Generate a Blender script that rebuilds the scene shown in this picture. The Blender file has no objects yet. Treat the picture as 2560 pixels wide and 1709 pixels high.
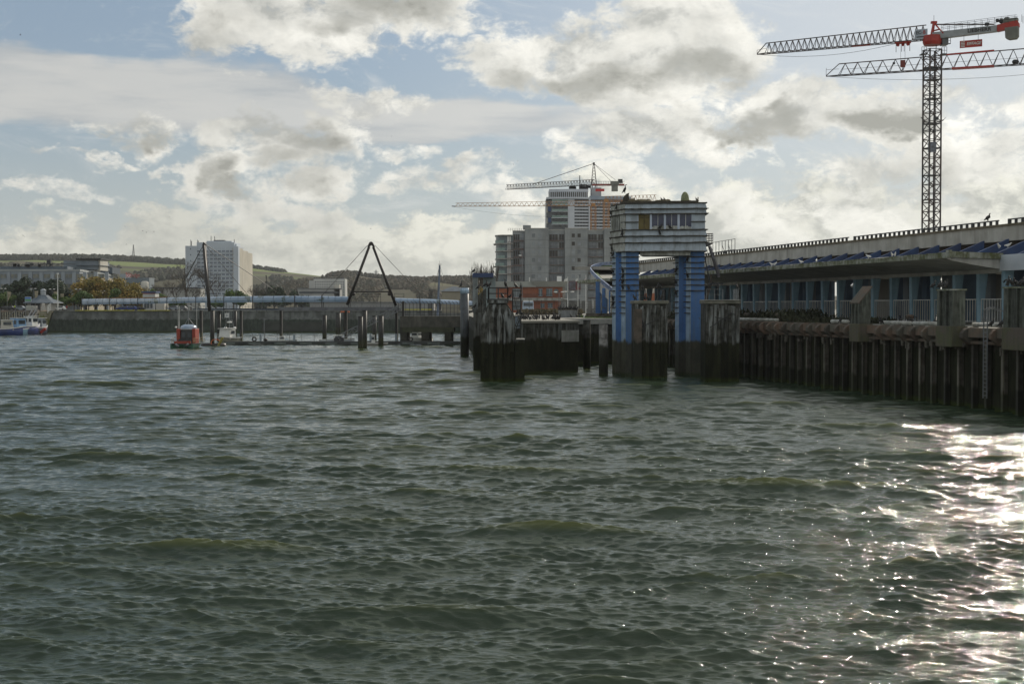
import bpy, bmesh, math, random
import numpy as np
from mathutils import Vector, Matrix
R = math.radians
random.seed(7)
scene = bpy.context.scene
COL = scene.collection

# ------------------------------------------------------------------ camera
FPX = 3555.0                 # focal length in photograph pixels (2560 wide, 50 mm lens)
CAMZ = 7.5
PITCH = math.atan((854.5 - 768.0) / FPX)
cam_d = bpy.data.cameras.new('camera'); cam = bpy.data.objects.new('camera', cam_d); COL.objects.link(cam)
cam_d.sensor_width = 36.0; cam_d.lens = 50.0; cam_d.clip_start = 0.5; cam_d.clip_end = 20000
cam.location = (0, 0, CAMZ); cam.rotation_euler = (R(90) - PITCH, 0, 0)
scene.camera = cam
scene.render.resolution_x = 1024; scene.render.resolution_y = 683
scene.view_settings.view_transform = 'Standard'; scene.view_settings.look = 'None'
scene.view_settings.exposure = 0.28; scene.view_settings.gamma = 1.0

def at(x, y, D):
    """world point seen at photo pixel (x, y) at world distance Y = D"""
    u = (x - 1280.0) / FPX; v = (854.5 - y) / FPX
    c, s = math.cos(PITCH), math.sin(PITCH)
    k = D / (c + v * s)
    return Vector((u * k, D, CAMZ + (v * c - s) * k))
def wx(x, D): return (x - 1280.0) / FPX * D
def wz(y, D): return CAMZ + (768.0 - y) / FPX * D

# ------------------------------------------------------------------ sun and sky
SUN_AZ, SUN_EL = 27.5, 29.0      # degrees right of the view axis, above the horizon
sun_d = bpy.data.lights.new('sun', 'SUN'); sun = bpy.data.objects.new('sun', sun_d); COL.objects.link(sun)
sun_d.energy = 2.5; sun_d.angle = R(0.9); sun_d.color = (1.0, 0.91, 0.78)
sd = Vector((math.sin(R(SUN_AZ)) * math.cos(R(SUN_EL)), math.cos(R(SUN_AZ)) * math.cos(R(SUN_EL)), math.sin(R(SUN_EL))))
sun.rotation_euler = (-sd).to_track_quat('-Z', 'Y').to_euler(); sun.location = (60, 120, 90)

world = bpy.data.worlds.new('World'); scene.world = world; world.use_nodes = True
class NT:
    """tiny node-tree writer"""
    def __init__(s, tree):
        s.t = tree; s.n = tree.nodes; s.l = tree.links
    def put(s, inp, v):
        if isinstance(v, bpy.types.NodeSocket): s.l.new(v, inp)
        elif v is not None:
            if isinstance(v, (tuple, list)) and inp.type == 'RGBA' and len(v) == 3: v = tuple(v) + (1,)
            inp.default_value = v
    def m(s, op, a, b=None, c=None, clamp=False):
        n = s.n.new('ShaderNodeMath'); n.operation = op; n.use_clamp = clamp
        s.put(n.inputs[0], a)
        if b is not None: s.put(n.inputs[1], b)
        if c is not None: s.put(n.inputs[2], c)
        return n.outputs[0]
    def v(s, op, a, b=None, out=0):
        n = s.n.new('ShaderNodeVectorMath'); n.operation = op
        s.put(n.inputs[0], a)
        if b is not None:
            s.put(n.inputs[3 if op == 'SCALE' else 1], b)
        return n.outputs[out]
    def noise(s, vec, scale, detail=4, rough=0.5, dist=0.0, lac=2.0, col=False):
        n = s.n.new('ShaderNodeTexNoise'); s.put(n.inputs['Vector'], vec)
        n.inputs['Scale'].default_value = scale; n.inputs['Detail'].default_value = detail
        n.inputs['Roughness'].default_value = rough; n.inputs['Distortion'].default_value = dist
        n.inputs['Lacunarity'].default_value = lac
        return n.outputs[1 if col else 0]
    def ramp(s, f, a, b, lo=0.0, hi=1.0, smooth=True):
        n = s.n.new('ShaderNodeMapRange'); n.interpolation_type = 'SMOOTHSTEP' if smooth else 'LINEAR'
        s.put(n.inputs[0], f); s.put(n.inputs[1], a); s.put(n.inputs[2], b); s.put(n.inputs[3], lo); s.put(n.inputs[4], hi)
        return n.outputs[0]
    def mix(s, f, a, b, mode='MIX'):
        n = s.n.new('ShaderNodeMix'); n.data_type = 'RGBA'; n.blend_type = mode
        s.put(n.inputs[0], f); s.put(n.inputs[6], a); s.put(n.inputs[7], b)
        return n.outputs[2]
    def sep(s, v):
        n = s.n.new('ShaderNodeSeparateXYZ'); s.put(n.inputs[0], v); return n.outputs
    def comb(s, x, y, z):
        n = s.n.new('ShaderNodeCombineXYZ'); s.put(n.inputs[0], x); s.put(n.inputs[1], y); s.put(n.inputs[2], z); return n.outputs[0]

def build_world():
    T = NT(world.node_tree); T.n.clear()
    out = T.n.new('ShaderNodeOutputWorld'); bg = T.n.new('ShaderNodeBackground')
    T.l.new(bg.outputs[0], out.inputs[0]); bg.inputs[1].default_value = 0.1
    tc = T.n.new('ShaderNodeTexCoord')
    d = T.v('NORMALIZE', tc.outputs['Generated'])
    x, y, z = T.sep(d)
    az = T.m('MULTIPLY', T.m('ARCTAN2', x, y), 57.2958)
    el = T.m('MULTIPLY', T.m('ARCSINE', z), 57.2958)
    sky = T.n.new('ShaderNodeTexSky'); sky.sky_type = 'NISHITA'; sky.sun_disc = False
    sky.sun_elevation = R(SUN_EL); sky.sun_rotation = R(SUN_AZ); sky.air_density = 1.0; sky.dust_density = 0.4; sky.ozone_density = 1.2
    q = T.comb(x, y, T.m('MULTIPLY', z, 1.55))
    warp = T.noise(q, 9.0, 5, 0.55, col=True)
    wv = T.v('SUBTRACT', warp, (0.5, 0.5, 0.5))
    wfine = T.v('SUBTRACT', T.noise(q, 34.0, 5, 0.6, col=True), (0.5, 0.5, 0.5))
    wsum = T.v('ADD', T.v('MULTIPLY', wv, (9.0, 4.2, 0.0)), T.v('MULTIPLY', wfine, (2.6, 1.7, 0.0)))
    P = T.v('ADD', T.comb(az, el, 0.0), wsum)
    P2 = T.v('ADD', T.comb(az, el, 0.0), T.v('SCALE', wsum, 0.85))
    def blobs(Pn, lst):
        r = None
        for (bx, by, rx, ry, amp) in lst:      # centre and radii given in degrees
            o = T.v('MULTIPLY', T.v('SUBTRACT', Pn, (bx, by, 0)), (1.0 / rx, 1.0 / ry, 0))
            L = T.v('DOT_PRODUCT', o, o, out=1)
            g = T.m('MULTIPLY_ADD', L, -amp, amp)
            r = g if r is None else T.m('MAXIMUM', r, g)
        return r
    def D(lst):                                # display pixels (2349 wide) -> degrees
        return [((a - 1174.5) / 57.0, (705 - b) / 57.0, c / 57.0, e / 57.0, f) for a, b, c, e, f in lst]
    cum = D([(540, 85, 130, 95, 1.2), (740, 75, 230, 105, 1.5), (980, 35, 220, 95, 1.4), (600, 140, 210, 60, 1.1), (480, 150, 70, 50, .8),
             (1180, 170, 170, 55, 1.1), (1370, 150, 260, 100, 1.5), (1580, 110, 220, 140, 1.6), (1450, 205, 260, 60, 1.2),
             (1380, 325, 110, 60, .85), (1560, 300, 230, 60, 1.1), (1760, 265, 200, 75, 1.35), (2000, 280, 220, 62, 1.2), (2200, 260, 200, 60, .9),
             (560, 345, 140, 55, 1.0), (700, 375, 210, 75, 1.3), (830, 335, 110, 70, 1.2), (540, 420, 130, 65, 1.1),
             (310, 340, 120, 50, 1.0), (980, 345, 80, 28, .75), (880, 240, 110, 36, .8), (1100, 390, 90, 24, .7),
             (430, 415, 80, 14, .7), (1020, 420, 180, 40, .7), (1250, 470, 200, 40, .8), (640, 480, 200, 34, .7), (1330, 380, 90, 40, .8), (1450, 360, 120, 40, .9), (1700, 440, 140, 40, .8), (2100, 540, 200, 50, .9), (60, 470, 200, 20, .6), (220, 402, 90, 12, .7), (1900, 400, 200, 55, .8), (2230, 380, 220, 90, .9), (1950, 480, 320, 80, .9), (1500, 420, 120, 40, .6)])
    dark = D([(900, 35, 230, 60, 1.2), (760, 75, 120, 30, .8), (1330, 190, 220, 46, 1.15), (1580, 172, 130, 40, .9), (1740, 290, 110, 42, 1.5),
              (2020, 290, 140, 34, 1.1), (790, 345, 90, 50, 1.2), (530, 425, 60, 40, 1.0), (560, 455, 60, 20, 1.2), (290, 355, 110, 18, .9),
              (700, 400, 110, 30, .7), (2120, 420, 70, 50, .5)])
    strat = D([(60, 235, 600, 95, 1.5), (420, 262, 640, 85, 1.4), (900, 280, 620, 56, 1.2), (150, 290, 420, 42, 1.0)])
    n1 = T.noise(q, 17.0, 12, 0.62, 0.25)
    n2 = T.noise(T.v('ADD', q, (0.010, -0.003, 0.026)), 17.0, 7, 0.60, 0.25)  # same field a step toward the light
    nc = T.m('SUBTRACT', n1, 0.5)
    nf = T.m('SUBTRACT', T.noise(q, 70.0, 8, 0.68, 0.5), 0.5)
    # cumulus
    bm_ = blobs(P, cum)
    dens = T.m('MULTIPLY_ADD', nc, 3.6, T.m('SUBTRACT', bm_, 0.02))
    dens = T.m('MULTIPLY_ADD', nf, 1.5, dens)
    away = T.ramp(T.m('ABSOLUTE', az), 21.0, 30.0)
    hi = T.ramp(el, 14.0, 22.0)
    gen = T.m('MULTIPLY_ADD', T.m('SUBTRACT', T.noise(q, 5.0, 3, .5), 0.47), 7.0, T.m('MULTIPLY', nc, 1.6))
    dens = T.m('MAXIMUM', dens, T.m('SUBTRACT', gen, T.m('MULTIPLY_ADD', T.m('MAXIMUM', away, hi), -6.0, 6.0)))
    a_c = T.ramp(dens, -0.08, 0.80)
    # low bank along the horizon
    bank_line = T.m('MULTIPLY_ADD', T.ramp(az, -21.0, 14.0, 0.0, 1.0), 1.9, 3.4)
    qb = T.comb(x, y, T.m('MULTIPLY', z, 1.7))
    nb = T.noise(qb, 21.0, 12, 0.60, 0.15)
    nb2 = T.noise(T.v('ADD', qb, (0.006, 0, 0.016)), 21.0, 8, 0.57, 0.15)
    nbl = T.noise(qb, 5.0, 2, 0.5)
    bank = T.m('MULTIPLY_ADD', T.m('SUBTRACT', nb, 0.5), 9.0, T.m('SUBTRACT', bank_line, el))
    bank = T.m('MULTIPLY_ADD', nf, 1.6, bank)
    a_b = T.ramp(bank, -0.3, 0.75)
    # thin smooth layer
    st_n = T.noise(T.comb(x, y, T.m('MULTIPLY', z, 7.0)), 8.0, 6, 0.55)
    st = T.m('MULTIPLY_ADD', T.m('SUBTRACT', st_n, 0.5), 2.2, blobs(T.v('ADD', T.comb(az, el, 0.0), T.v('SCALE', wv, 3.0)), strat))
    a_s = T.ramp(st, -0.15, 0.70, 0.0, 0.90)
    wisp = T.m('MULTIPLY', T.ramp(T.noise(T.comb(T.m('ADD', x, T.m('MULTIPLY', z, 1.2)), y, T.m('MULTIPLY', z, 2.2)), 10.0, 11, 0.70, 1.0), 0.50, 0.74), 0.75)
    # ---- colours in display-linear light, divided by the background strength
    S = 10.0
    col_sky = T.mix(0.80, sky.outputs[0], (0.205 * S, 0.275 * S, 0.36 * S))
    right = T.ramp(az, -10.0, 20.0)
    col_sky = T.mix(T.m('MULTIPLY_ADD', right, 0.70, 0.04), col_sky, (0.55 * S, 0.565 * S, 0.57 * S))
    low = T.ramp(el, 11.0, 1.0)
    col_sky = T.mix(T.m('MULTIPLY', low, 0.72), col_sky, (0.37 * S, 0.43 * S, 0.44 * S))
    gain = T.ramp(az, -20.0, 18.0, 0.90, 1.10)
    lit = T.m('MULTIPLY_ADD', nf, 0.42, T.m('SUBTRACT', n1, n2))
    lit = T.ramp(lit, -0.19, 0.15, smooth=False)
    core = T.m('MULTIPLY', T.ramp(blobs(P2, dark), -0.35, 1.3), 0.95)
    core = T.m('MULTIPLY_ADD', nc, 2.1, core)
    core = T.m('MULTIPLY_ADD', nf, 0.7, core)
    core = T.m('ADD', core, T.m('MULTIPLY', T.ramp(dens, 0.5, 2.6), 0.16), clamp=True)
    c_c = T.mix(lit, (0.41 * S, 0.415 * S, 0.39 * S), (0.86 * S, 0.845 * S, 0.78 * S))
    c_c = T.mix(core, c_c, (0.30 * S, 0.30 * S, 0.27 * S))
    litb = T.ramp(T.m('MULTIPLY_ADD', nf, 0.44, T.m('SUBTRACT', nb, nb2)), -0.11, 0.10, smooth=False)
    litb = T.m('MULTIPLY', litb, T.ramp(nbl, 0.25, 0.62, 0.55, 1.0))
    c_b = T.mix(litb, (0.37 * S, 0.38 * S, 0.35 * S), (0.77 * S, 0.76 * S, 0.67 * S))
    c_b = T.mix(T.ramp(el, 3.0, 0.0, 0, .5), c_b, (0.50 * S, 0.50 * S, 0.45 * S))
    c_s = T.mix(T.ramp(st_n, 0.38, 0.62), (0.42 * S, 0.44 * S, 0.45 * S), (0.55 * S, 0.55 * S, 0.53 * S))
    c = T.mix(wisp, col_sky, (0.58 * S, 0.60 * S, 0.60 * S))
    c = T.mix(a_s, c, c_s)
    c = T.mix(a_b, c, c_b)
    c = T.mix(a_c, c, c_c)
    c = T.mix(T.ramp(el, 7.5, 0.5, 0.0, 0.42), c, (0.57 * S, 0.565 * S, 0.495 * S))
    c = T.mix(1.0, c, T.comb(gain, gain, gain), 'MULTIPLY')
    up_ = T.ramp(el, 12.0, 34.0, 1.0, 0.92)
    c = T.mix(1.0, c, T.comb(up_, up_, up_), 'MULTIPLY')
    # nothing below the horizon but a dull tone
    c = T.mix(T.ramp(el, -0.5, -3.0), c, (0.08 * S, 0.09 * S, 0.08 * S))
    T.l.new(c, bg.inputs[0])
    world.cycles.sampling_method = 'MANUAL'; world.cycles.sample_map_resolution = 512
build_world()
# ------------------------------------------------------------------ materials
MATS = {}
def mat(name, col=None, col2=None, rough=0.75, scale=0.6, metal=0.0, streak=None, tide=None, tidecol=(0.013, 0.014, 0.007),
        bump=0.0, detail=5, spots=None, emit=None, stretch=1.0, contrast=(0.35, 0.65), alpha=None, spec=None, vary=0.0):
    """procedural weathered surface; streak = (colour, amount, scale); tide = height of the weed line; spots = (colour, threshold, scale)"""
    if name in MATS: return MATS[name]
    mt = bpy.data.materials.new(name); mt.use_nodes = True
    T = NT(mt.node_tree); b = T.n['Principled BSDF']
    g = T.n.new('ShaderNodeNewGeometry'); pos = g.outputs['Position']
    n = T.noise(T.v('MULTIPLY', pos, (1, 1, stretch)), scale, detail, 0.6)
    c = T.mix(T.ramp(n, contrast[0], contrast[1]), col, col2 or tuple(v * 0.7 for v in col))
    if streak:
        sc, amt, ss = streak
        sn = T.noise(T.v('MULTIPLY', pos, (1, 1, 0.09)), ss, 4, 0.6)
        big = T.noise(pos, ss * 0.25, 2, 0.5)
        c = T.mix(T.m('MULTIPLY', T.ramp(sn, 0.46, 0.66), T.ramp(big, 0.35, 0.6, amt * 0.5, amt)), c, sc)
    if spots:
        sc, th, ss = spots
        c = T.mix(T.ramp(T.noise(pos, ss, 4, 0.65), th, th + 0.08), c, sc)
    if tide is not None:
        px, py, pz = T.sep(pos)
        e = T.m('ADD', pz, T.m('MULTIPLY', T.m('SUBTRACT', T.noise(T.v('MULTIPLY', pos, (1, 1, .25)), 1.6, 4, .6), 0.5), 1.5))
        tc = T.mix(T.ramp(T.noise(T.v('MULTIPLY', pos, (1, 1, .3)), 1.1, 5, .65), 0.35, 0.7), tidecol, tuple(v * 2.1 for v in tidecol))
        tc = T.mix(T.ramp(pz, 0.55, 0.10), tc, (0.030, 0.042, 0.008))
        f = T.ramp(e, tide + 0.22, tide - 0.22)
        c = T.mix(f, c, tc)
    if vary:
        oi = T.n.new('ShaderNodeObjectInfo'); vv = T.m('MULTIPLY_ADD', oi.outputs['Random'], 2 * vary, 1 - vary); c = T.mix(1.0, c, T.comb(vv, vv, vv), 'MULTIPLY')
    T.l.new(c, b.inputs['Base Color'])
    b.inputs['Roughness'].default_value = rough; b.inputs['Metallic'].default_value = metal
    if spec is not None: b.inputs['Specular IOR Level'].default_value = spec
    if emit: b.inputs['Emission Color'].default_value = (*emit[0], 1); b.inputs['Emission Strength'].default_value = emit[1]
    if alpha is not None: b.inputs['Alpha'].default_value = alpha
    if bump:
        bp = T.n.new('ShaderNodeBump'); bp.inputs['Strength'].default_value = 0.7; bp.inputs['Distance'].default_value = bump
        T.l.new(T.noise(pos, scale * 4, 5, .6), bp.inputs['Height']); T.l.new(bp.outputs[0], b.inputs['Normal'])
    MATS[name] = mt
    return mt
W = (0.80, 0.80, 0.76)
conc = mat('concrete grey', (0.34, 0.34, 0.31), (0.22, 0.22, 0.20), streak=((0.10, 0.10, 0.08), 0.6, 1.2), bump=0.03)
conc_pale = mat('concrete pale', (0.46, 0.45, 0.41), (0.36, 0.35, 0.31), streak=((0.20, 0.19, 0.16), 0.6, 0.7), bump=0.02)
conc_moss = mat('concrete mossy edge', (0.34, 0.35, 0.30), (0.10, 0.11, 0.04), scale=1.3, streak=((0.09, 0.09, 0.04), 0.8, 1.8))
marine = mat('marine concrete', (0.070, 0.068, 0.058), (0.024, 0.024, 0.019), scale=1.0, rough=0.95, spec=.15, streak=((0.20, 0.21, 0.20), 0.62, 2.9), tide=4.0, bump=0.06)
marine_rib = mat('marine timber fender', vary=.45, col=(0.095, 0.095, 0.083), col2=(0.030, 0.030, 0.024), scale=1.5, rough=0.95, spec=.15, streak=((0.36, 0.38, 0.37), 0.75, 3.0), tide=3.9, bump=0.06)
sheet = mat('rusty sheet piling', (0.036, 0.032, 0.025), (0.020, 0.018, 0.014), scale=0.9, rough=0.95, spec=.15, streak=((0.10, 0.085, 0.06), 0.5, 2.2), tide=4.4, bump=0.05)
pile_m = mat('weathered pile flange', (0.085, 0.077, 0.060), (0.045, 0.040, 0.030), scale=1.6, rough=0.75, streak=((0.20, 0.19, 0.14), 0.7, 2.0), tide=1.6, vary=.55, tidecol=(0.020, 0.021, 0.010))
cap_m = mat('rusty cap beam', vary=.4, col=(0.13, 0.085, 0.058), col2=(0.085, 0.08, 0.062), scale=0.8, rough=0.85, streak=((0.06, 0.05, 0.04), 0.7, 2.4), bump=0.05)
fender_m = mat('rusty fender panel', (0.105, 0.083, 0.066), (0.085, 0.088, 0.040), scale=0.5, rough=0.8, streak=((0.06, 0.055, 0.04), 0.7, 2.0), bump=0.05)
fender_t = mat('grey fender timber', vary=.35, col=(0.075, 0.080, 0.064), col2=(0.035, 0.038, 0.029), scale=1.5, rough=0.85, streak=((0.19, 0.21, 0.17), 0.6, 3.5), bump=0.06)
blue = mat('blue painted concrete', (0.072, 0.195, 0.45), (0.058, 0.155, 0.37), scale=0.6, rough=0.6, streak=((0.10, 0.17, 0.27), 0.65, 1.8), spots=((.09, .12, .16), .63, 1.4), tide=3.8, tidecol=(0.034, 0.034, 0.022))
blue_pale = mat('pale blue paint and sky light', (0.36, 0.48, 0.60), (0.26, 0.36, 0.46), scale=0.9, rough=0.6, streak=((0.15, 0.17, 0.17), 0.6, 2.0), tide=3.8, tidecol=(0.05, 0.05, 0.033))  # paint of the pile top, also sky light painted on tower legs
clad = mat('weathered white cladding', (0.42, 0.48, 0.53), (0.33, 0.38, 0.42), scale=0.8, rough=0.6, streak=((0.17, 0.18, 0.17), 0.6, 2.2))
clad_side = mat('streaked white cladding', (0.50, 0.51, 0.47), (0.30, 0.30, 0.26), scale=1.2, rough=0.7, streak=((0.12, 0.12, 0.09), 0.75, 4.0))
grime = mat('grimy ledge', (0.040, 0.036, 0.028), (0.085, 0.075, 0.055), scale=3.0, rough=0.9, bump=0.08)
col_blue = mat('light blue column', (0.30, 0.46, 0.55), (0.23, 0.37, 0.46), scale=0.7, rough=0.6, streak=((0.09, 0.17, 0.22), 0.4, 1.5))
navy = mat('dark blue steel', (0.032, 0.070, 0.175), (0.03, 0.05, 0.12), scale=0.6, rough=0.5)
slate_blue = mat('blue grey inner pier', (0.13, 0.20, 0.30), (0.09, 0.15, 0.23), scale=0.5, rough=0.6)
white_p = mat('white paint', (0.72, 0.72, 0.69), (0.58, 0.58, 0.54), rough=0.45)
cream = mat('pale render', (0.50, 0.48, 0.42), (0.42, 0.40, 0.35), scale=0.15, rough=0.85)
black_m = mat('black painted steel', (0.016, 0.014, 0.013), (0.030, 0.022, 0.016), rough=0.5)
steel = mat('galvanised steel', (0.20, 0.21, 0.22), (0.13, 0.14, 0.14), rough=0.5, metal=0.3)
steel_d = mat('dark steel', (0.045, 0.047, 0.050), (0.03, 0.03, 0.03), rough=0.5, metal=0.2)
rail_g = mat('grey handrail', (0.16, 0.17, 0.18), (0.10, 0.10, 0.11), rough=0.5)
tube_blue = mat('blue tinted canopy sheet', (0.33, 0.42, 0.54), (0.22, 0.31, 0.43), scale=0.12, rough=0.25, spots=((0.10, 0.15, 0.15), 0.55, 0.35))
glass = mat('window glass', (0.035, 0.045, 0.055), (0.06, 0.07, 0.08), scale=0.3, rough=0.08)
glass_p = mat('dark blue window glass', (0.040, 0.045, 0.085), (0.06, 0.065, 0.11), scale=1.0, rough=0.15)
glass_g = mat('green balcony glass', (0.16, 0.24, 0.22), (0.22, 0.30, 0.27), scale=0.4, rough=0.12)
ochre = mat('ochre boarded window', (0.16, 0.125, 0.04), (0.12, 0.09, 0.03), scale=1.2, rough=0.7)
grey_r = mat('blue grey render', (0.30, 0.34, 0.37), (0.24, 0.27, 0.30), scale=0.12, rough=0.85)
tower_m = mat('white tower render', (0.50, 0.55, 0.60), (0.44, 0.48, 0.52), scale=0.05, rough=0.8)  # bluish tone carries the shade on the tower block fronts
bare_c = mat('bare construction concrete', (0.31, 0.325, 0.32), (0.23, 0.245, 0.245), scale=0.18, rough=0.9, streak=((0.19, 0.19, 0.18), 0.5, 0.5))
brick = mat('orange red brick', (0.32, 0.115, 0.06), (0.24, 0.085, 0.05), scale=0.5, rough=0.85)
red = mat('red paint', (0.42, 0.030, 0.016), (0.32, 0.026, 0.016), rough=0.5)
orange = mat('orange paint', (0.60, 0.13, 0.03), (0.45, 0.10, 0.03), rough=0.45)
amber = mat('amber crane paint', (0.40, 0.19, 0.05), (0.30, 0.14, 0.04), rough=0.6)
green_p = mat('green hull paint', (0.02, 0.115, 0.055), (0.015, 0.08, 0.045), rough=0.4)
navy_h = mat('navy hull paint', (0.025, 0.05, 0.19), (0.02, 0.035, 0.12), rough=0.4)
cyan_h = mat('light blue hull paint', (0.22, 0.40, 0.52), (0.17, 0.3, 0.42), rough=0.4)
timber = mat('quay timber', (0.14, 0.12, 0.09), (0.07, 0.065, 0.05), scale=2.0, rough=0.9, tide=1.8)
stone = mat('masonry quay wall', (0.17, 0.18, 0.17), (0.08, 0.085, 0.08), scale=0.35, rough=0.9, streak=((0.06, 0.065, 0.05), 0.7, 0.8), tide=3.85, tidecol=(0.026, 0.034, 0.026), bump=0.08)
stone_l = mat('pier end masonry with painted sun', (0.30, 0.28, 0.20), (0.18, 0.17, 0.11), scale=0.5, rough=0.9, spots=((0.13, 0.15, 0.02), 0.5, 0.3), tide=1.2)  # quay masonry made paler and warmer, sunlight on this end painted in
yellow = mat('yellow edge paint', (0.55, 0.50, 0.06), (0.4, 0.36, 0.05), rough=0.6)
rope_y = mat('yellow weed stain', (0.40, 0.32, 0.04), (0.2, 0.18, 0.05), scale=3, rough=0.8)
asphalt = mat('asphalt', (0.06, 0.06, 0.06), (0.045, 0.045, 0.045), scale=0.4, rough=0.9)
deckm = mat('pale quay paving', (0.30, 0.29, 0.25), (0.20, 0.19, 0.16), scale=0.25, rough=0.9, spots=((0.10, 0.14, 0.03), 0.60, 0.12))
grass_m = mat('grass', (0.10, 0.15, 0.03), (0.06, 0.10, 0.02), scale=1.5, rough=0.9)
tile_b = mat('slate roof', (0.10, 0.13, 0.16), (0.07, 0.09, 0.11), scale=1.0, rough=0.7)
bird_k = mat('black plumage', (0.010, 0.010, 0.010), (0.022, 0.020, 0.017), scale=5, rough=0.6)
bird_w = mat('white plumage', (0.70, 0.70, 0.67), (0.55, 0.55, 0.53), scale=5, rough=0.7)
bird_g = mat('grey wing plumage', (0.16, 0.16, 0.17), (0.08, 0.08, 0.08), scale=5, rough=0.7)
bark = mat('bark', (0.07, 0.055, 0.04), (0.04, 0.035, 0.028), scale=3, rough=0.9)

# ------------------------------------------------------------------ mesh builder
class MB:
    def __init__(s): s.v = []; s.f = []
    def add(s, vs, fs):
        k = len(s.v); s.v.extend(Vector(p) for p in vs); s.f.extend(tuple(i + k for i in f) for f in fs); return s
    def box(s, cx, cy, cz, sx, sy, sz, rot=0.0):
        c, n = math.cos(rot), math.sin(rot); p = []
        for z in (-.5, .5):
            for (x, y) in ((-.5, -.5), (.5, -.5), (.5, .5), (-.5, .5)):
                X, Y = x * sx, y * sy
                p.append((cx + X * c - Y * n, cy + X * n + Y * c, cz + z * sz))
        return s.add(p, [(3, 2, 1, 0), (4, 5, 6, 7), (0, 1, 5, 4), (1, 2, 6, 5), (2, 3, 7, 6), (3, 0, 4, 7)])
    def prism(s, poly, z0, z1, top=None):
        """vertical prism on a plan polygon (counter-clockwise); top = another polygon for tapered shapes"""
        n = len(poly); t = top or poly
        z0f = z0 if callable(z0) else (lambda i: z0); z1f = z1 if callable(z1) else (lambda i: z1)
        vs = [(p[0], p[1], z0f(i)) for i, p in enumerate(poly)] + [(p[0], p[1], z1f(i)) for i, p in enumerate(t)]
        fs = [tuple(range(n - 1, -1, -1)), tuple(range(n, 2 * n))] + [(i, (i + 1) % n, n + (i + 1) % n, n + i) for i in range(n)]
        return s.add(vs, fs)
    def extr(s, pts, vec):
        n = len(pts); vec = Vector(vec); pts = [Vector(p) for p in pts]
        fs = [tuple(range(n - 1, -1, -1)), tuple(range(n, 2 * n))] + [(i, (i + 1) % n, n + (i + 1) % n, n + i) for i in range(n)]
        return s.add(pts + [p + vec for p in pts], fs)
    def bar(s, p0, p1, w, h=None, w1=None):
        p0, p1 = Vector(p0), Vector(p1); d = (p1 - p0)
        if d.length < 1e-6: return s
        d.normalize(); up = Vector((0, 0, 1)) if abs(d.z) < 0.95 else Vector((0, 1, 0))
        a = d.cross(up).normalized(); b = a.cross(d).normalized(); h = h or w; k = (w1 / w) if w1 else 1.0
        vs = [p0 + a * (i * w / 2) + b * (j * h / 2) for i, j in ((-1, -1), (1, -1), (1, 1), (-1, 1))] + \
             [p1 + a * (i * w * k / 2) + b * (j * h * k / 2) for i, j in ((-1, -1), (1, -1), (1, 1), (-1, 1))]
        return s.add(vs, [(3, 2, 1, 0), (4, 5, 6, 7), (0, 1, 5, 4), (1, 2, 6, 5), (2, 3, 7, 6), (3, 0, 4, 7)])
    def tube(s, p0, p1, r0, r1=None, n=10):
        p0, p1 = Vector(p0), Vector(p1); r1 = r0 if r1 is None else r1
        d = (p1 - p0).normalized(); up = Vector((0, 0, 1)) if abs(d.z) < 0.95 else Vector((0, 1, 0))
        a = d.cross(up).normalized(); b = a.cross(d)
        vs = []
        for (p, r) in ((p0, r0), (p1, r1)):
            for i in range(n):
                t = 6.28318 * i / n; vs.append(p + a * (r * math.cos(t)) + b * (r * math.sin(t)))
        return s.add(vs, [tuple(range(n - 1, -1, -1)), tuple(range(n, 2 * n))] + [(i, (i + 1) % n, n + (i + 1) % n, n + i) for i in range(n)])
    def path(s, pts, w, n=None):
        for a, b in zip(pts, pts[1:]):
            s.tube(a, b, w / 2, n=n) if n else s.bar(a, b, w)
        return s
    def lathe(s, prof, c, n=14, sx=1.0, sy=1.0):
        vs = []; fs = []
        for (r, z) in prof:
            for i in range(n):
                t = 6.28318 * i / n; vs.append((c[0] + r * sx * math.cos(t), c[1] + r * sy * math.sin(t), c[2] + z))
        for j in range(len(prof) - 1):
            for i in range(n): fs.append((j * n + i, j * n + (i + 1) % n, (j + 1) * n + (i + 1) % n, (j + 1) * n + i))
        fs.append(tuple(range(n - 1, -1, -1))); k = (len(prof) - 1) * n; fs.append(tuple(range(k, k + n)))
        return s.add(vs, fs)
    def ball(s, c, rx, ry=None, rz=None, n=8, m=6):
        ry = ry or rx; rz = rz or rx
        prof = [(max(math.sin(math.pi * j / m), 0.02), -math.cos(math.pi * j / m) * rz) for j in range(m + 1)]
        return s.lathe(prof, c, n, rx, ry)
    def build(s, name, m, parent=None, smooth=False, bevel=0.0, label=None):
        off = Vector((0, 0, 0)); q_ = parent
        while q_ is not None: off += q_.location; q_ = q_.parent
        me = bpy.data.meshes.new(name); me.from_pydata([tuple(p - off) for p in s.v], [], s.f); me.materials.append(m)
        if smooth: me.polygons.foreach_set('use_smooth', [True] * len(me.polygons))
        me.update()
        o = bpy.data.objects.new(name, me); COL.objects.link(o); o.parent = parent
        if bevel:
            b = o.modifiers.new('bevel', 'BEVEL'); b.width = bevel; b.segments = 1; b.limit_method = 'ANGLE'
        if label: o['label'] = label
        return o
def tag(o, label, cat, group=None, kind=None):
    o['label'] = label; o['category'] = cat
    if group: o['group'] = group
    if kind: o['kind'] = kind
    return o
def thing(name, label, cat, loc=(0, 0, 0), group=None):
    o = bpy.data.objects.new(name, None); COL.objects.link(o); o.location = loc; o.empty_display_size = 0.3
    return tag(o, label, cat, group)
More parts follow.
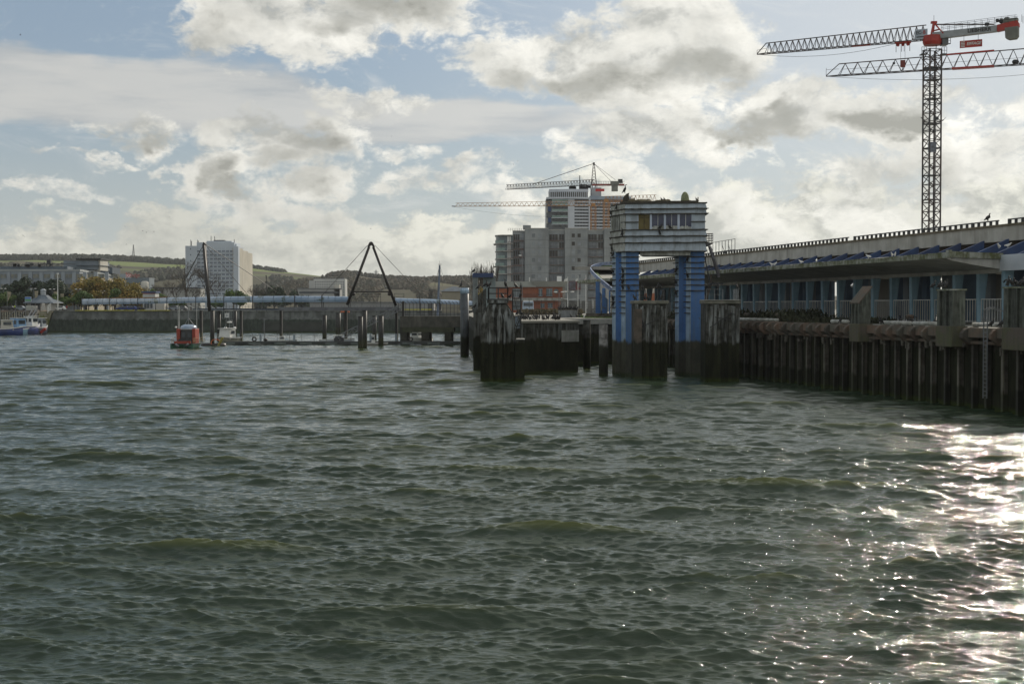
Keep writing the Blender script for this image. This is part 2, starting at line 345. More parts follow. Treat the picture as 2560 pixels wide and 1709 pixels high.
def dup(root, loc, rz=0.0, label=None, group=None, scale=None):
    r = root.copy(); COL.objects.link(r); r.location = loc; r.rotation_euler = (0, 0, rz)
    if scale: r.scale = scale if isinstance(scale, tuple) else (scale,) * 3
    if label: r['label'] = label
    if group: r['group'] = group
    def rec(src, dst):
        for ch in [c for c in bpy.data.objects if c.parent == src]:
            c = ch.copy(); COL.objects.link(c); c.parent = dst; rec(ch, c)
    rec(root, r)
    return r
def text_mesh(name, s, size, loc, rot, m, parent, extrude=0.02, width=None, bold=0.0, shear=0.0, label=None):
    cu = bpy.data.curves.new(name, 'FONT'); cu.body = s; cu.size = size; cu.extrude = extrude; cu.align_x = 'CENTER'; cu.align_y = 'CENTER'
    cu.offset = bold; cu.shear = shear
    t = bpy.data.objects.new('tmp', cu); COL.objects.link(t)
    dg = bpy.context.evaluated_depsgraph_get(); me = bpy.data.meshes.new_from_object(t.evaluated_get(dg)); me.name = name
    COL.objects.unlink(t); bpy.data.objects.remove(t)
    o = bpy.data.objects.new(name, me); COL.objects.link(o); me.materials.clear(); me.materials.append(m)
    if width:
        xs = [v.co.x for v in me.vertices]; k = width / max(max(xs) - min(xs), 1e-3)
        for v in me.vertices: v.co.x *= k
    off = Vector((0, 0, 0)); q_ = parent
    while q_ is not None: off += q_.location; q_ = q_.parent
    M4 = rot if isinstance(rot, Matrix) else Matrix.Rotation(rot, 4, 'Z') @ Matrix.Rotation(R(90), 4, 'X')
    me.transform(Matrix.Translation(Vector(loc) - off) @ M4)
    o.parent = parent
    if label: o['label'] = label
    return o
QS = 0.2                                             # slope of the berth line: X = a - 0.2 * Y
QR = math.atan(QS)                                   # its rotation
def q(a, Y, z): return Vector((a - QS * Y, Y, z))
# ------------------------------------------------------------------ water
def build_water():
    rng = np.random.RandomState(11)
    ys = [15.0]
    while ys[-1] < 460: ys.append(ys[-1] + 0.026 * (ys[-1] / 28.0) ** 1.25)
    ys = np.array(ys, dtype=np.float32); n = len(ys); m = 1150
    u = np.linspace(-1, 1, m, dtype=np.float32)
    Y = np.repeat(ys[:, None], m, 1); X = u[None, :] * (Y * 0.40 + 5.0)
    dy = np.repeat(np.gradient(ys)[:, None], m, 1).astype(np.float32)
    H = np.zeros_like(X); DX = np.zeros_like(X); DY = np.zeros_like(X)
    # slow gust modulation of the chop
    gust = np.ones_like(X)
    for k in range(7):
        a = rng.uniform(0, 6.28); L = rng.uniform(14, 55)
        gust += 0.10 * np.sin((X * math.cos(a) * .6 + Y * math.sin(a)) * 6.283 / L + rng.uniform(0, 6.28))
    bands = [(8.0, 4.2, 9, 0.0085, 13), (4.2, 2.0, 18, 0.0150, 14), (2.0, 0.95, 26, 0.0165, 15), (0.95, 0.42, 40, 0.0135, 16), (0.42, 0.12, 60, 0.0215, 20)]
    for (l0, l1, cnt, steep, spread) in bands:
        for k in range(cnt):
            L = l0 * (l1 / l0) ** ((k + rng.uniform(0, 1)) / cnt)
            th = R(-96 + rng.normal(0, spread))
            kk = 6.2832 / L; kx, ky = kk * math.cos(th), kk * math.sin(th)
            A = steep * L / 6.2832 * 3.6
            ph = X * kx + Y * ky + rng.uniform(0, 6.2832)
            w = A * np.clip((L / dy - 2.2) / 3.0, 0, 1)
            # wave groups so that crests break up
            g = 0.66 + 0.5 * np.sin(X * kx * .05 + Y * ky * .10 + X * ky * .045 + rng.uniform(0, 6.28))
            w = w * g * gust
            s, c = np.sin(ph), np.cos(ph)
            H += w * s
            ch = 0.8 if L > 2 else 0.45
            DX += w * c * math.cos(th) * ch; DY += w * c * math.sin(th) * ch
    H = H + 0.45 * np.maximum(H, 0) ** 2
    co = np.stack([X + DX, Y + DY, H], -1).reshape(-1, 3).astype(np.float32)
    me = bpy.data.meshes.new('water')
    me.vertices.add(n * m); me.vertices.foreach_set('co', co.ravel())
    i = np.arange((n - 1) * (m - 1)); r, c = i // (m - 1), i % (m - 1)
    a = r * m + c
    f = np.stack([a, a + 1, a + m + 1, a + m], -1).astype(np.int32)
    me.loops.add(f.size); me.loops.foreach_set('vertex_index', f.ravel())
    me.polygons.add(len(f)); me.polygons.foreach_set('loop_start', np.arange(0, f.size, 4, dtype=np.int32))
    me.polygons.foreach_set('loop_total', np.full(len(f), 4, dtype=np.int32))
    me.polygons.foreach_set('use_smooth', np.ones(len(f), dtype=bool))
    me.update(); me.validate()
    o = bpy.data.objects.new('water', me); COL.objects.link(o); o['kind'] = 'structure'
    o['label'] = 'choppy green harbour water with sun glitter'
    mt = bpy.data.materials.new('water'); mt.use_nodes = True
    T = NT(mt.node_tree); b = T.n['Principled BSDF']
    geo = T.n.new('ShaderNodeNewGeometry'); pos = geo.outputs['Position']
    px, py, pz = T.sep(pos)
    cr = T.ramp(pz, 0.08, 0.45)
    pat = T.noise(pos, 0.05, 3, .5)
    col = T.mix(cr, T.mix(pat, (0.024, 0.043, 0.026), (0.037, 0.054, 0.026)), (0.100, 0.112, 0.032))  # crests coloured greener, painting in light that shines through thin water
    T.l.new(col, b.inputs['Base Color'])
    b.inputs['Roughness'].default_value = 0.04; b.inputs['IOR'].default_value = 1.39
    bp = T.n.new('ShaderNodeBump'); bp.inputs['Strength'].default_value = 1.0; bp.inputs['Distance'].default_value = 1.0
    st = T.v('MULTIPLY', pos, (0.25, 1.35, 1.0))
    h = T.m('MULTIPLY', T.noise(st, 1.0, 5, .62, .4), 0.050)
    h = T.m('ADD', h, T.m('MULTIPLY', T.noise(st, 9.0, 5, .68, .4), 0.022))
    T.l.new(h, bp.inputs['Height']); T.l.new(bp.outputs[0], b.inputs['Normal'])
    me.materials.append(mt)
    return o
build_water()
# ------------------------------------------------------------------ ground
def ground_sheet(name, poly, z, m, label, zb=None):
    mb = MB()
    if zb is None:
        n = len(poly); mb.add([(x, y, z) for x, y in poly], [tuple(range(n))])
    else: mb.prism(poly, zb, z)
    o = mb.build(name, m); o['kind'] = 'structure'; o['label'] = label; return o
ground_sheet('quay_deck', [(-4.6, 188.3), (17.3, 188.3), (41.3, 68), (260, 68), (260, 900), (-30, 900), (-30, 470), (-12, 431.5), (-9.5, 292)], 6.0, deckm, 'pale worn concrete deck of the quay')
ground_sheet('ground', [(-700, 431.5), (-12, 431.5), (-30, 470), (260, 900), (260, 68), (3000, 68), (3000, 4500), (-3000, 4500), (-3000, 455), (-700, 455)], 5.6, mat('town ground', (0.07, 0.08, 0.055), (0.10, 0.10, 0.085), scale=0.02, rough=0.95), 'flat town ground behind the harbour')
ground_sheet('seabed', [(-900, -200), (900, -200), (900, 900), (-900, 900)], -6.0, asphalt, 'dark harbour bottom')

# ------------------------------------------------------------------ right quay wall
RN = random.Random(3)
Y0, Y1 = 70.0, 188.0
wall = thing('quay_wall', 'long rusty sheet pile quay wall with vertical flanges under the terminal', 'quay wall', q(55.2, Y1, 0))
mb = MB(); pl = []
k = 0; Y = Y0
while Y <= Y1:
    for da, dY in ((0.0, 0.0), (0.0, .35), (.42, .62), (.42, 1.0), (.42, 1.38), (0.0, 1.65)):
        if Y + dY <= Y1: pl.append(q(55.25 + da, Y + dY, 0)[:2])
    Y += 2.0
pts = pl + [tuple(q(57.5, Y1, 0)[:2]), tuple(q(57.5, Y0, 0)[:2])]
mb.prism(pts, -1.0, 5.55); mb.build('sheet_piling', sheet, wall)
Y = Y0 + 1.0; kk = 0
BR = MB()
while Y < Y1 - .5:
    p = q(55.0 + RN.uniform(-.03, .03), Y + RN.uniform(-.08, .08), 0)
    m1 = MB(); hw = RN.uniform(.10, .15)
    m1.box(p.x, p.y, 2.1, .10, hw * 2, 6.2, QR); m1.box(p.x + .2, p.y + .04, 2.1, .40, .06, 6.2, QR)
    m1.build('pile', pile_m, wall)
    skip = any(abs(Y - f) < 1.9 for f in (122.3, 107.0, 97.5, 84.0)) or RN.random() < .06
    if not skip:
        prof = [(54.15, 5.25), (54.15, 5.6), (54.35, 5.85), (54.8, 6.06), (55.35, 6.06), (55.35, 4.75), (54.75, 4.75)]
        w = RN.uniform(.34, .5)
        MB().extr([q(a, Y - w / 2, z) for a, z in prof], (-QS * w, w, 0)).build('bracket', cap_m, wall, bevel=.03)
    Y += 2.0; kk += 1
for nm, a0, a1, z0, z1 in (('cap_beam', 54.55, 55.6, 5.30, 5.98), ('lower_waler', 54.75, 55.4, 4.82, 5.02)):
    b = MB(); b.prism([q(a0, Y0, 0)[:2], q(a1, Y0, 0)[:2], q(a1, Y1, 0)[:2], q(a0, Y1, 0)[:2]], z0, z1); b.build(nm, cap_m, wall)
# rubble clinging to the waler: broken chains, small blocks
b = MB()
for i in range(70):
    Y = RN.uniform(75, 170); w = RN.uniform(.15, .5)
    p = q(54.75, Y, RN.uniform(4.3, 4.8)); b.box(p.x, p.y, p.z, w * .5, w, RN.uniform(.2, .7), QR)
b.build('hanging_debris', mat('debris', (0.14, 0.13, 0.10), (0.06, 0.05, 0.04), scale=4, rough=.9), wall)

# the frontal return of the quay and the concrete quay head
rq = thing('return_quay_wall', 'dark concrete quay wall set back between the slender piles and the blue tower', 'quay wall', (6, 188, 0))
MB().prism([(-4.6, 187.6), (17.9, 187.6), (17.9, 189.4), (-4.6, 189.4)], -1, 5.3).build('wall', marine, rq)
MB().prism([(-4.8, 187.2), (18.1, 187.2), (18.1, 189.4), (-4.8, 189.4)], 5.3, 6.02).build('coping', conc, rq)
MB().prism([(-4.6, 189.4), (-4.0, 189.4), (-8.9, 292), (-11.4, 431), (-12.0, 431), (-9.5, 292)], -1, 5.98).build('side_wall', marine, rq)
qh = thing('quay_block', 'weed covered concrete quay head block with pale top where cormorants gather', 'quay head', (4, 160, 0))
MB().prism([(-1.2, 156.6), (7.55, 162.2), (6.5, 187.2), (-2.6, 187.2)], -1, 5.72).build('wall', marine, qh, bevel=.06)
MB().prism([(-1.35, 156.35), (7.75, 162.1), (6.65, 187.2), (-2.75, 187.2)], 5.72, 6.0).build('slab', deckm, qh, bevel=.04)
MB().prism([(5.6, 160.62), (7.62, 161.9), (7.60, 162.2), (5.6, 162)], 3.6, 4.9).build('patch_panel', conc, qh)

def fender(Yc, w, label, lean=False, ztop=8.7):
    t = thing('fender_block', label, 'fender', q(54.4, Yc, 4.6), 'fender blocks along the quay wall')
    b = MB(); b.prism([q(53.85, Yc - w / 2, 0)[:2], q(53.85, Yc + w / 2, 0)[:2], q(55.1, Yc + w / 2, 0)[:2], q(55.1, Yc - w / 2, 0)[:2]][::-1], 4.55, 6.1)
    b.build('lower_panel', fender_m, t, bevel=.04)
    n = 5
    for i in range(n):
        y = Yc - w / 2 + (i + .5) * w / n
        p0, p1 = q(53.55 + (i % 2) * .1, y, 0), q(54.6, y, 0)
        pr = [(53.95 + (i % 2) * .12, 6.1), (53.95 + (i % 2) * .12, ztop - (1.3 if lean else .0)), (54.9, ztop if not lean else ztop + .1), (54.9, 6.1)]
        if not lean: pr = [(53.95 + (i % 2) * .15, 6.1), (53.95 + (i % 2) * .15, ztop), (54.9, ztop), (54.9, 6.1)]
        ww = w / n - .04
        MB().extr([q(a, y - ww / 2, z) for a, z in pr], (-QS * ww, ww, 0)).build('timber', fender_t, t, bevel=.02)
    b = MB(); top = (53.45, 55.0)
    z0, z1 = (ztop - 1.3, ztop + .1) if lean else (ztop, ztop)
    b.extr([q(53.9, Yc - w / 2 - .03, z0 + .004), q(55.0, Yc - w / 2 - .03, z1 + .004), q(55.0, Yc - w / 2 - .03, z1 + .12), q(53.9, Yc - w / 2 - .03, z0 + .12)], (-QS * (w + .06), w + .06, 0))
    b.build('cap_plate', conc_moss if not lean else cap_m, t)
    return t
fender(122.3, 1.8, 'leaning fender block with a slanted metal cap, between the blue columns', True, 9.1)
fender(107.0, 2.4, 'square topped grey fender block left of the ladder on the quay', False, 8.75)
fender(97.5, 2.9, 'large fender block cut by the right edge with birds on top', False, 8.8)
# ladder on the wall
t = thing('quay_ladder', 'steel ladder hanging down the quay wall between two fender blocks', 'ladder', q(54.2, 101.6, 0))
for s in (-.25, .25):
    MB().bar(q(54.15, 101.6 + s, 1.0), q(54.15, 101.6 + s, 7.3), .07).build('stringer', steel, t)
for i in range(20): MB().bar(q(54.15, 101.35, 1.2 + i * .3), q(54.15, 101.85, 1.2 + i * .3), .045).build('rung', steel, t)
b = MB().path([q(54.15, 101.35, 7.3), q(54.6, 101.35, 7.5), q(55.3, 101.35, 7.2), q(55.3, 101.35, 6.1)], .06).path([q(54.15, 101.85, 7.3), q(54.6, 101.85, 7.5), q(55.3, 101.85, 7.2), q(55.3, 101.85, 6.1)], .06)
b.build('handles', steel, t)
# pipes / kerb tubes on the edge
for i, (ya, yb) in enumerate(((172, 166), (160.5, 143.5), (130.6, 127.2), (120.8, 115.6), (115.0, 111.2), (105.8, 99.9))):
    c = MB().tube(q(55.5, ya, 6.22), q(55.5, yb, 6.22), .17, n=10).build('kerb_pipe', mat('white kerb pipe', (0.50, 0.50, 0.46), (0.25, 0.25, 0.22), scale=1.5, rough=.6), None, True)
    tag(c, ['short white kerb pipe near the quayside bushes', 'longest white kerb pipe, left of the leaning fender block', 'white kerb pipe just right of the leaning fender block',
            'white kerb pipe mid way between the leaning and square fenders', 'white kerb pipe touching the square topped fender', 'sunlit kerb pipe beside the quay ladder'][i], 'pipe', 'white kerb pipes along the quay edge')
# bollards
bol = None
for i, Y in enumerate((163.5, 155.0, 146.2, 118.0)):
    if bol is None:
        bol = thing('bollard', '', 'bollard', q(56.6, Y, 6.0), 'mooring bollards on the quay edge')
        MB().lathe([(.34, 0), (.26, .1), (.22, .5), (.36, .62), (.38, .78), (.25, .9)], q(56.6, Y, 6.0), 12).build('post', cap_m, bol, True)
        MB().box(*q(56.6, Y, 5.0).xy, 6.03, .9, .9, .06, QR).build('base_plate', cap_m, bol); o = bol
    else: o = dup(bol, q(56.6, Y, 6.0))
    o['label'] = ['rusty mooring bollard among the quayside bushes, farthest along', 'rusty mooring bollard at the right edge of the bushes', 'rusty mooring bollard behind the long kerb pipe', 'rusty mooring bollard between the leaning and square fenders'][i]

# ------------------------------------------------------------------ terminal building under the elevated road
A_COL = 66.0
term = thing('ferry_terminal', 'long low terminal with blue columns, concrete canopy and blue brackets under the road', 'terminal building', q(66, 150, 6))
YC = [A_COL * (1.835 + .0622 * k) for k in range(-5, 28)]
for i, Y in enumerate(YC):
    b = MB(); w = .5
    base = [q(66.05, Y - w / 2, 0)[:2], q(66.3, Y - w / 2, 0)[:2], q(66.3, Y + w / 2, 0)[:2], q(66.05, Y + w / 2, 0)[:2]]
    topp = [q(65.98, Y - w / 2, 0)[:2], q(66.85, Y - w / 2, 0)[:2], q(66.85, Y + w / 2, 0)[:2], q(65.98, Y + w / 2, 0)[:2]]
    b.prism(base[::-1] if False else base, 6.0, 10.75, topp); b.build('column', col_blue, term, bevel=.03)
    w = 1.5
    if i % 4 != 1:
        MB().prism([q(72.0, Y + .8, 0)[:2], q(72.5, Y + .8, 0)[:2], q(72.5, Y + 1.8, 0)[:2], q(72.0, Y + 1.8, 0)[:2]], 6.0, 10.9).build('inner_pier', slate_blue if i % 2 else grey_r, term)
# back wall pieces seen between the columns
WD = [(88, 93, bare_c), (95, 99, cream), (101, 111, brick), (113, 121, grey_r), (123.5, 126, cream), (131, 137, grey_r), (139, 141, cream), (145, 149, cream), (152, 156, slate_blue), (163, 166, navy), (169, 175, cream), (178, 181, brick), (186, 190, slate_blue), (196, 202, cream), (210, 216, slate_blue), (222, 228, navy)]
for (a, b_, m_) in WD:
    MB().prism([q(79, a, 0)[:2], q(79.4, a, 0)[:2], q(79.4, b_, 0)[:2], q(79, b_, 0)[:2]], 6.0, 10.9).build('inner_wall', m_, term)
b = MB()
for a in range(88, 112, 2):
    b.box(*q(78.6, a, 0).xy, 8.5, .1, .1, 5, QR)
for z in (8.2, 9.7, 10.4): b.bar(q(78.6, 88, z), q(78.6, 112, z), .1)
b.build('inner_frame', mat('rusty inner framing', (.17, .10, .06), (.12, .09, .06), rough=.8), term)
# canopy
def ys_start(a):                                  # the rounded end of the canopy in plan
    u = (a - 58) / 8.0; return 114.2 + 7.1 * (u ** .55 if u > 0 else 0) if a < 66 else 121.3
prof = [(58.0, 11.50, 11.86), (58.25, 11.46, 11.92), (59.5, 11.36, 11.97), (61.5, 11.18, 11.90), (63.5, 10.98, 11.78), (65.0, 10.83, 11.66), (65.99, 10.74, 11.6)]
b = MB()
for (a0, l0, u0), (a1, l1, u1) in zip(prof, prof[1:]):
    s0, s1 = ys_start(a0), ys_start(a1); e = 236.0
    b.add([q(a0, s0, l0), q(a1, s1, l1), q(a1, e, l1), q(a0, e, l0), q(a0, s0, u0), q(a1, s1, u1), q(a1, e, u1), q(a0, e, u0)],
          [(0, 3, 2, 1), (4, 5, 6, 7), (0, 1, 5, 4), (2, 3, 7, 6)])
can = b.build('canopy', conc_pale, term)
b = MB()
for i in range(127):                               # mossy lip along the canopy edge, in cast lengths of slightly different height
    y0 = 114.2 + i * .956; h = RN.uniform(-.03, .05)
    b.add([q(57.93, y0, 11.48), q(57.93, y0 + .956, 11.48), q(57.93, y0 + .956, 11.90 + h), q(57.93, y0, 11.90 + h), q(58.05, y0, 11.47), q(58.05, y0 + .956, 11.47), q(58.05, y0 + .956, 11.90 + h), q(58.05, y0, 11.90 + h)],
          [(0, 1, 2, 3), (7, 6, 5, 4), (3, 2, 6, 7), (1, 0, 4, 5), (0, 3, 7, 4), (2, 1, 5, 6)])
b.build('canopy_lip', conc_moss, can)
b = MB()
pts = [q(58 + 8 * u, ys_start(58 + 8 * u) - .05, 11.86) for u in (0, .05, .15, .3, .5, .75, 1.0)]
for p0, p1 in zip(pts, pts[1:]): b.bar(p0, p1, .22, .5)
b.build('canopy_end', conc_moss, can)
MB().prism([q(65.9, 121.3, 0)[:2], q(66.0, 121.3, 0)[:2], q(66.0, 236, 0)[:2], q(65.9, 236, 0)[:2]], 10.42, 10.80).build('head_beam', conc_pale, term)
MB().prism([q(65.75, 96, 0)[:2], q(66.0, 96, 0)[:2], q(66.0, 121.25, 0)[:2], q(65.75, 121.25, 0)[:2]], 10.6, 11.95).build('fascia_panel', mat('white fascia', (.62, .66, .70), (.5, .54, .58), scale=.4, rough=.5), term)
MB().prism([q(66.01, 85, 0)[:2], q(84, 85, 0)[:2], q(84, 236, 0)[:2], q(66.01, 236, 0)[:2]], 10.95, 11.55).build('roof_slab', conc, term)
for i in range(29):
    Y = 68.5 * (1.742 + .0605 * i)
    MB().extr([q(66.1, Y - .18, 11.56), q(66.3, Y - .18, 12.0), q(69.95, Y - .18, 13.62), q(69.95, Y - .18, 11.56)], (-QS * .36, .36, 0)).build('roof_bracket', navy, term)
MB().prism([q(70.6, 85, 0)[:2], q(71, 85, 0)[:2], q(71, 236, 0)[:2], q(70.6, 236, 0)[:2]], 11.55, 13.44).build('upper_wall', mat('painted recess shade', (.045, .035, .028), (.07, .05, .035), scale=.6, rough=.9), term)  # dark filling under the girder, the gap's shade put into its colour

# ------------------------------------------------------------------ elevated road
via = thing('elevated_road', 'pale concrete elevated road with balustrade running above the terminal roof', 'viaduct', q(72, 160, 6))
yA, yB = 90.0, 243.0
seg = [yA + (yB - yA) * i / 15 for i in range(16)]
b = MB()
for a_, c_ in zip(seg, seg[1:]):
    b.prism([q(70, a_ + .02, 0)[:2], q(70.4, a_ + .02, 0)[:2], q(70.4, c_ - .02, 0)[:2], q(70, c_ - .02, 0)[:2]], 13.45, 14.78)
b.build('girder', conc_pale, via)
MB().prism([q(69.85, yA, 0)[:2], q(70.55, yA, 0)[:2], q(70.55, yB, 0)[:2], q(69.85, yB, 0)[:2]], 14.78, 14.98).build('edge_coping', mat('brown stained coping', (.15, .125, .085), (.10, .085, .05), scale=1, rough=.9), via)
MB().prism([q(70.4, yA, 0)[:2], q(79, yA, 0)[:2], q(79, yB, 0)[:2], q(70.4, yB, 0)[:2]], 14.1, 14.7).build('road_deck', asphalt, via)
MB().prism([q(79, yA, 0)[:2], q(79.4, yA, 0)[:2], q(79.4, yB, 0)[:2], q(79, yB, 0)[:2]], 13.5, 14.9).build('far_girder', conc_pale, via)
RNb = random.Random(8); Y = yA; b = MB(); k = 0
cuts = (yB, 70 / .4376 + .0, 70 / .4352, 70 / .5455, 70 / .537, yA)
def rail_gap(Y): return any(lo < Y < hi for lo, hi in ((70 * 1 / ((2128 - 1280) / FPX + .2), 70 * 1 / ((2117 - 1280) / FPX + .2)), (70 * 1 / ((2515 - 1280) / FPX + .2), 70 * 1 / ((2487 - 1280) / FPX + .2))))
while Y < yB:
    if not rail_gap(Y):
        big = k % 6 == 0
        b.box(*q(70.2, Y, 0).xy, 15.19, .22, .30 if big else .17, .44 if not big else .50, QR)
    Y += 1.05; k += 1
Y = yA
while Y < yB:
    if not rail_gap(Y + .2): b.bar(q(70.2, Y, 15.38), q(70.2, Y + .44, 15.38), .12, .11)
    Y += .44
b.build('balustrade', steel_d, via)
for Y in [95 + 12.3 * i for i in range(13)]:
    MB().prism([q(73.5, Y, 0)[:2], q(76.5, Y, 0)[:2], q(76.5, Y + 1.2, 0)[:2], q(73.5, Y + 1.2, 0)[:2]], 6.0, 14.1).build('pier', slate_blue, via)
b = MB()                                          # mesh screen on the road edge beside the tower
ya, yb = 70 / ((1833 - 1280) / FPX + .2), 70 / ((1778 - 1280) / FPX + .2)
for i in range(8):
    Y = ya + (yb - ya) * i / 7; b.bar(q(70.2, Y, 14.98), q(70.2, Y, 17.0 - .03 * i), .07)
for z in (15.5, 16.95): b.bar(q(70.2, ya, z), q(70.2, yb, z - .1), .06)
b.bar(q(70.2, ya + (yb - ya) * .15, 15.0), q(70.2, ya + (yb - ya) * .3, 16.3), .06); b.bar(q(70.2, ya + (yb - ya) * .42, 15.0), q(70.2, ya + (yb - ya) * .57, 16.3), .06)
b.build('screen_frame', steel_d, via)

# curved ramp joining the left end of the elevated road
ramp = thing('spiral_ramp', 'curved concrete ramp with blue handrail sweeping up to the elevated road', 'ramp', (13, 225, 6))
RP = [(1556, 752, 198), (1545, 743, 201), (1533, 733.5, 205), (1517.5, 721, 212), (1503, 709, 220), (1487, 694, 230), (1478.5, 684, 240), (1477, 677, 249), (1484, 671.5, 257), (1497, 667.5, 262), (1516, 665, 263), (1540, 663.6, 259), (1568, 663.2, 251), (1600, 663, 243)]
outer = [at(*p) for p in RP]
def sub(P, n=3):                                  # Catmull-Rom refinement
    r = []
    for i in range(len(P) - 1):
        a, b_, c, d = P[max(i - 1, 0)], P[i], P[i + 1], P[min(i + 2, len(P) - 1)]
        for k in range(n):
            t = k / n; r.append(.5 * ((2 * b_) + (c - a) * t + (2 * a - 5 * b_ + 4 * c - d) * t * t + (3 * b_ - a - 3 * c + d) * t ** 3))
    return r + [P[-1]]
outer = sub(outer)
inner = []
for i, p in enumerate(outer):
    d = (outer[min(i + 1, len(outer) - 1)] - outer[max(i - 1, 0)]); d.z = 0; d.normalize()
    nrm = Vector((d.y, -d.x, 0)); inner.append(p + nrm * (2.4 + 4.8 * min(1.0, i / 24)))
def strip(lst_of_rows, name, m, parent):
    b = MB(); n = len(lst_of_rows[0]); vs = []
    for row in lst_of_rows: vs += row
    k = len(lst_of_rows); fs = []
    for j in range(k):
        for i in range(n - 1): fs.append((j * n + i, j * n + i + 1, ((j + 1) % k) * n + i + 1, ((j + 1) % k) * n + i))
    fs += [tuple(j * n for j in range(k)), tuple(j * n + n - 1 for j in range(k))][::1]
    return b.add(vs, fs).build(name, m, parent)
dz = Vector((0, 0, 1))
strip([[p + dz * .05 for p in outer], [p * .93 + q_ * .07 + dz * .05 for p, q_ in zip(outer, inner)], [p * .93 + q_ * .07 - dz * 1.5 for p, q_ in zip(outer, inner)], [p - dz * 1.5 for p in outer]], 'girder', conc_pale, ramp)
strip([[p * .92 + q_ * .08 - dz * .25 for p, q_ in zip(outer, inner)], [q_ - dz * .25 for q_ in inner], [q_ - dz * .8 for q_ in inner], [p * .92 + q_ * .08 - dz * .8 for p, q_ in zip(outer, inner)]], 'road_deck', mat('pale ramp surface', (.33, .31, .27), (.26, .25, .22), scale=.5, rough=.9), ramp)
strip([[p * .92 + q_ * .08 + dz * .02 for p, q_ in zip(outer, inner)], [p * .80 + q_ * .20 + dz * .02 for p, q_ in zip(outer, inner)], [p * .80 + q_ * .20 - dz * .24 for p, q_ in zip(outer, inner)], [p * .92 + q_ * .08 - dz * .24 for p, q_ in zip(outer, inner)]], 'grass_verge', grass_m, ramp)
b = MB()
for i, p in enumerate(outer):
    for t_ in (0, .5):
        pp = p if t_ == 0 or i == len(outer) - 1 else (p + outer[i + 1]) * .5
        b.box(pp.x, pp.y, pp.z + .36, .16, .30, .62, 0)
for p0, p1 in zip(outer, outer[1:]): b.bar(p0 + dz * .68, p1 + dz * .68, .16, .10)
b.build('handrail', mat('pale blue handrail', (.25, .32, .45), (.10, .14, .28), scale=2, rough=.5), ramp)
for (x0, x1, D_, yb_) in ((1489, 1501, 222, 726), (1505, 1518, 214, 742), (1522, 1526, 208, 748)):
    X0, X1 = wx(x0, D_), wx(x1, D_)
    MB().prism([(X0, D_), (X1, D_), (X1 + .3, D_ + 3.5), (X0 + .3, D_ + 3.5)], 6.0, (lambda z: (lambda i: z))(wz(yb_ - 22, D_))).build('pier', blue, ramp)
MB().prism([(wx(1527, 206), 206), (wx(1536, 206), 206), (wx(1536, 206), 209), (wx(1527, 206), 209)], 6.0, 9.0).build('abutment', conc_pale, ramp)

# railings between the terminal columns
rl = None
for i in range(len(YC) - 1):
    Ya, Yb = YC[i] + .28, YC[i + 1] - .28
    if rl is None:
        rl = thing('railing', 'white picket railing panel between blue terminal columns', 'railing', q(66.2, Ya, 6.0), 'white railing panels under the canopy')
        b = MB()
        for k in range(9):
            Y = Ya + (Yb - Ya) * k / 8; b.bar(q(66.2, Y, 6.15), q(66.2, Y, 8.18), .055)
        b.build('pickets', white_p, rl)
        MB().bar(q(66.2, Ya, 8.2), q(66.2, Yb, 8.2), .08).build('top_rail', white_p, rl); MB().bar(q(66.2, Ya, 6.25), q(66.2, Yb, 6.25), .06).build('bottom_rail', white_p, rl)
    else: dup(rl, q(66.2, Ya, 6.0))
bx = MB().box(*q(65.8, 112.5, 0).xy, 7.9, .3, .5, 1.0, QR).build('electric_box', white_p, None, bevel=.03); tag(bx, 'white electrical cabinet beside a blue column right of the square fender', 'cabinet')
# ------------------------------------------------------------------ blue control tower
FL = Vector((wx(1564.5, 154.6), 154.6)); FR = Vector((wx(1762, 153.4), 153.4)); BL = Vector((wx(1530.5, 158.4), 158.4)); BR = Vector((20.9, 157.4)); B2 = Vector((wx(1533, 162), 162.)); B3 = Vector((20.8, 161.))
tow = thing('control_tower', 'blue legged white clad control tower with ribbed cabin standing in the water', 'control tower', (16.2, 157, 0))
hexa = [FL, FR, BR, B3, B2, BL]; cen = sum(hexa, Vector((0, 0))) / 6
def grow(P, d):
    r = []
    for i, p in enumerate(P):
        a = (P[i] - P[i - 1]).normalized(); c = (P[(i + 1) % len(P)] - P[i]).normalized()
        n1, n2 = Vector((a.y, -a.x)), Vector((c.y, -c.x)); n = (n1 + n2).normalized(); r.append(p + n * (d / max(n.dot(n1), .5)))
    return r
zs = [13.55, 14.5, 15.2, 15.88, 17.58, 18.14, 18.72]
# cabin walls: each band leans out a little toward its foot, like lapped boards
bands = [(13.55, 14.5), (14.5, 15.2), (15.2, 15.88), (17.58, 18.14), (18.14, 18.70)]
for z0, z1 in bands:
    o = MB().prism(grow(hexa, .17), z0 + .03, z1 - .02, grow(hexa, .02)).build('cladding_band', clad, tow)
MB().prism(hexa, 13.6, 18.6).build('wall', clad, tow)
def edge(P, i, d): return grow(P, d)[i]
def ledge(zz, poly, name='ledge', out=.34, th=.085, parent=tow, loops=None):
    """thin uneven slab: subdivide the outline and jitter its lip"""
    P = grow(poly, out); pts = []; rn = random.Random(int(zz * 100) + len(pts))
    for i in range(len(P)):
        a, c = P[i], P[(i + 1) % len(P)]; n = max(2, int((c - a).length / .45))
        for k in range(n):
            p = a + (c - a) * (k / n); nn = (p - cen).normalized(); pts.append(p + nn * rn.uniform(-.07, .05) if k else p)
    dzs = [rn.uniform(-.035, .035) for _ in pts]
    return MB().prism([tuple(p) for p in pts], lambda i: zz - th / 2 + dzs[i], lambda i: zz + th / 2 + dzs[i]).build(name, grime, parent)
for zz in (14.5, 15.2, 17.58, 18.14): ledge(zz, hexa)
ledge(13.55, hexa, out=.24); ledge(15.88, hexa, out=.30)
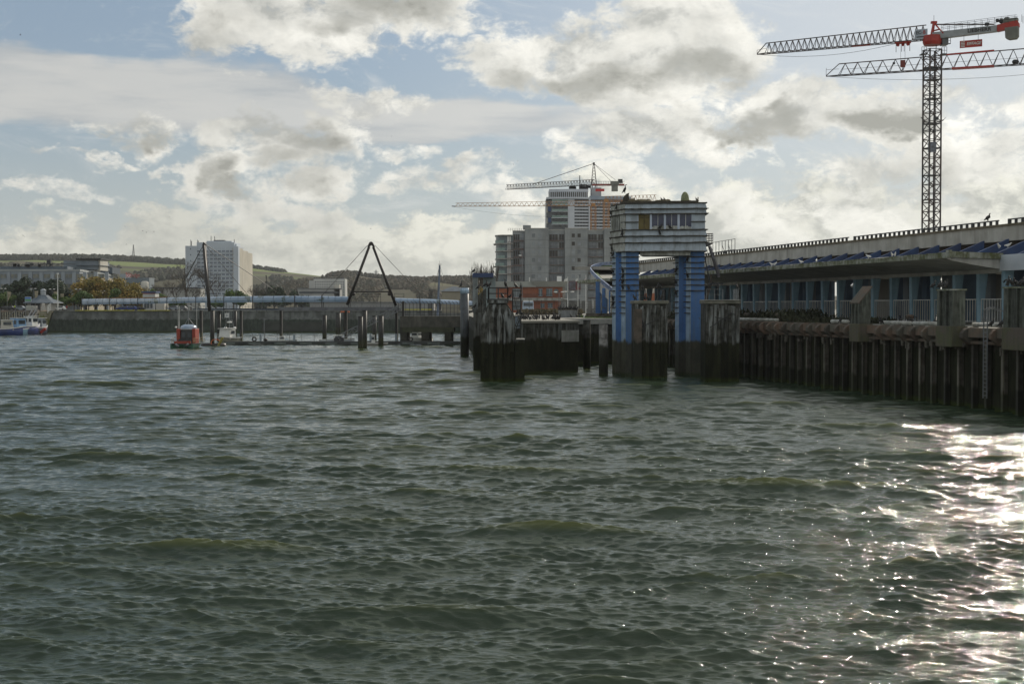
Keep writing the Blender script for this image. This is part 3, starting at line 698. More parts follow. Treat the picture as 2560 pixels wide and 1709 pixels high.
roof = MB().prism(grow(hexa, .20), 18.70, 18.80).build('roof', grime, tow)
up = [Vector((wx(1549, 156.4), 156.4)), Vector((wx(1744, 154.6), 154.6)), Vector((20.8, 159.5)), Vector((wx(1552, 161), 161))]
MB().prism(up, 18.80, 19.08).build('upstand', grime, roof)
# window zone: side panels proud, three mullion piers, panes
ef = (FR - FL).normalized(); fn = Vector((ef.y, -ef.x))
def fp(x, d=0.0):                                  # point on the front face under photo column x, d metres proud
    t_ = (x - 1564.5) / (1762 - 1564.5); return FL + (FR - FL) * t_ + fn * d
def fbox(x0, x1, z0, z1, d0, d1, name, m, parent=tow, bev=0):
    a, b_, c, d = fp(x0, d1), fp(x1, d1), fp(x1, d0), fp(x0, d0)
    return MB().prism([a, b_, c, d], z0, z1).build(name, m, parent, bevel=bev)
for x0, x1 in ((1564.5, 1594), (1729.5, 1762)):
    for z0, z1 in ((15.92, 16.70), (16.74, 17.54)):
        fbox(x0, x1, z0, z1, 0, .10, 'cladding_panel', clad)
    fbox(x0 - 3, x1 + 2, 16.68, 16.76, 0, .32, 'ledge', grime)
for i, (x0, x1) in enumerate(((1595.7, 1624.4), (1629.5, 1659.4), (1664.5, 1693.2), (1699, 1728.3))):
    w = fbox(x0, x1, 15.95, 17.52, .0, .015, 'window', ochre if i == 0 else glass_p, tow)
    if i == 0: w['label'] = 'ochre boarded window'; fbox(x0, x1, 17.2, 17.26, .015, .05, 'transom', grime, w)
    fbox((x0 + x1) / 2 - .5, (x0 + x1) / 2 + .5, 15.95, 17.52, .015, .06, 'glazing_bar', white_p if i else grime, w)
    if i:
        n = 7; b = MB(); rn = random.Random(i)
        for k in range(n):
            xa = x0 + (x1 - x0) * k / n; a, b_, c, d = fp(xa, .055), fp(xa + (x1 - x0) / n * .95, .055), fp(xa + (x1 - x0) / n * .95, .02), fp(xa, .02)
            b.prism([a, b_, c, d], 15.95, 16.22 + rn.uniform(-.05, .12))
        b.build('sill_guano', clad_side, w)
for x0, x1 in ((1594, 1595.7), (1624.4, 1629.5), (1659.4, 1664.5), (1693.2, 1699), (1728.3, 1729.5)):
    fbox(x0, x1, 15.92, 17.54, .0, .14, 'mullion', mat('pale mullion', (.50, .56, .66), (.42, .48, .56), rough=.5), tow)
# left splayed side: pale streaked strips and vertical slatted window
def sp(t_, d=0.0):
    e = (FL - BL).normalized(); n = Vector((e.y, -e.x)); return BL + (FL - BL) * t_ + n * d
for t0, t1, z0, z1, m_ in ((.72, 1.0, 15.95, 16.68, clad_side), (.72, 1.0, 16.78, 17.52, clad_side), (0, .12, 15.95, 17.5, clad_side), (0, 1., 14.56, 15.12, clad_side), (0, 1., 13.62, 14.44, clad_side), (0, 1., 17.64, 18.06, clad_side), (0, 1., 18.2, 18.66, clad_side), (0, 1., 15.26, 15.8, clad_side)):
    MB().prism([sp(t0, .19), sp(t1, .19), sp(t1, 0), sp(t0, 0)], z0, z1).build('side_panel', m_, tow)
w = MB().prism([sp(.12, .02), sp(.72, .02), sp(.72, 0), sp(.12, 0)], 15.95, 17.5).build('side_window', glass_p, tow)
b = MB()
for k in range(5):
    t_ = .16 + .13 * k; b.prism([sp(t_ - .02, .16), sp(t_ + .02, .16), sp(t_ + .02, .02), sp(t_ - .02, .02)], 15.95, 17.5)
b.build('louvre', clad_side, w)
# legs
def leg(xf0, xf1, Df, d_tot, name):
    P0 = Vector((wx(xf0, Df), Df)); P1 = Vector((wx(xf1, Df - .3), Df - .3)); ed = Vector((-.42, .907))
    lg = MB().prism([P0, P1, P1 + ed * .95, P0 + ed * .95], -1, 13.6).build('leg', blue, tow, bevel=.02)
    MB().prism([P0 + ef * .45 + ed * .95, P1 + ed * .95, P1 + ed * (d_tot - .75), P0 + ef * .45 + ed * (d_tot - .75)], -1, 13.6).build('web', blue, lg)
    MB().prism([P0 + ed * (d_tot - .75), P1 + ed * (d_tot - .75), P1 + ed * d_tot, P0 + ed * d_tot], -1, 13.6).build('rear_pillar', blue, lg)
    ln = Vector((ed.y * -1, ed.x))
    for s, e in ((0, .95), (d_tot - .75, d_tot)):
        MB().prism([P0 + ed * s, P0 + ed * e, P0 + ed * e + Vector((-.03, -.02)), P0 + ed * s + Vector((-.03, -.02))][::-1], -1, 13.6).build('sky_light_edge', blue_pale, lg)  # pale strips paint sky light onto the left faces
    for k in range(11):
        zz = 12.97 - .61 * k
        rn = random.Random(k)
        def slab(A, B, C, D_, nm):
            pts = []
            for u, w_ in ((A, B), (B, C), (C, D_), (D_, A)):
                n = max(2, int((w_ - u).length / .35))
                for j in range(n):
                    p = u + (w_ - u) * (j / n); pts.append((p.x + rn.uniform(-.04, .04), p.y + rn.uniform(-.04, .04)))
            dd = [rn.uniform(-.03, .03) for _ in pts]
            MB().prism(pts, lambda i: zz - .045 + dd[i], lambda i: zz + .045 + dd[i]).build(nm, grime, lg)
        if k < 7: slab(P0 + Vector((-.30, -.16)), P1 + Vector((.06, -.16)), P1 + ed * .5 + Vector((.06, 0)), P0 + ed * .95 + Vector((-.30, 0)), 'ledge')
        else: slab(P0 + Vector((-.30, 0.02)), P0 + ef * .02 + Vector((0, 0.02)), P0 + ed * .95 + Vector((.02, 0)), P0 + ed * .95 + Vector((-.30, 0)), 'ledge')
        A = P0 + ed * (d_tot - .75); slab(A + Vector((-.30, 0)), A + Vector((.02, 0)), A + ed * .75 + Vector((.02, 0)), A + ed * .75 + Vector((-.30, 0)), 'ledge')
    return lg
leg(1564.5, 1597, 154.9, 3.0, 'left'); leg(1727, 1761, 154.2, 3.2, 'right')
# underside slab and stubs
MB().prism([fp(1600, -.2), fp(1725, -.2), fp(1712, -4), fp(1603, -4)], 13.1, 13.62).build('floor_beam', clad_side, tow)
# dome, turret and rubble on the roof
dm = MB().lathe([(.46, 0), (.46, .35), (.40, .75), (.26, 1.02), (.10, 1.15)], (wx(1711.5, 157), 157, 19.05), 16).build('dome', mat('mossy dome', (.24, .26, .14), (.14, .15, .07), scale=2, rough=.8), roof, True)
x0 = wx(1556, 157); x1 = wx(1572.5, 157)
MB().extr([(x0, 157, 19.0), (x1, 157, 19.0), (x1 - .05, 157, 19.9), (x1 + .02, 157, 20.1), (x1 - .3, 157, 20.0), (x0 + .15, 157, 19.7)], (0, 1.2, 0)).build('turret', grime, roof)
b = MB(); rn = random.Random(5)
for i in range(48):
    x = rn.choice([rn.uniform(1576, 1625), rn.uniform(1576, 1650), rn.uniform(1600, 1745)]); s = rn.uniform(.08, .26)
    b.ball((wx(x, 157 + rn.uniform(-.8, 1.5)), 157 + rn.uniform(-.8, 1.5), 19.08 + s * .3), s * 1.6, s, s * rn.uniform(.6, 1.2), 6, 4)
for x_, w_, h_ in ((1604, 1.1, .36), (1616, .7, .30), (1590, .6, .22)): b.ball((wx(x_, 157), 157, 19.05), w_, .6, h_, 9, 5)
for x_ in (1744,): b.bar((wx(x_, 156), 156, 19), (wx(x_, 156), 156, 19.55), .1)
b.build('roof_rubble', mat('nest rubble', (.11, .09, .055), (.17, .145, .085), scale=3, rough=.95), roof)
# access stairs on the right of the tower
st = thing('access_stairs', 'dark steel access stairs with caged landing leaning on the right of the control tower', 'stairs', (wx(1785, 158), 158, 6))
Ds = 158.5
def sx(zx): return wx(1720 + zx / 6.03, Ds)
def sz(zy): return wz(560 + zy / 6.03, Ds)
b = MB()
for x_ in (250, 280, 325, 370):
    for dd in (0, 1.0): b.bar((sx(x_), Ds + dd, sz(300)), (sx(x_), Ds + dd, sz(145)), .06)
for zz in (145, 180, 215, 250, 285):
    for dd in (0, 1.0): b.bar((sx(240), Ds + dd, sz(zz)), (sx(370), Ds + dd, sz(zz)), .05)
    b.bar((sx(370), Ds, sz(zz)), (sx(370), Ds + 1, sz(zz)), .05)
b.build('cage', steel_d, st)
MB().extr([(sx(240), Ds, sz(295)), (sx(372), Ds, sz(295)), (sx(330), Ds, sz(325)), (sx(265), Ds, sz(350)), (sx(240), Ds, sz(345))], (0, 1.05, 0)).build('landing', steel_d, st)
b = MB()
for dd in (0, .9):
    b.bar((sx(322), Ds + dd, sz(330)), (sx(470), Ds + dd, sz(800)), .14)
b.bar((sx(340), Ds - .05, sz(330)), (sx(485), Ds - .05, sz(745)), .05); b.bar((sx(350), Ds + .95, sz(330)), (sx(490), Ds + .95, sz(745)), .05)
for k in range(20):
    t_ = k / 20; b.bar((sx(325 + 145 * t_), Ds, sz(340 + 450 * t_)), (sx(325 + 145 * t_), Ds + .9, sz(340 + 450 * t_)), .16, .03)
b.build('upper_flight', mat('weathered stair steel', (.16, .15, .16), (.07, .06, .06), rough=.6), st)
b = MB()
for x0_, y0_, x1_, y1_ in ((250, 420, 345, 880), (350, 760, 460, 760), (250, 500, 290, 500)):
    b.bar((sx(x0_), Ds + 1, sz(y0_)), (sx(x1_), Ds + 1, sz(y1_)), .12)
for k in range(11):
    t_ = k / 11; b.bar((sx(262 + 60 * t_), Ds + 1, sz(380 + 330 * t_)), (sx(380 + 50 * t_), Ds + 1, sz(380 + 330 * t_)), .035)
for k in range(4): b.bar((sx(265 + 35 * k), Ds + 1, sz(360)), (sx(300 + 40 * k), Ds + 1, sz(700)), .03)
b.build('safety_mesh', steel_d, st)
MB().box((sx(300) + sx(500)) / 2, Ds + .5, sz(900), sx(500) - sx(250), 1.6, .18).build('middle_landing', steel_d, st)
b = MB(); b.bar((sx(345), Ds + .1, sz(900)), (sx(250), Ds + .1, sz(1240)), .22); b.bar((sx(345), Ds + .9, sz(900)), (sx(250), Ds + .9, sz(1240)), .22)
b.bar((sx(345), Ds + .1, sz(760)), (sx(345), Ds + .1, sz(900)), .14)
b.build('lower_flight', mat('rusty brace', (.12, .09, .06), (.07, .05, .04), scale=2, rough=.8), st)

# ------------------------------------------------------------------ dolphins
def ribbed(name, label, x0, x1, D, ztop, depth, loc_ribs, seed, taper=None, chamfer=None):
    rn = random.Random(seed); X0, X1 = wx(x0, D), wx(x1, D)
    t = thing(name, label, 'dolphin', ((X0 + X1) / 2, D + depth / 2, 0), 'concrete mooring dolphins')
    if taper:
        z_t = taper
        MB().prism([(X0, D), (X1, D), (X1, D + depth), (X0, D + depth)], -1, z_t).build('body', marine, t, bevel=.05)
        a = [(X0, D), (X1, D), (X1, D + depth), (X0, D + depth)]; i = chamfer
        MB().prism(a, z_t, ztop - .35, [(X0 + i, D + .3), (X1 - i, D + .3), (X1 - i, D + depth - .3), (X0 + i, D + depth - .3)]).build('shoulder', marine, t, bevel=.04)
    else:
        MB().prism([(X0, D), (X1, D), (X1, D + depth), (X0, D + depth)], -1, ztop - .35).build('body', marine, t, bevel=.05)
        i = 0
    MB().prism([(X0 + i - .12, D + .0 - .12), (X1 - i + .12, D - .12), (X1 - i + .12, D + depth + .12), (X0 + i - .12, D + depth + .12)], ztop - .35, ztop).build('top_slab', conc if taper else mat('streaky slab', (.22, .21, .17), (.12, .12, .09), scale=1, rough=.9), t, bevel=.04)
    for k in range(loc_ribs):
        w = rn.uniform(.16, .30); xc = X0 + (X1 - X0) * (k + .5 + rn.uniform(-.2, .2)) / loc_ribs; zb = rn.uniform(-1, 3.2) if k % 2 else -1
        zt = (taper or ztop - .5) - rn.uniform(0, .5)
        dr = .22 if taper else .07
        r = MB().prism([(xc - w, D - dr), (xc + w, D - dr), (xc + w, D), (xc - w, D)], zb, zt)
        if taper:
            fx = 1 - chamfer / ((X1 - X0) / 2); c0 = (X0 + X1) / 2
            r.prism([(xc - w, D - .22), (xc + w, D - .22), (xc + w, D), (xc - w, D)], zt, ztop - .42, [(c0 + (xc - c0) * fx - w * .7, D + .1), (c0 + (xc - c0) * fx + w * .7, D + .1), (c0 + (xc - c0) * fx + w * .7, D + .3), (c0 + (xc - c0) * fx - w * .7, D + .3)])
        r.build('fender_rib', marine_rib, t, bevel=.03)
    if not taper:
        n = 9
        for k in range(n):
            w = (X1 - X0) / n; xa = X0 + w * k; dd = rn.uniform(.03, .16)
            MB().prism([(xa + .02, D - dd), (xa + w - .02, D - dd), (xa + w - .02, D), (xa + .02, D)], -1, ztop - .42 + rn.uniform(-.5, .06)).build('facing_timber', marine_rib, t, bevel=.02)
        for k in range(4):
            MB().tube((X0 + rn.uniform(.3, X1 - X0 - .3), D - .2, rn.uniform(4.6, 7.2)), (X0 + rn.uniform(.3, X1 - X0 - .3), D - .22, rn.uniform(4.6, 7.2)), .04, n=6).build('hanging_bar', steel_d, t)
    return t, X0, X1
def rails(parent, pts, z0, h, n_mid=1, m=None, w=.07, step=1.0, name='guard_rail'):
    b = MB()
    for p0, p1 in zip(pts, pts[1:]):
        p0, p1 = Vector((*p0, 0)), Vector((*p1, 0)); L = (p1 - p0).length; n = max(1, round(L / step))
        for k in range(n + 1):
            p = p0.lerp(p1, k / n); b.bar((p.x, p.y, z0), (p.x, p.y, z0 + h), w)
        for j in range(n_mid + 1):
            z = z0 + h * (1 - j / (n_mid + 1)); b.bar((p0.x, p0.y, z), (p1.x, p1.y, z), w * .8)
    return b.build(name, m or steel_d, parent)
dA, X0, X1 = ribbed('mooring_dolphin', 'tall weathered dolphin with chamfered shoulders and handrail, left end of the quay', 1201, 1288, 143.0, 8.25, 4.0, 8, 21, 6.55, .85)
b = MB(); rn = random.Random(2)
for k in range(17): x = X0 + .75 + (X1 - X0 - 1.5) * k / 16; b.box(x, 142.95, 8.08, .13, .16, .30)
b.build('grating', marine_rib, dA)
MB().box((X0 + X1) / 2, 144.8, 8.3, X1 - X0 - 1.2, 3.9, .1).build('deck_plate', steel_d, dA)
rails(dA, [(X0 + .8, 143.2), (X1 - .75, 143.2), (X1 - .75, 146.5), (X0 + .8, 146.5), (X0 + .8, 143.2)], 8.34, 1.12, 1, steel_d, .10, 1.25)
# low front extension and stepped planks on its right
MB().prism([(X1, 142.6), (wx(1311.5, 142.6), 142.6), (wx(1311.5, 142.6), 146), (X1, 146)], -1, 4.25).build('side_block', marine, dA, bevel=.04)
MB().prism([(X1 + .1, 142.5), (wx(1312, 142.5), 142.5), (wx(1312, 142.5), 146), (X1 + .1, 146)], 4.25, 4.33).build('side_slab', conc, dA)
b = MB(); b.bar((X1 - .2, 142.7, 6.9), (wx(1286, 143), 142.9, 2.2), .10); b.bar((wx(1305, 143), 142.5, 7.0), (X1 - .1, 142.5, 4.9), .10); b.bar((wx(1301, 143), 142.7, 7.0), (X1 - .2, 142.7, 5.1), .08)
b.build('brace', marine_rib, dA)
# ladder frame right of the platform
lf = thing('ladder_frame', 'dark ladder frame rising beside the chamfered dolphin', 'ladder', (wx(1300, 147), 147, 5))
b = MB()
for x_ in (1281.5, 1302): b.bar((wx(x_, 147), 147, 5.2), (wx(x_, 147), 147, 9.3), .13)
for z in (5.6, 6.6, 7.6, 8.4, 9.2): b.bar((wx(1281.5, 147), 147, z), (wx(1302, 147), 147, z), .08)
b.bar((wx(1281.5, 147), 147, 9.2), (wx(1303, 147), 147, 5.4), .06)
b.build('frame', steel_d, lf); MB().box(wx(1291.5, 147.5), 147.5, 5.95, 1.0, .8, 1.3).build('locker', mat('blue white locker', (.30, .38, .48), (.2, .24, .28), scale=3, rough=.5), lf, bevel=.03)
dB, X0, X1 = ribbed('mooring_dolphin', 'streaked square dolphin with small handrail between the blue tower legs', 1586, 1669, 147.5, 8.2, 3.8, 3, 33)
MB().prism([(X0 - .1, 147.1), (X0 + .75, 147.1), (X0 + .75, 147.5), (X0 - .1, 147.5)], -1, 7.3).build('corner_post', mat('brown corner post', (.12, .095, .075), (.07, .06, .045), scale=1.5, rough=.85, tide=4), dB, bevel=.03)
rails(dB, [(X0 + .2, 147.9), (X0 + 1.2, 147.9)], 8.2, 1.1, 1, steel_d, .09, .5); rails(dB, [(X1 - 1.0, 148), (X1 - .2, 148), (X1 - .2, 151)], 8.2, 1.1, 1, steel_d, .08, .6)
dC, X0, X1 = ribbed('mooring_dolphin', 'streaked square dolphin with sunlit slab, right of the control tower', 1764, 1849, 143.5, 8.2, 3.8, 3, 47)
MB().box((X0 + X1) / 2, 145.3, 8.24, X1 - X0 + .2, 4.0, .06).build('painted_sun_top', conc_pale, dC)  # pale sheet over the slab, painting its sunlit top
rails(dC, [(X0 + .1, 143.7), (X0 + 1.75, 143.7)], 8.27, 1.05, 1, steel, .07, .8); rails(dC, [(X1 - .6, 143.7), (X1, 143.7), (X1, 147)], 8.27, 1.05, 2, steel, .07, .4)
# portal frame and inner wall left of dolphin A
po = thing('gangway_portal', 'concrete portal with dark blue crossbeam behind the chamfered dolphin', 'portal', (wx(1207, 165), 165, 0))
Dp = 165
MB().box((wx(1181, Dp) + wx(1234, Dp)) / 2, Dp + .4, wz(688, Dp), wx(1234, Dp) - wx(1181, Dp), 1.0, .50).build('crossbeam', navy, po, bevel=.02)
MB().prism([(wx(1181.5, Dp), Dp), (wx(1194.5, Dp), Dp), (wx(1194.5, Dp), Dp + .8), (wx(1181.5, Dp), Dp + .8)], 7.0, wz(693.3, Dp)).build('column', mat('portal concrete', (.20, .225, .22), (.12, .13, .13), scale=1.2, rough=.8, streak=((.32, .35, .36), .5, 2)), po)
MB().prism([(wx(1208, Dp + 1), Dp + .9), (wx(1239, Dp + 1), Dp + .9), (wx(1239, Dp + 1), Dp + 1.4), (wx(1208, Dp + 1), Dp + 1.4)], 6.0, wz(693.3, Dp)).build('panel', mat('grey green panel', (.22, .27, .27), (.17, .20, .20), scale=.8, rough=.6), po)
MB().prism([(wx(1183.5, Dp), Dp - .6), (wx(1206, Dp), Dp - .6), (wx(1206, Dp), Dp + 3), (wx(1183.5, Dp), Dp + 3)], -1, 7.3).build('base_wall', marine, po)
b = MB()
for k in range(7): b.bar((wx(1196 + k * 3, 160), 160, 6.9), (wx(1196 + k * 3, 160), 160, 8.9 + .12 * k), .12)
b.build('picket_screen', marine_rib, po)
# piles in the water
def pile(label, x0, x1, D, ztop, m=None, group='steel piles in the harbour', cap=None):
    X0, X1 = wx(x0, D), wx(x1, D); r = (X1 - X0) / 2; c = ((X0 + X1) / 2, D + r, 0)
    t = thing('mooring_pile', label, 'pile', c, group)
    MB().tube((c[0], c[1], -1.5), (c[0], c[1], ztop), r, n=20).build('shaft', m or marine, t, True)
    if cap: MB().tube((c[0], c[1], ztop - cap[1]), (c[0], c[1], ztop + .02), r + .02, n=20).build('painted_top', cap[0], t, True)
    else: MB().tube((c[0], c[1], ztop), (c[0], c[1], ztop + .05), r + .03, n=20).build('cap', steel_d, t)
    return t
darkpile = mat('dark blue grey pile', (.060, .070, .080), (.035, .04, .042), scale=1.2, rough=.5, tide=3.0, streak=((.12, .14, .15), .4, 2))
pile('single thick pile with pale blue painted top, left of the portal', 1150.5, 1172, 216, wz(720, 216), darkpile, cap=(blue_pale, .85))
pile('slender pile under the pale quay deck, nearer the quay head', 1458.5, 1477, 168, 5.95, marine, cap=None)
pile('broken white streaked pile with hanging chain left of the blue tower', 1498, 1521, 155, 5.65, mat('broken pile', (.30, .29, .27), (.09, .085, .075), scale=1.6, rough=.85, tide=3.3, streak=((.05, .05, .04), .7, 2.5)))
# ------------------------------------------------------------------ far quay (left)
fq = thing('far_quay_wall', 'long battered masonry quay wall with weed line across the far side of the basin', 'quay wall', (wx(560, 431), 431, 0))
Dq = 430.0
xl, xr = wx(111, Dq), -11.5
MB().extr([(xl, Dq, -1), (xr, Dq, -1), (xr, Dq + 1.2, 6.4), (wx(132, Dq), Dq + 1.2, 6.4)], (0, 6, 0)).build('wall', stone, fq)
MB().prism([(wx(131, Dq), Dq + .9), (xr, Dq + .9), (xr, Dq + 3), (wx(131, Dq), Dq + 3)], 6.4, 6.62).build('coping', conc, fq)
for a_, c_ in ((186, 334), (342, 424)): MB().box((wx(a_, Dq) + wx(c_, Dq)) / 2, Dq + .85, 6.56, wx(c_, Dq) - wx(a_, Dq), .3, .22).build('yellow_edge', yellow, fq)
b = MB()
for i in range(24): x_ = wx(482 + i * 4.6, Dq); b.box(x_, Dq + .55, 5.2, .16, .4, 2.3)
b.build('timber_fender', mat('grey timber piles', (.22, .25, .24), (.12, .14, .13), scale=2, rough=.9), fq)
MB().box(wx(735, Dq), Dq + .3, 1.7, wx(800, Dq) - wx(640, Dq), 1.0, 2.8).build('patched_panel', mat('patched panel', (.065, .07, .06), (.045, .05, .042), scale=.3, rough=.9), fq)
ground_sheet('promenade', [(wx(-20, Dq), Dq + 3.2), (xr + 20, Dq + 3.2), (xr + 20, Dq + 70), (wx(-20, Dq), Dq + 70)], 6.45, asphalt, 'harbour promenade and car park')
pe = thing('pier_end', 'pale sunlit masonry pier end with green algae, left end of the far quay wall', 'quay wall', (wx(105, 428), 428, 0))
MB().extr([(wx(96, 424), 424, -1), (wx(113, 430), 430, -1), (wx(131, 431), 431, 6.35), (wx(97, 426), 426, 6.35)], (-2.0, 12, 0)).build('masonry', stone_l, pe)
# timber wharf with piles, far left
tw = thing('timber_wharf', 'old timber wharf on many posts behind the moored fishing boats', 'wharf', (wx(40, 428), 428, 0))
Dw = 427.0
MB().box((wx(-30, Dw) + wx(103, Dw)) / 2, Dw + 3.5, 6.35, wx(103, Dw) - wx(-30, Dw), 7.5, .5).build('deck', mat('wharf deck edge', (.24, .17, .13), (.13, .12, .10), scale=.4, rough=.9), tw)
rn = random.Random(4)
for i in range(22):
    x_ = wx(-20 + i * 5.7, Dw); MB().box(x_, Dw - .1, 2.5, .26 + rn.uniform(-.05, .09), .4, 7.3).build('post', mat('pale wharf post', (.42, .39, .30), (.24, .22, .17), scale=2, rough=.9, tide=.8), tw)
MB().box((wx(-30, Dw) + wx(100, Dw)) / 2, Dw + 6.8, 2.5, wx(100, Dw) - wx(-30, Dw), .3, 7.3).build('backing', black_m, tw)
# boarding stairs down to the boats
gs = thing('boarding_ramp', 'twin railed grey boarding ramp sloping down to the fishing boats', 'gangway', (wx(78, 424), 424, 2))
for k, (xa, xb) in enumerate(((81, 65), (90, 73), (97, 79))):
    MB().bar((wx(xa, 426), 426, wz(776, 426)), (wx(xb, 417), 417, wz(804, 417)), .28, .7).build('side_beam', steel if k < 2 else timber, gs)
MB().extr([(wx(81, 426), 426, wz(780, 426)), (wx(90, 426), 426, wz(780, 426)), (wx(73, 417), 417, wz(808, 417)), (wx(65, 417), 417, wz(808, 417))], (0, 0, .1)).build('walkway', asphalt, gs)
MB().box(wx(72, 427), 428, wz(775, 427), wx(80, 427) - wx(63, 427), .6, 2.7).build('gate_panel', mat('grey gate panel', (.40, .40, .36), (.33, .33, .30), rough=.7), gs)
MB().box(wx(86, 427), 428, wz(775, 427), wx(90.5, 427) - wx(82, 427), .6, 2.6).build('gate_panel', mat('grey gate panel', None), gs)
wr = thing('white_railing', 'small white handrail leaning at the corner of the far quay', 'railing', (wx(124, 429), 429, 6.5))
b = MB()
for k in range(5): b.bar((wx(120, 429), 429, 6.2 + k * .45), (wx(128, 430), 430, 6.9 + k * .45), .14)
b.bar((wx(120, 429), 429, 5.8), (wx(120, 429), 429, 8.0), .16); b.build('rails', white_p, wr)

# ------------------------------------------------------------------ boats
def hull_mb(L, Bm, H, zk=-.4, bow=1, trans=.85, flare=.18, n=12):
    """hull along +Y (bow at +Y): lofted sections, returned with deck outline"""
    b = MB(); secs = []
    for i in range(n + 1):
        t = i / n; w = Bm / 2 * (trans + (1 - trans) * math.sin(min(t / .35, 1) * 1.5708)) if t < .35 else Bm / 2 * (1 - ((t - .35) / .65) ** 2.3)
        w = max(w, .02); y = -L / 2 + L * t; sh = H + .28 * H * max(0, (t - .4) / .6) ** 2; fw = w * (1 - flare * (.4 + t))
        secs.append([(-w, y, sh), (-fw * .98, y, sh * .45), (-fw * .75, y, zk), (fw * .75, y, zk), (fw * .98, y, sh * .45), (w, y, sh)])
    vs = [p for s_ in secs for p in s_]; fs = []
    for i in range(n):
        for k in range(5): fs.append((i * 6 + k, (i + 1) * 6 + k, (i + 1) * 6 + k + 1, i * 6 + k + 1))
        fs.append((i * 6 + 5, (i + 1) * 6 + 5, (i + 1) * 6, i * 6))
    fs.append((0, 1, 2, 3, 4, 5)); return b.add(vs, fs)
def boat(name, label, cat, x, D, rz, L, Bm, H, hm, cabin=None, group=None, extras=None, stripe=None):
    """cabin = (length, width, height, y offset, material)"""
    t = thing(name, label, cat, (0, 0, 0), group)
    hull_mb(L, Bm, H).build('hull', hm, t, True)
    b = hull_mb(L * 1.005, Bm * 1.03, H); 
    rim = MB()
    hb = hull_mb(L, Bm, H).v; n = len(hb) // 6
    for i in range(n - 1):
        for k in (0, 5): rim.bar(hb[i * 6 + k], hb[(i + 1) * 6 + k], .14, .14)
    rim.bar(hb[0], hb[5], .14, .14); rim.build('gunwale', white_p if stripe is None else stripe, t)
    if cabin:
        cl, cw, ch, cy, cm = cabin
        MB().prism([(-cw / 2, cy - cl / 2), (cw / 2, cy - cl / 2), (cw / 2 * .85, cy + cl / 2), (-cw / 2 * .85, cy + cl / 2)], H * .8, H + ch, [(-cw / 2 * .88, cy - cl / 2 + .1), (cw / 2 * .88, cy - cl / 2 + .1), (cw / 2 * .7, cy + cl / 2 - .35), (-cw / 2 * .7, cy + cl / 2 - .35)]).build('cabin', cm, t, bevel=.04)
        MB().box(0, cy, H + ch + .04, cw * .98, cl * 1.0, .09).build('cabin_roof', white_p, t)
        for s in (-1, 1):
            MB().box(s * cw * .24, cy - cl / 2 + .04, H + ch * .62, cw * .30, .06, ch * .36).build('window', glass, t)
            MB().box(s * cw * .445, cy, H + ch * .62, .06, cl * .6, ch * .34).build('window', glass, t)
    if extras: extras(t)
    t.location = (wx(x, D), D, 0); t.rotation_euler = (0, 0, rz)
    if name == 'fishing_boat': t.scale = (1.25, 1.1, 1.35)
    return t
def lifeboat_extras(t):
    LO = mat('lifeboat red orange', (.33, .045, .02), (.25, .035, .018), rough=.5)
    MB().box(0, -6.92, .66, 4.2, .16, 1.1).build('transom_band', green_p, t)
    MB().box(0, -6.95, .02, 4.25, .3, .22).build('bumper', black_m, t)
    for s in (-1, 1):
        MB().tube((s * 1.15, -6.95, 1.15), (s * .55, -6.98, .55) if s < 0 else (.55 + 1.0, -6.98, 1.2), .26, n=10).build('fender', steel, t, True) if s < 0 else MB().tube((1.3, -6.95, 1.2), (.75, -6.98, .62), .26, n=10).build('fender', steel, t, True)
    MB().box(0, -6.2, 1.45, 3.0, .4, .55).build('aft_locker', LO, t)
    for s in (-1, 1): LO = mat('lifeboat red orange', (.42, .075, .03), (.32, .055, .025), rough=.5); MB().prism([(s * 1.75, -3.4), (s * 1.15, -3.4), (s * 1.1, .8), (s * 1.6, .8)][::(1 if s < 0 else -1)], 1.0, 4.3).build('side_wing', LO, t, bevel=.05)
    MB().box(0, -2.6, 2.6, 2.3, .2, 1.5).build('aft_bulkhead', steel_d, t)
    for x_ in (-.55, .35): MB().box(x_, -2.75, 3.75, .42, .06, .34).build('window', mat('pale window', (.45, .50, .46), rough=.2), t)  # panes in one plain pale tone
    b = MB().lathe([(1.55, 0), (1.6, .3), (1.35, .75), (.8, 1.0)], (0, -.9, 4.2), 14, 1.0, 1.2); b.build('wheelhouse_roof', mat('pale grey blue roof', (.35, .42, .52), (.25, .32, .42), rough=.25), t, True)
    b = MB(); b.bar((-.7, -1.2, 5.1), (0, -1.2, 6.6), .10); b.bar((1.1, -1.2, 5.0), (0, -1.2, 6.6), .10); b.bar((0, -1.2, 5), (0, -1.2, 8.9), .12); b.bar((-1.05, -1.2, 6.9), (1.05, -1.2, 6.9), .16)
    b.build('radar_mast', steel, t)
    b = MB(); b.bar((-1.7, -2, 4.2), (-1.75, -2, 9.6), .06); b.bar((-1.5, -2, 4.2), (-1.45, -2, 9.2), .06); b.bar((1.75, -2, 4.2), (1.75, -2, 8.7), .06); b.build('whip_antenna', white_p, t)
    MB().ball((-2.1, -2.2, 4.6), .24).build('searchlight', white_p, t, True)
    b = MB()
    for s in (-1, 1):
        for y in (-6.4, -5.4, -4.4, 0, 2, 4): b.bar((s * 2.0, y, 1.3), (s * 2.0, y, 2.3), .06)
        b.bar((s * 2.0, -6.4, 2.3), (s * 2.0, 4, 2.3), .06); b.bar((s * 2.0, -6.4, 1.8), (s * 2.0, 4, 1.8), .05)
    b.build('deck_rail', mat('brass rail', (.35, .25, .12), rough=.5), t)
    rn = random.Random(1); b = MB()
    for i in range(14): b.box(rn.uniform(-1.2, 1.3), rn.uniform(-4.8, -4.2), 1.4 + rn.uniform(0, .7), .4, .4, .4)
    b.build('deck_gear', steel_d, t)
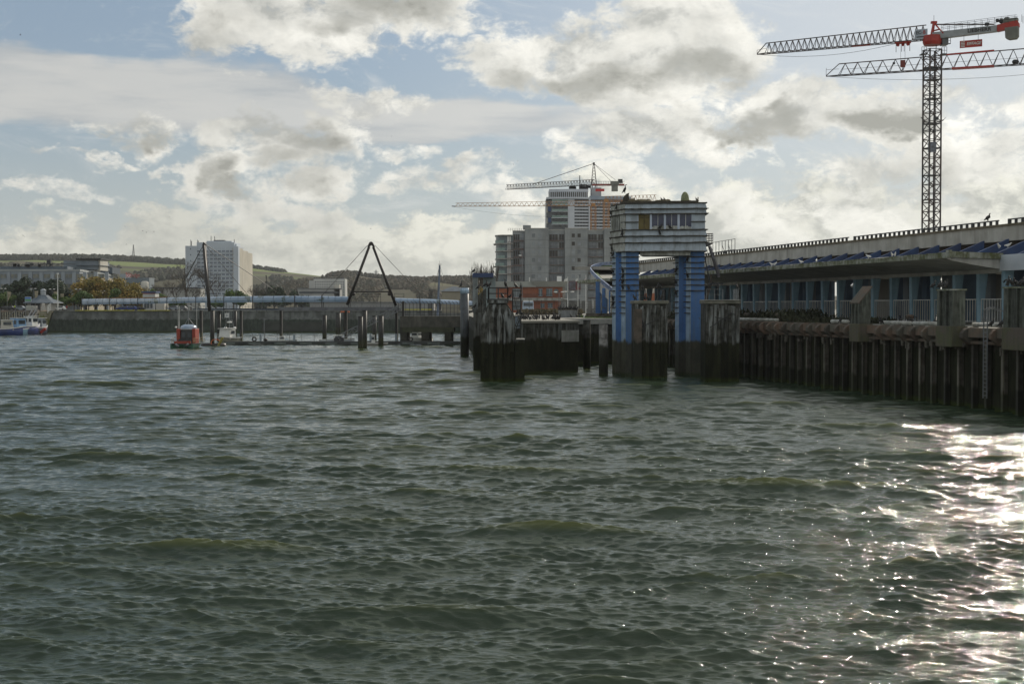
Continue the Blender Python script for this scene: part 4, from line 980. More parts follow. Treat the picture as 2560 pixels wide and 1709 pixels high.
LB = boat('lifeboat', 'orange lifeboat with green hull and pale domed wheelhouse seen from astern', 'lifeboat', 474.5, 261, R(1), 14, 4.35, 1.15, green_p, (5.2, 2.3, 3.0, -.4, steel_d), extras=lifeboat_extras, stripe=steel_d)
def launch_extras(t):
    MB().lathe([(.5, 0), (.55, .2), (.3, .35)], (0, -1.6, 4.3), 12).build('radar_dome', white_p, t, True)
    b = MB(); b.bar((0, -1.6, 3.1), (0, -1.6, 6.2), .12)
    for s in (-1, 1): b.bar((s * .9, -1.6, 3.0), (s * .6, -1.6, 4.9), .1)
    b.bar((-.6, -1.6, 4.9), (.6, -1.6, 4.9), .1); b.bar((.6, -1.2, 3), (.6, -1.2, 8.8), .07); b.build('mast', steel, t)
    for s in (-1, 1): MB().ball((s * .95, -2.1, 3.15), .38).build('searchlight', white_p, t, True)
    b = MB()
    for y in (-4, -3, -2, -1, 0, 1, 2): b.bar((1.6, y, 1.2), (1.6, y, 2.1), .05)
    b.bar((1.6, -4, 2.1), (1.6, 2, 2.1), .05); b.build('deck_rail', white_p, t)
LB.scale = (.97, 1, .84)
boat('patrol_launch', 'white patrol launch with olive hull and radar mast moored behind the pylon piles', 'launch', 569, 291, R(178), 11, 3.6, 1.25, mat('olive hull', (.17, .17, .11), (.11, .11, .08), rough=.5), (4.6, 2.8, 1.9, .6, white_p), extras=launch_extras)
fg = 'fishing boats moored at the timber wharf'
def fish_extras(cm, seed):
    def f(t):
        rn = random.Random(seed); b = MB(); b.bar((0, -.6, 2), (0, -.6, 6.0 + rn.uniform(-1, 1)), .12); b.bar((0, -.6, 5.0), (0, -3.2, 3.6), .08); b.bar((-.9, -3.4, 1.3), (-.9, -3.4, 3.4), .08); b.bar((.9, -3.4, 1.3), (.9, -3.4, 3.4), .08); b.bar((-.9, -3.4, 3.4), (.9, -3.4, 3.4), .08)
        b.build('mast', steel, t); b = MB()
        for k in range(4): b.ball((rn.uniform(-1, 1), -3.0 + rn.uniform(-.5, .8), 1.5), .32)
        b.build('buoys', cm, t, True)
        b = MB()
        for k in range(7): b.box(rn.uniform(-1.0, 1.0), rn.uniform(-3.6, -1.9), 1.2 + rn.uniform(0, .5), .5, .5, .5, rn.uniform(0, 1))
        b.build('deck_gear', timber, t)
    return f
boat('fishing_boat', 'navy hulled fishing boat with cream shelter, nearest the left edge', 'fishing boat', 8, 376, R(-68), 9, 3.2, 1.35, navy_h, (3.0, 2.4, 1.7, .9, cream), fg, fish_extras(orange, 1))
boat('fishing_boat', 'pale blue fishing boat with blue tarpaulin and light blue hull', 'fishing boat', 45, 388, R(-30), 9, 3.2, 1.2, cyan_h, (3.4, 2.4, 2.2, .2, mat('blue tarpaulin', (.20, .35, .55), (.15, .28, .45), scale=1, rough=.7)), fg, fish_extras(red, 2))
boat('fishing_boat', 'deep blue fishing boat with white bow cabin next to the boarding ramp', 'fishing boat', 69, 392, R(-22), 9, 3.4, 1.7, navy_h, (2.6, 2.4, 2.0, 1.4, white_p), fg, fish_extras(white_p, 3))
boat('fishing_boat', 'small dark fishing boat with red fenders, rightmost at the wharf', 'fishing boat', 96, 398, R(-15), 8, 3.0, 1.4, mat('black blue hull', (.03, .04, .08), (.02, .03, .05), rough=.4), (2.4, 2.1, 1.9, 1.0, grey_r), fg, fish_extras(red, 4))
b = MB()
for x_, z_ in ((103.5, .6), (106, .9), (109, 1.2), (112.5, 1.4)): b.ball((wx(x_, 396), 396, z_), .42)
tag(b.build('float_buoys', red, None, True), 'bunch of red float buoys hanging at the rightmost fishing boat', 'buoys')
# small white work boat moored beneath the gangway, open boats on the pontoon
boat('work_boat', 'small open work boat with white console below the slender black piles', 'work boat', 935, 277, R(95), 5.2, 2.0, .55, mat('dirty white hull', (.40, .38, .33), (.28, .26, .22), rough=.6), (.8, 1.1, 1.5, .2, white_p))
boat('dinghy', 'grey inflatable dinghy with white windscreen on the far side of the pontoon', 'dinghy', 703, 289, R(-88), 6.4, 2.1, .75, mat('grey inflatable', (.30, .33, .33), (.22, .25, .26), rough=.5), (1.2, 1.0, .8, .2, white_p), 'small craft at the pontoon')
boat('dinghy', 'white motor boat under the gangway foot', 'motor boat', 842, 291, R(-84), 7.2, 2.3, .9, mat('white hull', (.55, .58, .60), (.42, .46, .5), rough=.4), (2.0, 1.6, .9, .3, white_p), 'small craft at the pontoon')
boat('motor_boat', 'white motor boat seen between the legs of the low concrete pier', 'motor boat', 1043, 300, R(65), 6.5, 2.3, 1.1, white_p, (2.0, 1.6, 1.2, .3, white_p))

# ------------------------------------------------------------------ pontoon, piles, gangway, low pier
pn = thing('floating_pontoon', 'long dark floating pontoon with thin wire railing crossing the basin', 'pontoon', (wx(840, 284), 284, 0))
Dpn = 283.0
MB().box((wx(560, Dpn) + wx(1172, Dpn)) / 2, Dpn + 1.3, .42, wx(1172, Dpn) - wx(560, Dpn), 2.4, .62).build('deck', mat('pontoon side', (.06, .065, .06), (.035, .04, .038), scale=.6, rough=.8), pn, bevel=.05)
b = MB()
for i in range(9): b.box(wx(572 + i * 64, Dpn), Dpn + .06, .35, 2.4, .05, .34)
b.build('float_end', mat('pale float end', (.16, .19, .17), (.10, .12, .11), rough=.7), pn)
b = MB()
for i in range(11): x_ = wx(595 + i * 31, Dpn); b.bar((x_, Dpn + 2.4, .7), (x_, Dpn + 2.4, 3.1), .07)
for z in (1.3, 3.05): b.bar((wx(595, Dpn), Dpn + 2.4, z), (wx(905, Dpn), Dpn + 2.4, z), .035)
b.build('wire_railing', steel_d, pn)
for i, x_ in enumerate((649, 733, 925, 989, 1164)):
    p = MB().box(wx(x_, Dpn), Dpn + 1.2, 1.45, .42, .42, 1.45).build('service_pedestal', mat('grey pedestal', (.28, .33, .36), (.2, .24, .26), rough=.6), None, bevel=.04)
    tag(p, 'grey service pedestal standing on the floating pontoon', 'pedestal', 'service pedestals on the pontoon')
def ring(c, R0, r, m, lab):
    b = MB(); n = 14
    P = [(c[0] + R0 * math.cos(6.283 * i / n), c[1], c[2] + R0 * math.sin(6.283 * i / n)) for i in range(n + 1)]
    for a_, c_ in zip(P, P[1:]): b.tube(a_, c_, r, n=6)
    tag(b.build('tyre_ring', m, None, True), lab, 'tyre')
ring((wx(633, Dpn), Dpn + 1.2, 1.15), .38, .15, black_m, 'dark tyre ring standing on the pontoon left of the pedestals')
ring((wx(1026, Dpn), Dpn + 1.2, 1.15), .36, .14, black_m, 'dark tyre ring on the pontoon under the concrete pier')
bu = MB().lathe([(.05, 0), (.45, .2), (.38, .5), (.10, .62)], (wx(661, Dpn), Dpn + 1.2, .7), 10).build('mooring_lump', black_m, None, True); tag(bu, 'dark covered outboard motor lying on the pontoon', 'outboard motor')
lp = MB().bar((wx(656, Dpn), Dpn + 2, .6), (wx(656, Dpn), Dpn + 2, 5.0), .10).box(wx(656, Dpn), Dpn + 2, 5.1, .35, .3, .3).build('pontoon_lamp', steel, None); tag(lp, 'thin grey lamp post standing on the floating pontoon', 'lamp post')
bp_ = 'black steel piles around the pontoon'
for i, (x0, x1, yw, zt, lab) in enumerate(((524, 535, 866, 776, 'thick black pile directly under the edge-on pylon'), (541, 551, 852, 777, 'black pile just right of the edge-on pylon pile'), (583, 591.5, 842, 777, 'black pile beside the white patrol launch'),
        (805, 816, 854, 788, 'lone black pile left of the gangway foot'), (838, 851, 834, 782, 'wider dark pile far back left of the orange hoist'), (858, 868, 830, 782, 'dark pile below the orange hoist'),
        (894, 906.5, 874, 791, 'front left pile of the close pair in mid basin'), (904.5, 917, 871, 776, 'taller front right pile of the close pair in mid basin'), (930, 941, 849, 789, 'far pile crossed by the gangway'), (945, 958, 865, 789.5, 'near pile right of the gangway crossing'))):
    D_ = 7.5 * FPX / (yw - 768.0); pile(lab, x0, x1, D_, wz(zt, D_), mat('black steel pile', (.028, .026, .022), (.016, .016, .013), scale=1.0, rough=.6, tide=1.7, tidecol=(.03, .03, .014)), bp_)
hoist = MB().box(wx(863, 420), 420, wz(779, 420), wx(875, 420) - wx(853, 420), 1, .4).build('orange_hoist', orange, None); tag(hoist, 'small orange lifting beam above the dark piles', 'hoist')
mb_ = thing('mooring_float', 'low black mooring float with yellow rope around the pylon pile', 'float', (wx(531, 271), 271, 0))
MB().lathe([(2.4, 0), (2.55, .3), (2.3, .75), (.3, .8)], (wx(531, 272), 273, -.15), 16, 1.0, .6).build('hull', black_m, mb_, True)
b = MB()
for k in range(7): b.tube((wx(545 + k * 1.6, 270), 270.2, .15 + k * .22), (wx(546.6 + k * 1.6, 270), 270.2, .45 + k * .22), .22, n=6)
b.build('yellow_rope', rope_y, mb_, True)
b = MB(); 
for k in range(8): b.tube((wx(538, 271) + .9 * math.cos(k / 7 * 3.1), 271.5, .7 + .7 * math.sin(k / 7 * 3.1)), (wx(538, 271) + .9 * math.cos((k + 1) / 7 * 3.1), 271.5, .7 + .7 * math.sin((k + 1) / 7 * 3.1)), .1, n=6)
b.build('hoop', orange, mb_)
# mooring sign with symbol
sg = thing('mooring_sign', 'small white mooring sign board on thin poles behind the launch', 'sign', (wx(568, 300), 300, 0))
MB().box(wx(568, 300), 300, wz(788, 300), .95, .06, .95).build('board', white_p, sg); text_mesh('symbol', 'U', .62, (wx(568, 300), 299.95, wz(788, 300)), 0, navy, sg)
b = MB()
for x_ in (573.5, 577.5): b.bar((wx(x_, 300), 300.1, .3), (wx(x_, 300), 300.1, wz(776, 300)), .09)
b.build('pole', steel, sg)
# gangway truss
gw = thing('gangway', 'grey trussed gangway sloping from the low pier down to the pontoon', 'gangway', (wx(930, 286), 286, 1))
g0, g1 = Vector((wx(1002, 288), 288, wz(775, 288))), Vector((wx(848, 284.5), 284.5, .95))
for s in (0, 1.3):
    o_ = Vector((0, s, 0))
    MB().bar(g0 + o_, g1 + o_, .16).build('bottom_chord', steel, gw); MB().bar(g0 + o_ + dz * 1.1, g1 + o_ + dz * 1.1, .12).build('top_chord', steel, gw)
    b = MB(); N = 14
    for k in range(N): a_, c_ = g0.lerp(g1, k / N) + o_, g0.lerp(g1, (k + 1) / N) + o_; b.bar(a_, a_ + dz * 1.1, .07); b.bar(a_ + dz * (1.1 if k % 2 else 0), c_ + dz * (0 if k % 2 else 1.1), .06)
    b.build('web', steel, gw)
MB().extr([g0, g0 + Vector((0, 1.3, 0)), g1 + Vector((0, 1.3, 0)), g1], (0, 0, -.08)).build('walkway', steel_d, gw)
for s in (-.6, .4): MB().tube(g1 + Vector((s, 0, .1)), g1 + Vector((s, 1.3, .1)), .5, n=14).build('roller', steel_d, gw)
# low concrete pier
lpz = thing('low_pier', 'low dark concrete pier on square legs at mid distance', 'pier', (wx(1090, 287), 287, 0))
Dl = 286.0
MB().box((wx(1000, Dl) + wx(1190, Dl)) / 2, Dl + 4, (wz(790, Dl) + wz(818, Dl)) / 2, wx(1190, Dl) - wx(1000, Dl), 8, wz(790, Dl) - wz(818, Dl)).build('deck', mat('dark pier concrete', (.085, .08, .065), (.045, .045, .036), scale=.5, rough=.9, streak=((.13, .125, .1), .5, 1.2), bump=.05), lpz, bevel=.05)
MB().box((wx(1006, Dl) + wx(1135, Dl)) / 2, Dl + 3, wz(824, Dl), wx(1135, Dl) - wx(1006, Dl), 6, wz(818, Dl) - wz(830, Dl)).build('crossbeam', mat('weedy crossbeam', (.06, .065, .035), (.035, .04, .022), scale=1, rough=.9), lpz)
for x0_, x1_ in ((1000, 1017), (1053, 1073), (1111, 1128), (1160, 1176)):
    MB().prism([(wx(x0_, Dl), Dl + .3), (wx(x1_, Dl), Dl + .3), (wx(x1_, Dl), Dl + 2), (wx(x0_, Dl), Dl + 2)], -1, wz(818, Dl)).build('leg', mat('pier leg', (.05, .05, .035), (.03, .03, .022), scale=1, rough=.9, tide=1.0), lpz)
    MB().prism([(wx(x0_, Dl) + .2, Dl + 5.5), (wx(x1_, Dl) + .2, Dl + 5.5), (wx(x1_, Dl) + .2, Dl + 7), (wx(x0_, Dl) + .2, Dl + 7)], -1, wz(818, Dl)).build('leg', mat('pier leg', None), lpz)
cf = thing('security_fence', 'tall black fence with bent-out post tops along the low pier', 'fence', (wx(1080, Dl), Dl, 6))
zt_ = wz(758, Dl); zb_ = wz(790, Dl)
for i in range(17):
    x_ = wx(996 + i * 9.3, Dl); MB().path([(x_, Dl, zb_), (x_, Dl, zt_), (x_ - .45, Dl, zt_ + .45)], .10).build('post', steel_d, cf)
b = MB()
for z in (zb_ + .2, zb_ + .9, zb_ + 1.6, zt_ - .05): b.bar((wx(996, Dl), Dl, z), (wx(1150, Dl), Dl, z), .045)
b.build('wires', steel_d, cf)
MB().box(wx(1008, Dl), Dl, (zb_ + zt_) / 2 + .2, .45, .4, zt_ - zb_ + .4).build('gate_post', black_m, cf)
yb_ = MB().box(wx(1042, 330), 330, wz(773.5, 330), wx(1085, 330) - wx(1010, 330), .2, .28).build('yellow_rail', yellow, None); tag(yb_, 'long yellow rail on the quay behind the security fence', 'barrier')

# ------------------------------------------------------------------ covered footbridge and its pylons
fb = thing('covered_footbridge', 'long covered footbridge with blue tinted canopy crossing the whole left side', 'footbridge', (wx(600, 320), 320, 7))
BP = [(205, 420, 760.5, 748.3), (275, 398, 759.5, 746.5), (345, 376, 758.5, 746.0), (418, 352, 757.2, 744.3), (490, 330, 756, 743.2), (560, 316, 755.6, 742.0), (632, 306, 754.5, 741), (737, 300, 754, 740.5), (805, 297, 753.7, 740.7), (872, 295, 753.6, 741.8)]
BP2 = [(987, 292, 756.5, 745.3), (1050, 292, 757.5, 747.2), (1100, 293, 758.5, 748.8), (1150, 295, 761, 751.2), (1182, 296, 762.5, 753)]
def canopy_run(P, orange_upto=0, name='canopy'):
    for j, (p, n_) in enumerate(zip(P, P[1:])):
        K = 4 if n_[0] - p[0] > 50 else 2
        for k in range(K):
            t0, t1 = k / K, (k + 1) / K - .012
            L = lambda t: [p[i] + (n_[i] - p[i]) * t for i in range(4)]
            a_, c_ = L(t0), L(t1); vs = []
            for (x_, D_, yb, yt) in (a_, c_):
                X, zb, zt = wx(x_, D_), wz(yb, D_), wz(yt, D_); h = zt - zb
                for u, w_ in ((0, -.08), (-.16, .35), (-.08, .8), (.25, 1.0), (1.1, 1.06), (1.9, .95), (2.4, .6), (2.5, 0)): vs.append((X, D_ + u - .0, zb + h * w_))
            m_ = 8; fs = [(i, i + 1, m_ + i + 1, m_ + i) for i in range(m_ - 1)]
            MB().add(vs, [f[::-1] for f in fs]).build(name, tube_blue, fb, False)
    for (x_, D_, yb, yt) in P:
        X = wx(x_, D_); MB().path([(X, D_ - .15, wz(775, D_)), (X, D_ - .15, wz(yt, D_) + .25), (X, D_ + 2.6, wz(yt, D_) + .1), (X, D_ + 2.6, wz(775, D_))], .15).build('canopy_frame', steel_d, fb)
canopy_run(BP); canopy_run(BP2)
b = MB()
for p, n_ in zip(BP[:3], BP[1:4]):
    b.bar((wx(p[0] + (36 if p[0] < 210 else 0), p[1] + 1.6), p[1] + 1.6, wz(p[3], p[1]) + .1), (wx(n_[0], n_[1] + 1.6), n_[1] + 1.6, wz(n_[3], n_[1]) + .12), .5, .32)
b.build('ochre_ridge', mat('ochre ridge', (.30, .15, .05), (.22, .11, .04), rough=.7), fb)
b = MB()
for (xa, Da), (xb, Db) in (((482, 331), (560, 316)), ((560, 316), (700, 302)), ((700, 302), (1000, 291))):
    for s, z0, z1 in ((0, 770, 774),): b.extr([(wx(xa, Da), Da, wz(774.5, Da)), (wx(xb, Db), Db, wz(776, Db)), (wx(xb, Db), Db, wz(770.5, Db)), (wx(xa, Da), Da, wz(770.5, Da))], (0, .35, 0))
b.build('side_girder', mat('blue grey girder', (.12, .15, .19), (.08, .10, .13), rough=.5), fb)
b = MB()
for (xa, Da), (xb, Db) in (((482, 331), (560, 316)), ((560, 316), (700, 302)), ((700, 302), (1000, 291))):
    b.extr([(wx(xa, Da), Da, wz(773, Da)), (wx(xb, Db), Db, wz(773, Db)), (wx(xb, Db), Db + 3, wz(773, Db)), (wx(xa, Da), Da + 3, wz(773, Da))], (0, 0, .15))
b.build('deck', steel_d, fb)
b = MB()
def bd(x_):
    for a_, c_ in zip(BP + BP2, (BP + BP2)[1:]):
        if a_[0] <= x_ <= c_[0]: t_ = (x_ - a_[0]) / (c_[0] - a_[0]); return a_[1] + (c_[1] - a_[1]) * t_
    return 290
x_ = 430
while x_ < 1000:
    D_ = bd(x_); b.bar((wx(x_, D_), D_, wz(772, D_)), (wx(x_, D_), D_, wz(763, D_)), .05); x_ += 8
for y_ in (763, 766.5):
    for xa in range(430, 1000, 30): b.bar((wx(xa, bd(xa)), bd(xa), wz(y_, bd(xa))), (wx(xa + 30, bd(xa + 30)), bd(xa + 30), wz(y_, bd(xa + 30))), .06)
b.build('parapet', rail_g, fb)
for i, (x_, D_) in enumerate(((500, 327), (527, 277), (600, 312), (700, 303), (863, 296), (990, 293))):
    if i == 1: continue
    MB().box(wx(x_, D_), D_ + 1.5, 3.0, .5, 1.2, 7.6).build('support_pier', mat('black steel pile', None), fb)
# suspended access deck between pylons, lower girder
MB().box((wx(700, 292) + wx(1000, 292)) / 2, 291, wz(772, 292), wx(1000, 292) - wx(700, 292), 1.0, .7).build('lower_girder', rail_g, fb)
py = thing('bridge_pylon', 'black steel A-frame pylon seen face on over the footbridge', 'pylon', (wx(930, 286), 286, 6)); Dy = 288.0
ap = Vector((wx(928.5, Dy), Dy, wz(609, Dy)))
for (xb, yb) in ((868, 762), (990, 764)): MB().tube((wx(xb, Dy), Dy, wz(yb, Dy)), (wx(928.5 + (-5 if xb < 900 else 5), Dy), Dy, wz(617, Dy)), .29, .27, 12).build('leg', black_m, py, True)
MB().extr([(wx(x_, Dy), Dy - .4, wz(y_, Dy)) for x_, y_ in ((919, 617), (922, 619), (928.5, 613), (935, 619), (938, 617), (933, 606.5), (928.5, 604), (924, 606.5))][::-1], (0, .8, 0)).build('head', black_m, py, bevel=.05)
MB().tube((wx(884, Dy), Dy, wz(729, Dy)), (wx(975, Dy), Dy, wz(729, Dy)), .14, n=8).build('tie_beam', black_m, py)
for s_ in (883.5, 974): MB().ball((wx(s_, Dy), Dy, wz(734.5, Dy)), .42, .3, .38).build('sheave', black_m, py, True)
for (xa, ya, xb, yb, D_) in ((919, 614, 806, 738, 297), (938, 614, 1068, 752, 293)): MB().tube((wx(xa, Dy), Dy, wz(ya, Dy)), (wx(xb, D_), D_, wz(yb, D_)), .05, n=5).build('cable', black_m, py)
py2 = thing('bridge_pylon', 'black pylon seen edge on, leaning over the left footbridge', 'pylon', (wx(524, 273), 273, 6))
Da = 285.0
for dx_, dD in ((0, -6), (0, 6)): MB().tube((wx(524.5, Da + dD), Da + dD, wz(777, Da + dD)), (wx(511.3, Da), Da + dD * .08, wz(612, Da)), .33, .29, 12).build('leg', black_m, py2, True)
MB().extr([(wx(x_, Da), Da - .6, wz(y_, Da)) for x_, y_ in ((508, 613), (514, 614), (517, 610.5), (511, 605))], (0, 1.2, 0)).build('head', black_m, py2, bevel=.05)
for (xb, yb, D_, r_) in ((453, 716, 320, .05), (436, 750, 348, .045), (617, 733, 305, .05), (682, 722, 330, .07), (430, 768, 350, .04)): MB().tube((wx(511.5, Da), Da, wz(609, Da)), (wx(xb, D_), D_, wz(yb, D_)), r_, n=5).build('cable', black_m, py2)
# ------------------------------------------------------------------ hills
def hill(name, prof, D, D0, m, label, seed, zb=5.0, amp=1.0):
    rn = np.random.RandomState(seed); xs = np.array([p[0] for p in prof]); hs = np.array([p[1] for p in prof]); N, K = 260, 26
    X = np.linspace(xs[0], xs[-1], N); Hh = np.interp(X, xs, hs); b = MB(); vs = []
    wob = sum(np.sin(X * f + rn.uniform(0, 6)) * a for f, a in ((.012, .05), (.031, .035), (.07, .02)))
    for k in range(K + 4):
        t = k / K
        for i in range(N):
            if t <= 1:
                Dk = D0 + (D - D0) * t; s = t ** .85; s = s * (1 + wob[i] * (1 - t) * 2.0 * t * 2) + .018 * math.sin(i * .21 + k * .9) * math.sin(t * 3.14)
                z = zb + (wz(Hh[i], D) - zb) * max(0, min(s, 1.0))
            else:
                Dk = D + (t - 1) * 900; z = wz(Hh[i], D) - (t - 1) * 20
            vs.append((wx(X[i], D) * (Dk / D) ** .35, Dk, z))
    fs = [(k * N + i, k * N + i + 1, (k + 1) * N + i + 1, (k + 1) * N + i) for k in range(K + 3) for i in range(N - 1)]
    o = b.add(vs, fs).build(name, m, None, True); o['kind'] = 'structure'; o['label'] = label; return o
def hill_mat(name, fields):
    mt = bpy.data.materials.new(name); mt.use_nodes = True; T = NT(mt.node_tree); b = T.n['Principled BSDF']; b.inputs['Roughness'].default_value = 1; b.inputs['Specular IOR Level'].default_value = .1
    g = T.n.new('ShaderNodeNewGeometry'); pos = g.outputs['Position']; px, py, pz = T.sep(pos)
    n = T.noise(T.v('MULTIPLY', pos, (1, .5, 4)), .006, 6, .62); n2 = T.noise(pos, .05, 4, .7)
    c = T.mix(T.ramp(n, .38, .6), (.065, .062, .035), (.095, .080, .048)); c = T.mix(T.m('MULTIPLY', T.ramp(n2, .40, .62), .65), c, (.040, .042, .026))
    # slanting field bands: upper bright meadow and a lower dull one, following the slope
    zz = T.m('ADD', T.m('MULTIPLY_ADD', px, fields[2], pz), T.m('MULTIPLY', T.m('SUBTRACT', T.noise(T.v('MULTIPLY', pos, (1, .2, 0)), .004, 3, .5), .5), 22.0))
    for z0, z1, cc, f in fields[3]:
        e = T.m('MULTIPLY', T.ramp(zz, z0, z0 + 3), T.ramp(zz, z1 + 2.5, z1))
        c = T.mix(T.m('MULTIPLY', e, f), c, cc)
    T.l.new(c, b.inputs['Base Color']); return mt
HA = [(-900, 640), (-300, 642), (0, 652), (25, 651), (100, 650), (240, 650), (340, 654), (460, 661), (560, 665), (630, 668), (700, 678), (800, 690), (900, 700), (1000, 712), (1200, 735), (1400, 755)]
HB = [(640, 762), (740, 728), (800, 697), (830, 690), (870, 683), (900, 687), (940, 693), (1000, 698), (1060, 700), (1110, 698), (1150, 697), (1190, 697), (1300, 702), (1500, 715), (1900, 735), (2500, 750)]
DA, DB = 2900.0, 2300.0
hill('hills', HA, DA, 1150, hill_mat('far hill land', (0, 0, .045, [(50, 61.5, (.15, .19, .055), .9), (38, 43.5, (.115, .14, .05), .6)])), 'long low hill with a bright meadow below a wooded ridge', 1)
hill('wooded_hill', HB, DB, 1250, hill_mat('wooded hill land', (0, 0, .0, [(33, 39, (.13, .125, .055), .5)])), 'brown wooded hill behind the pylon', 5)
# woods along the ridge: many small crowns in one far-off mass
def far_wood(name, prof, D, x0, x1, n, hmin, hmax, m, label, seed, drop=0, back=0):
    rn = random.Random(seed); xs = [p[0] for p in prof]; hs = [p[1] for p in prof]; b = MB()
    for i in range(n):
        x = rn.uniform(x0, x1); y = float(np.interp(x, xs, hs)); d = D - rn.uniform(0, 60) + back; h = rn.uniform(hmin, hmax); w = h * rn.uniform(.35, .6)
        if callable(drop) and not drop(x, rn): continue
        X, Z = wx(x, D), wz(y, D) - 3; k = 6; vs = []
        for zz, rr in ((0, .8), (.45, 1.), (.8, .6), (1.0, .12)):
            for j in range(k): a = 6.283 * j / k + rn.uniform(-.3, .3); r = w * rr * rn.uniform(.7, 1.2); vs.append((X + r * math.cos(a), d + r * math.sin(a), Z + h * zz))
        fs = [(q_ * k + j, q_ * k + (j + 1) % k, (q_ + 1) * k + (j + 1) % k, (q_ + 1) * k + j) for q_ in range(3) for j in range(k)] + [tuple(range(3 * k, 4 * k))]
        b.add(vs, fs)
    return tag(b.build(name, m), label, 'wood', kind='stuff')
wood_m = mat('dark wood', (.035, .042, .026), (.055, .052, .030), scale=.02, rough=1)
far_wood('ridge_wood', HA, DA, 22, 625, 1100, 9, 15, wood_m, 'dark belt of trees along the far ridge', 2)
far_wood('ridge_wood', HA, DA, -400, 22, 160, 4, 8, wood_m, 'thin tree line at the left end of the ridge', 6)
far_wood('ridge_trees', HA, DA, 630, 720, 130, 5, 10, wood_m, 'scattered trees fading out along the green ridge', 3)
def slope_wood(name, label, prof, D, D0, x0, x1, n, hm, m, seed, tlo, thi):
    rn = random.Random(seed); xs = [p[0] for p in prof]; hs = [p[1] for p in prof]; b = MB()
    for i in range(n):
        x = rn.uniform(x0, x1); t = rn.uniform(tlo, thi)
        if math.sin(x * .05 + t * 9) + math.sin(x * .017 - t * 5) < -.3: continue
        Dk = D0 + (D - D0) * t; X = wx(x, D) * (Dk / D) ** .35; Z = 5 + (wz(float(np.interp(x, xs, hs)), D) - 5) * (t ** .85) - 1.5; h = rn.uniform(.5, 1) * hm; w = h * rn.uniform(.45, .8)
        vs = []
        for zz, rr in ((0, .9), (.55, 1.), (1.0, .35)):
            for j in range(5): a = 1.2566 * j + rn.uniform(-.4, .4); r = w * rr * rn.uniform(.7, 1.2); vs.append((X + r * math.cos(a), Dk + r * math.sin(a), Z + h * zz))
        b.add(vs, [(q_ * 5 + j, q_ * 5 + (j + 1) % 5, (q_ + 1) * 5 + (j + 1) % 5, (q_ + 1) * 5 + j) for q_ in range(2) for j in range(5)] + [(10, 11, 12, 13, 14)])
    return tag(b.build(name, m), label, 'wood', kind='stuff')
slope_wood('hillside_wood', 'brown leafless woods covering the hill behind the pylon', HB, DB, 1250, 660, 1500, 8000, 9, mat('winter woods', (.075, .058, .036), (.045, .045, .028), scale=.03, rough=1, spots=((.095, .085, .04), .6, .02)), 21, .0, .96)
slope_wood('hillside_wood', 'grey brown hedges and copses on the slope below the meadow', HA, DA, 1150, -300, 900, 5200, 9, mat('slope copses', (.065, .06, .045), (.045, .05, .032), scale=.02, rough=1), 22, .0, .68)
far_wood('ridge_wood', HB, DB, 815, 1400, 650, 4, 9, mat('brown wood', (.06, .052, .034), (.045, .045, .028), scale=.02, rough=1), 'rough tree line on the wooded hill behind the pylon', 4)
# ------------------------------------------------------------------ trees
def leaf_tree(name, label, cx, cy, z0, H, Wd, m, n=1600, trunk=.25, leaf=.45, group=None, seed=0, cat='tree', shape='round', tm=None, clumps=9):
    rn = random.Random(seed); t = thing(name, label, cat, (cx, cy, z0), group)
    b = MB(); r0 = H * .035
    b.tube((cx, cy, z0 - .2), (cx, cy, z0 + H * .55), r0, r0 * .5, 7)
    cl = []
    for i in range(clumps):
        a = rn.uniform(0, 6.283); rr = Wd / 2 * math.sqrt(rn.random()) * .75; zz = z0 + H * (trunk + (1 - trunk) * rn.uniform(.18, .86))
        if shape == 'column': rr *= .5
        rad = Wd * rn.uniform(.17, .28); cl.append((cx + rr * math.cos(a), cy + rr * math.sin(a), zz, rad))
        b.tube((cx, cy, z0 + H * trunk * .9), (cx + rr * math.cos(a) * .8, cy + rr * math.sin(a) * .8, zz), r0 * .4, r0 * .12, 5)
    b.build('trunk', bark, t)
    vs = []; fs = []
    for i in range(n):
        c = rn.choice(cl); d = Vector((rn.gauss(0, 1), rn.gauss(0, 1), rn.gauss(0, 1))).normalized(); r = c[3] * rn.uniform(.35, 1.15) ** .6
        p = Vector((c[0] + d.x * r, c[1] + d.y * r, c[2] + d.z * r * (.85 if shape != 'column' else 1.5)))
        if p.z < z0 + H * trunk * .7: continue
        u = Vector((rn.gauss(0, 1), rn.gauss(0, 1), rn.gauss(0, 1))).normalized(); w = u.cross(d).normalized() * leaf * rn.uniform(.5, 1.2); u = u * leaf * rn.uniform(.4, .9)
        k = len(vs); vs += [p - u - w, p + u - w * .3, p + u * .6 + w, p - u * .5 + w * .8]; fs.append((k, k + 1, k + 2, k + 3))
    MB().add(vs, fs).build('crown', m, t); return t
lf = lambda nm, c1, c2, c3=None: mat(nm, c1, c2, scale=.35, rough=.8, detail=3, spots=(c3 or c1, .58, 1.3))
leaf_dark = lf('dark green foliage', (.042, .062, .030), (.024, .040, .022)); leaf_mid = lf('clipped green foliage', (.085, .135, .028), (.05, .09, .02), (.16, .17, .03)); leaf_aut = lf('autumn foliage', (.31, .22, .045), (.16, .145, .035), (.36, .18, .035))
twig_m = mat('bare twigs', (.075, .060, .045), (.05, .042, .034), scale=1, rough=.9)
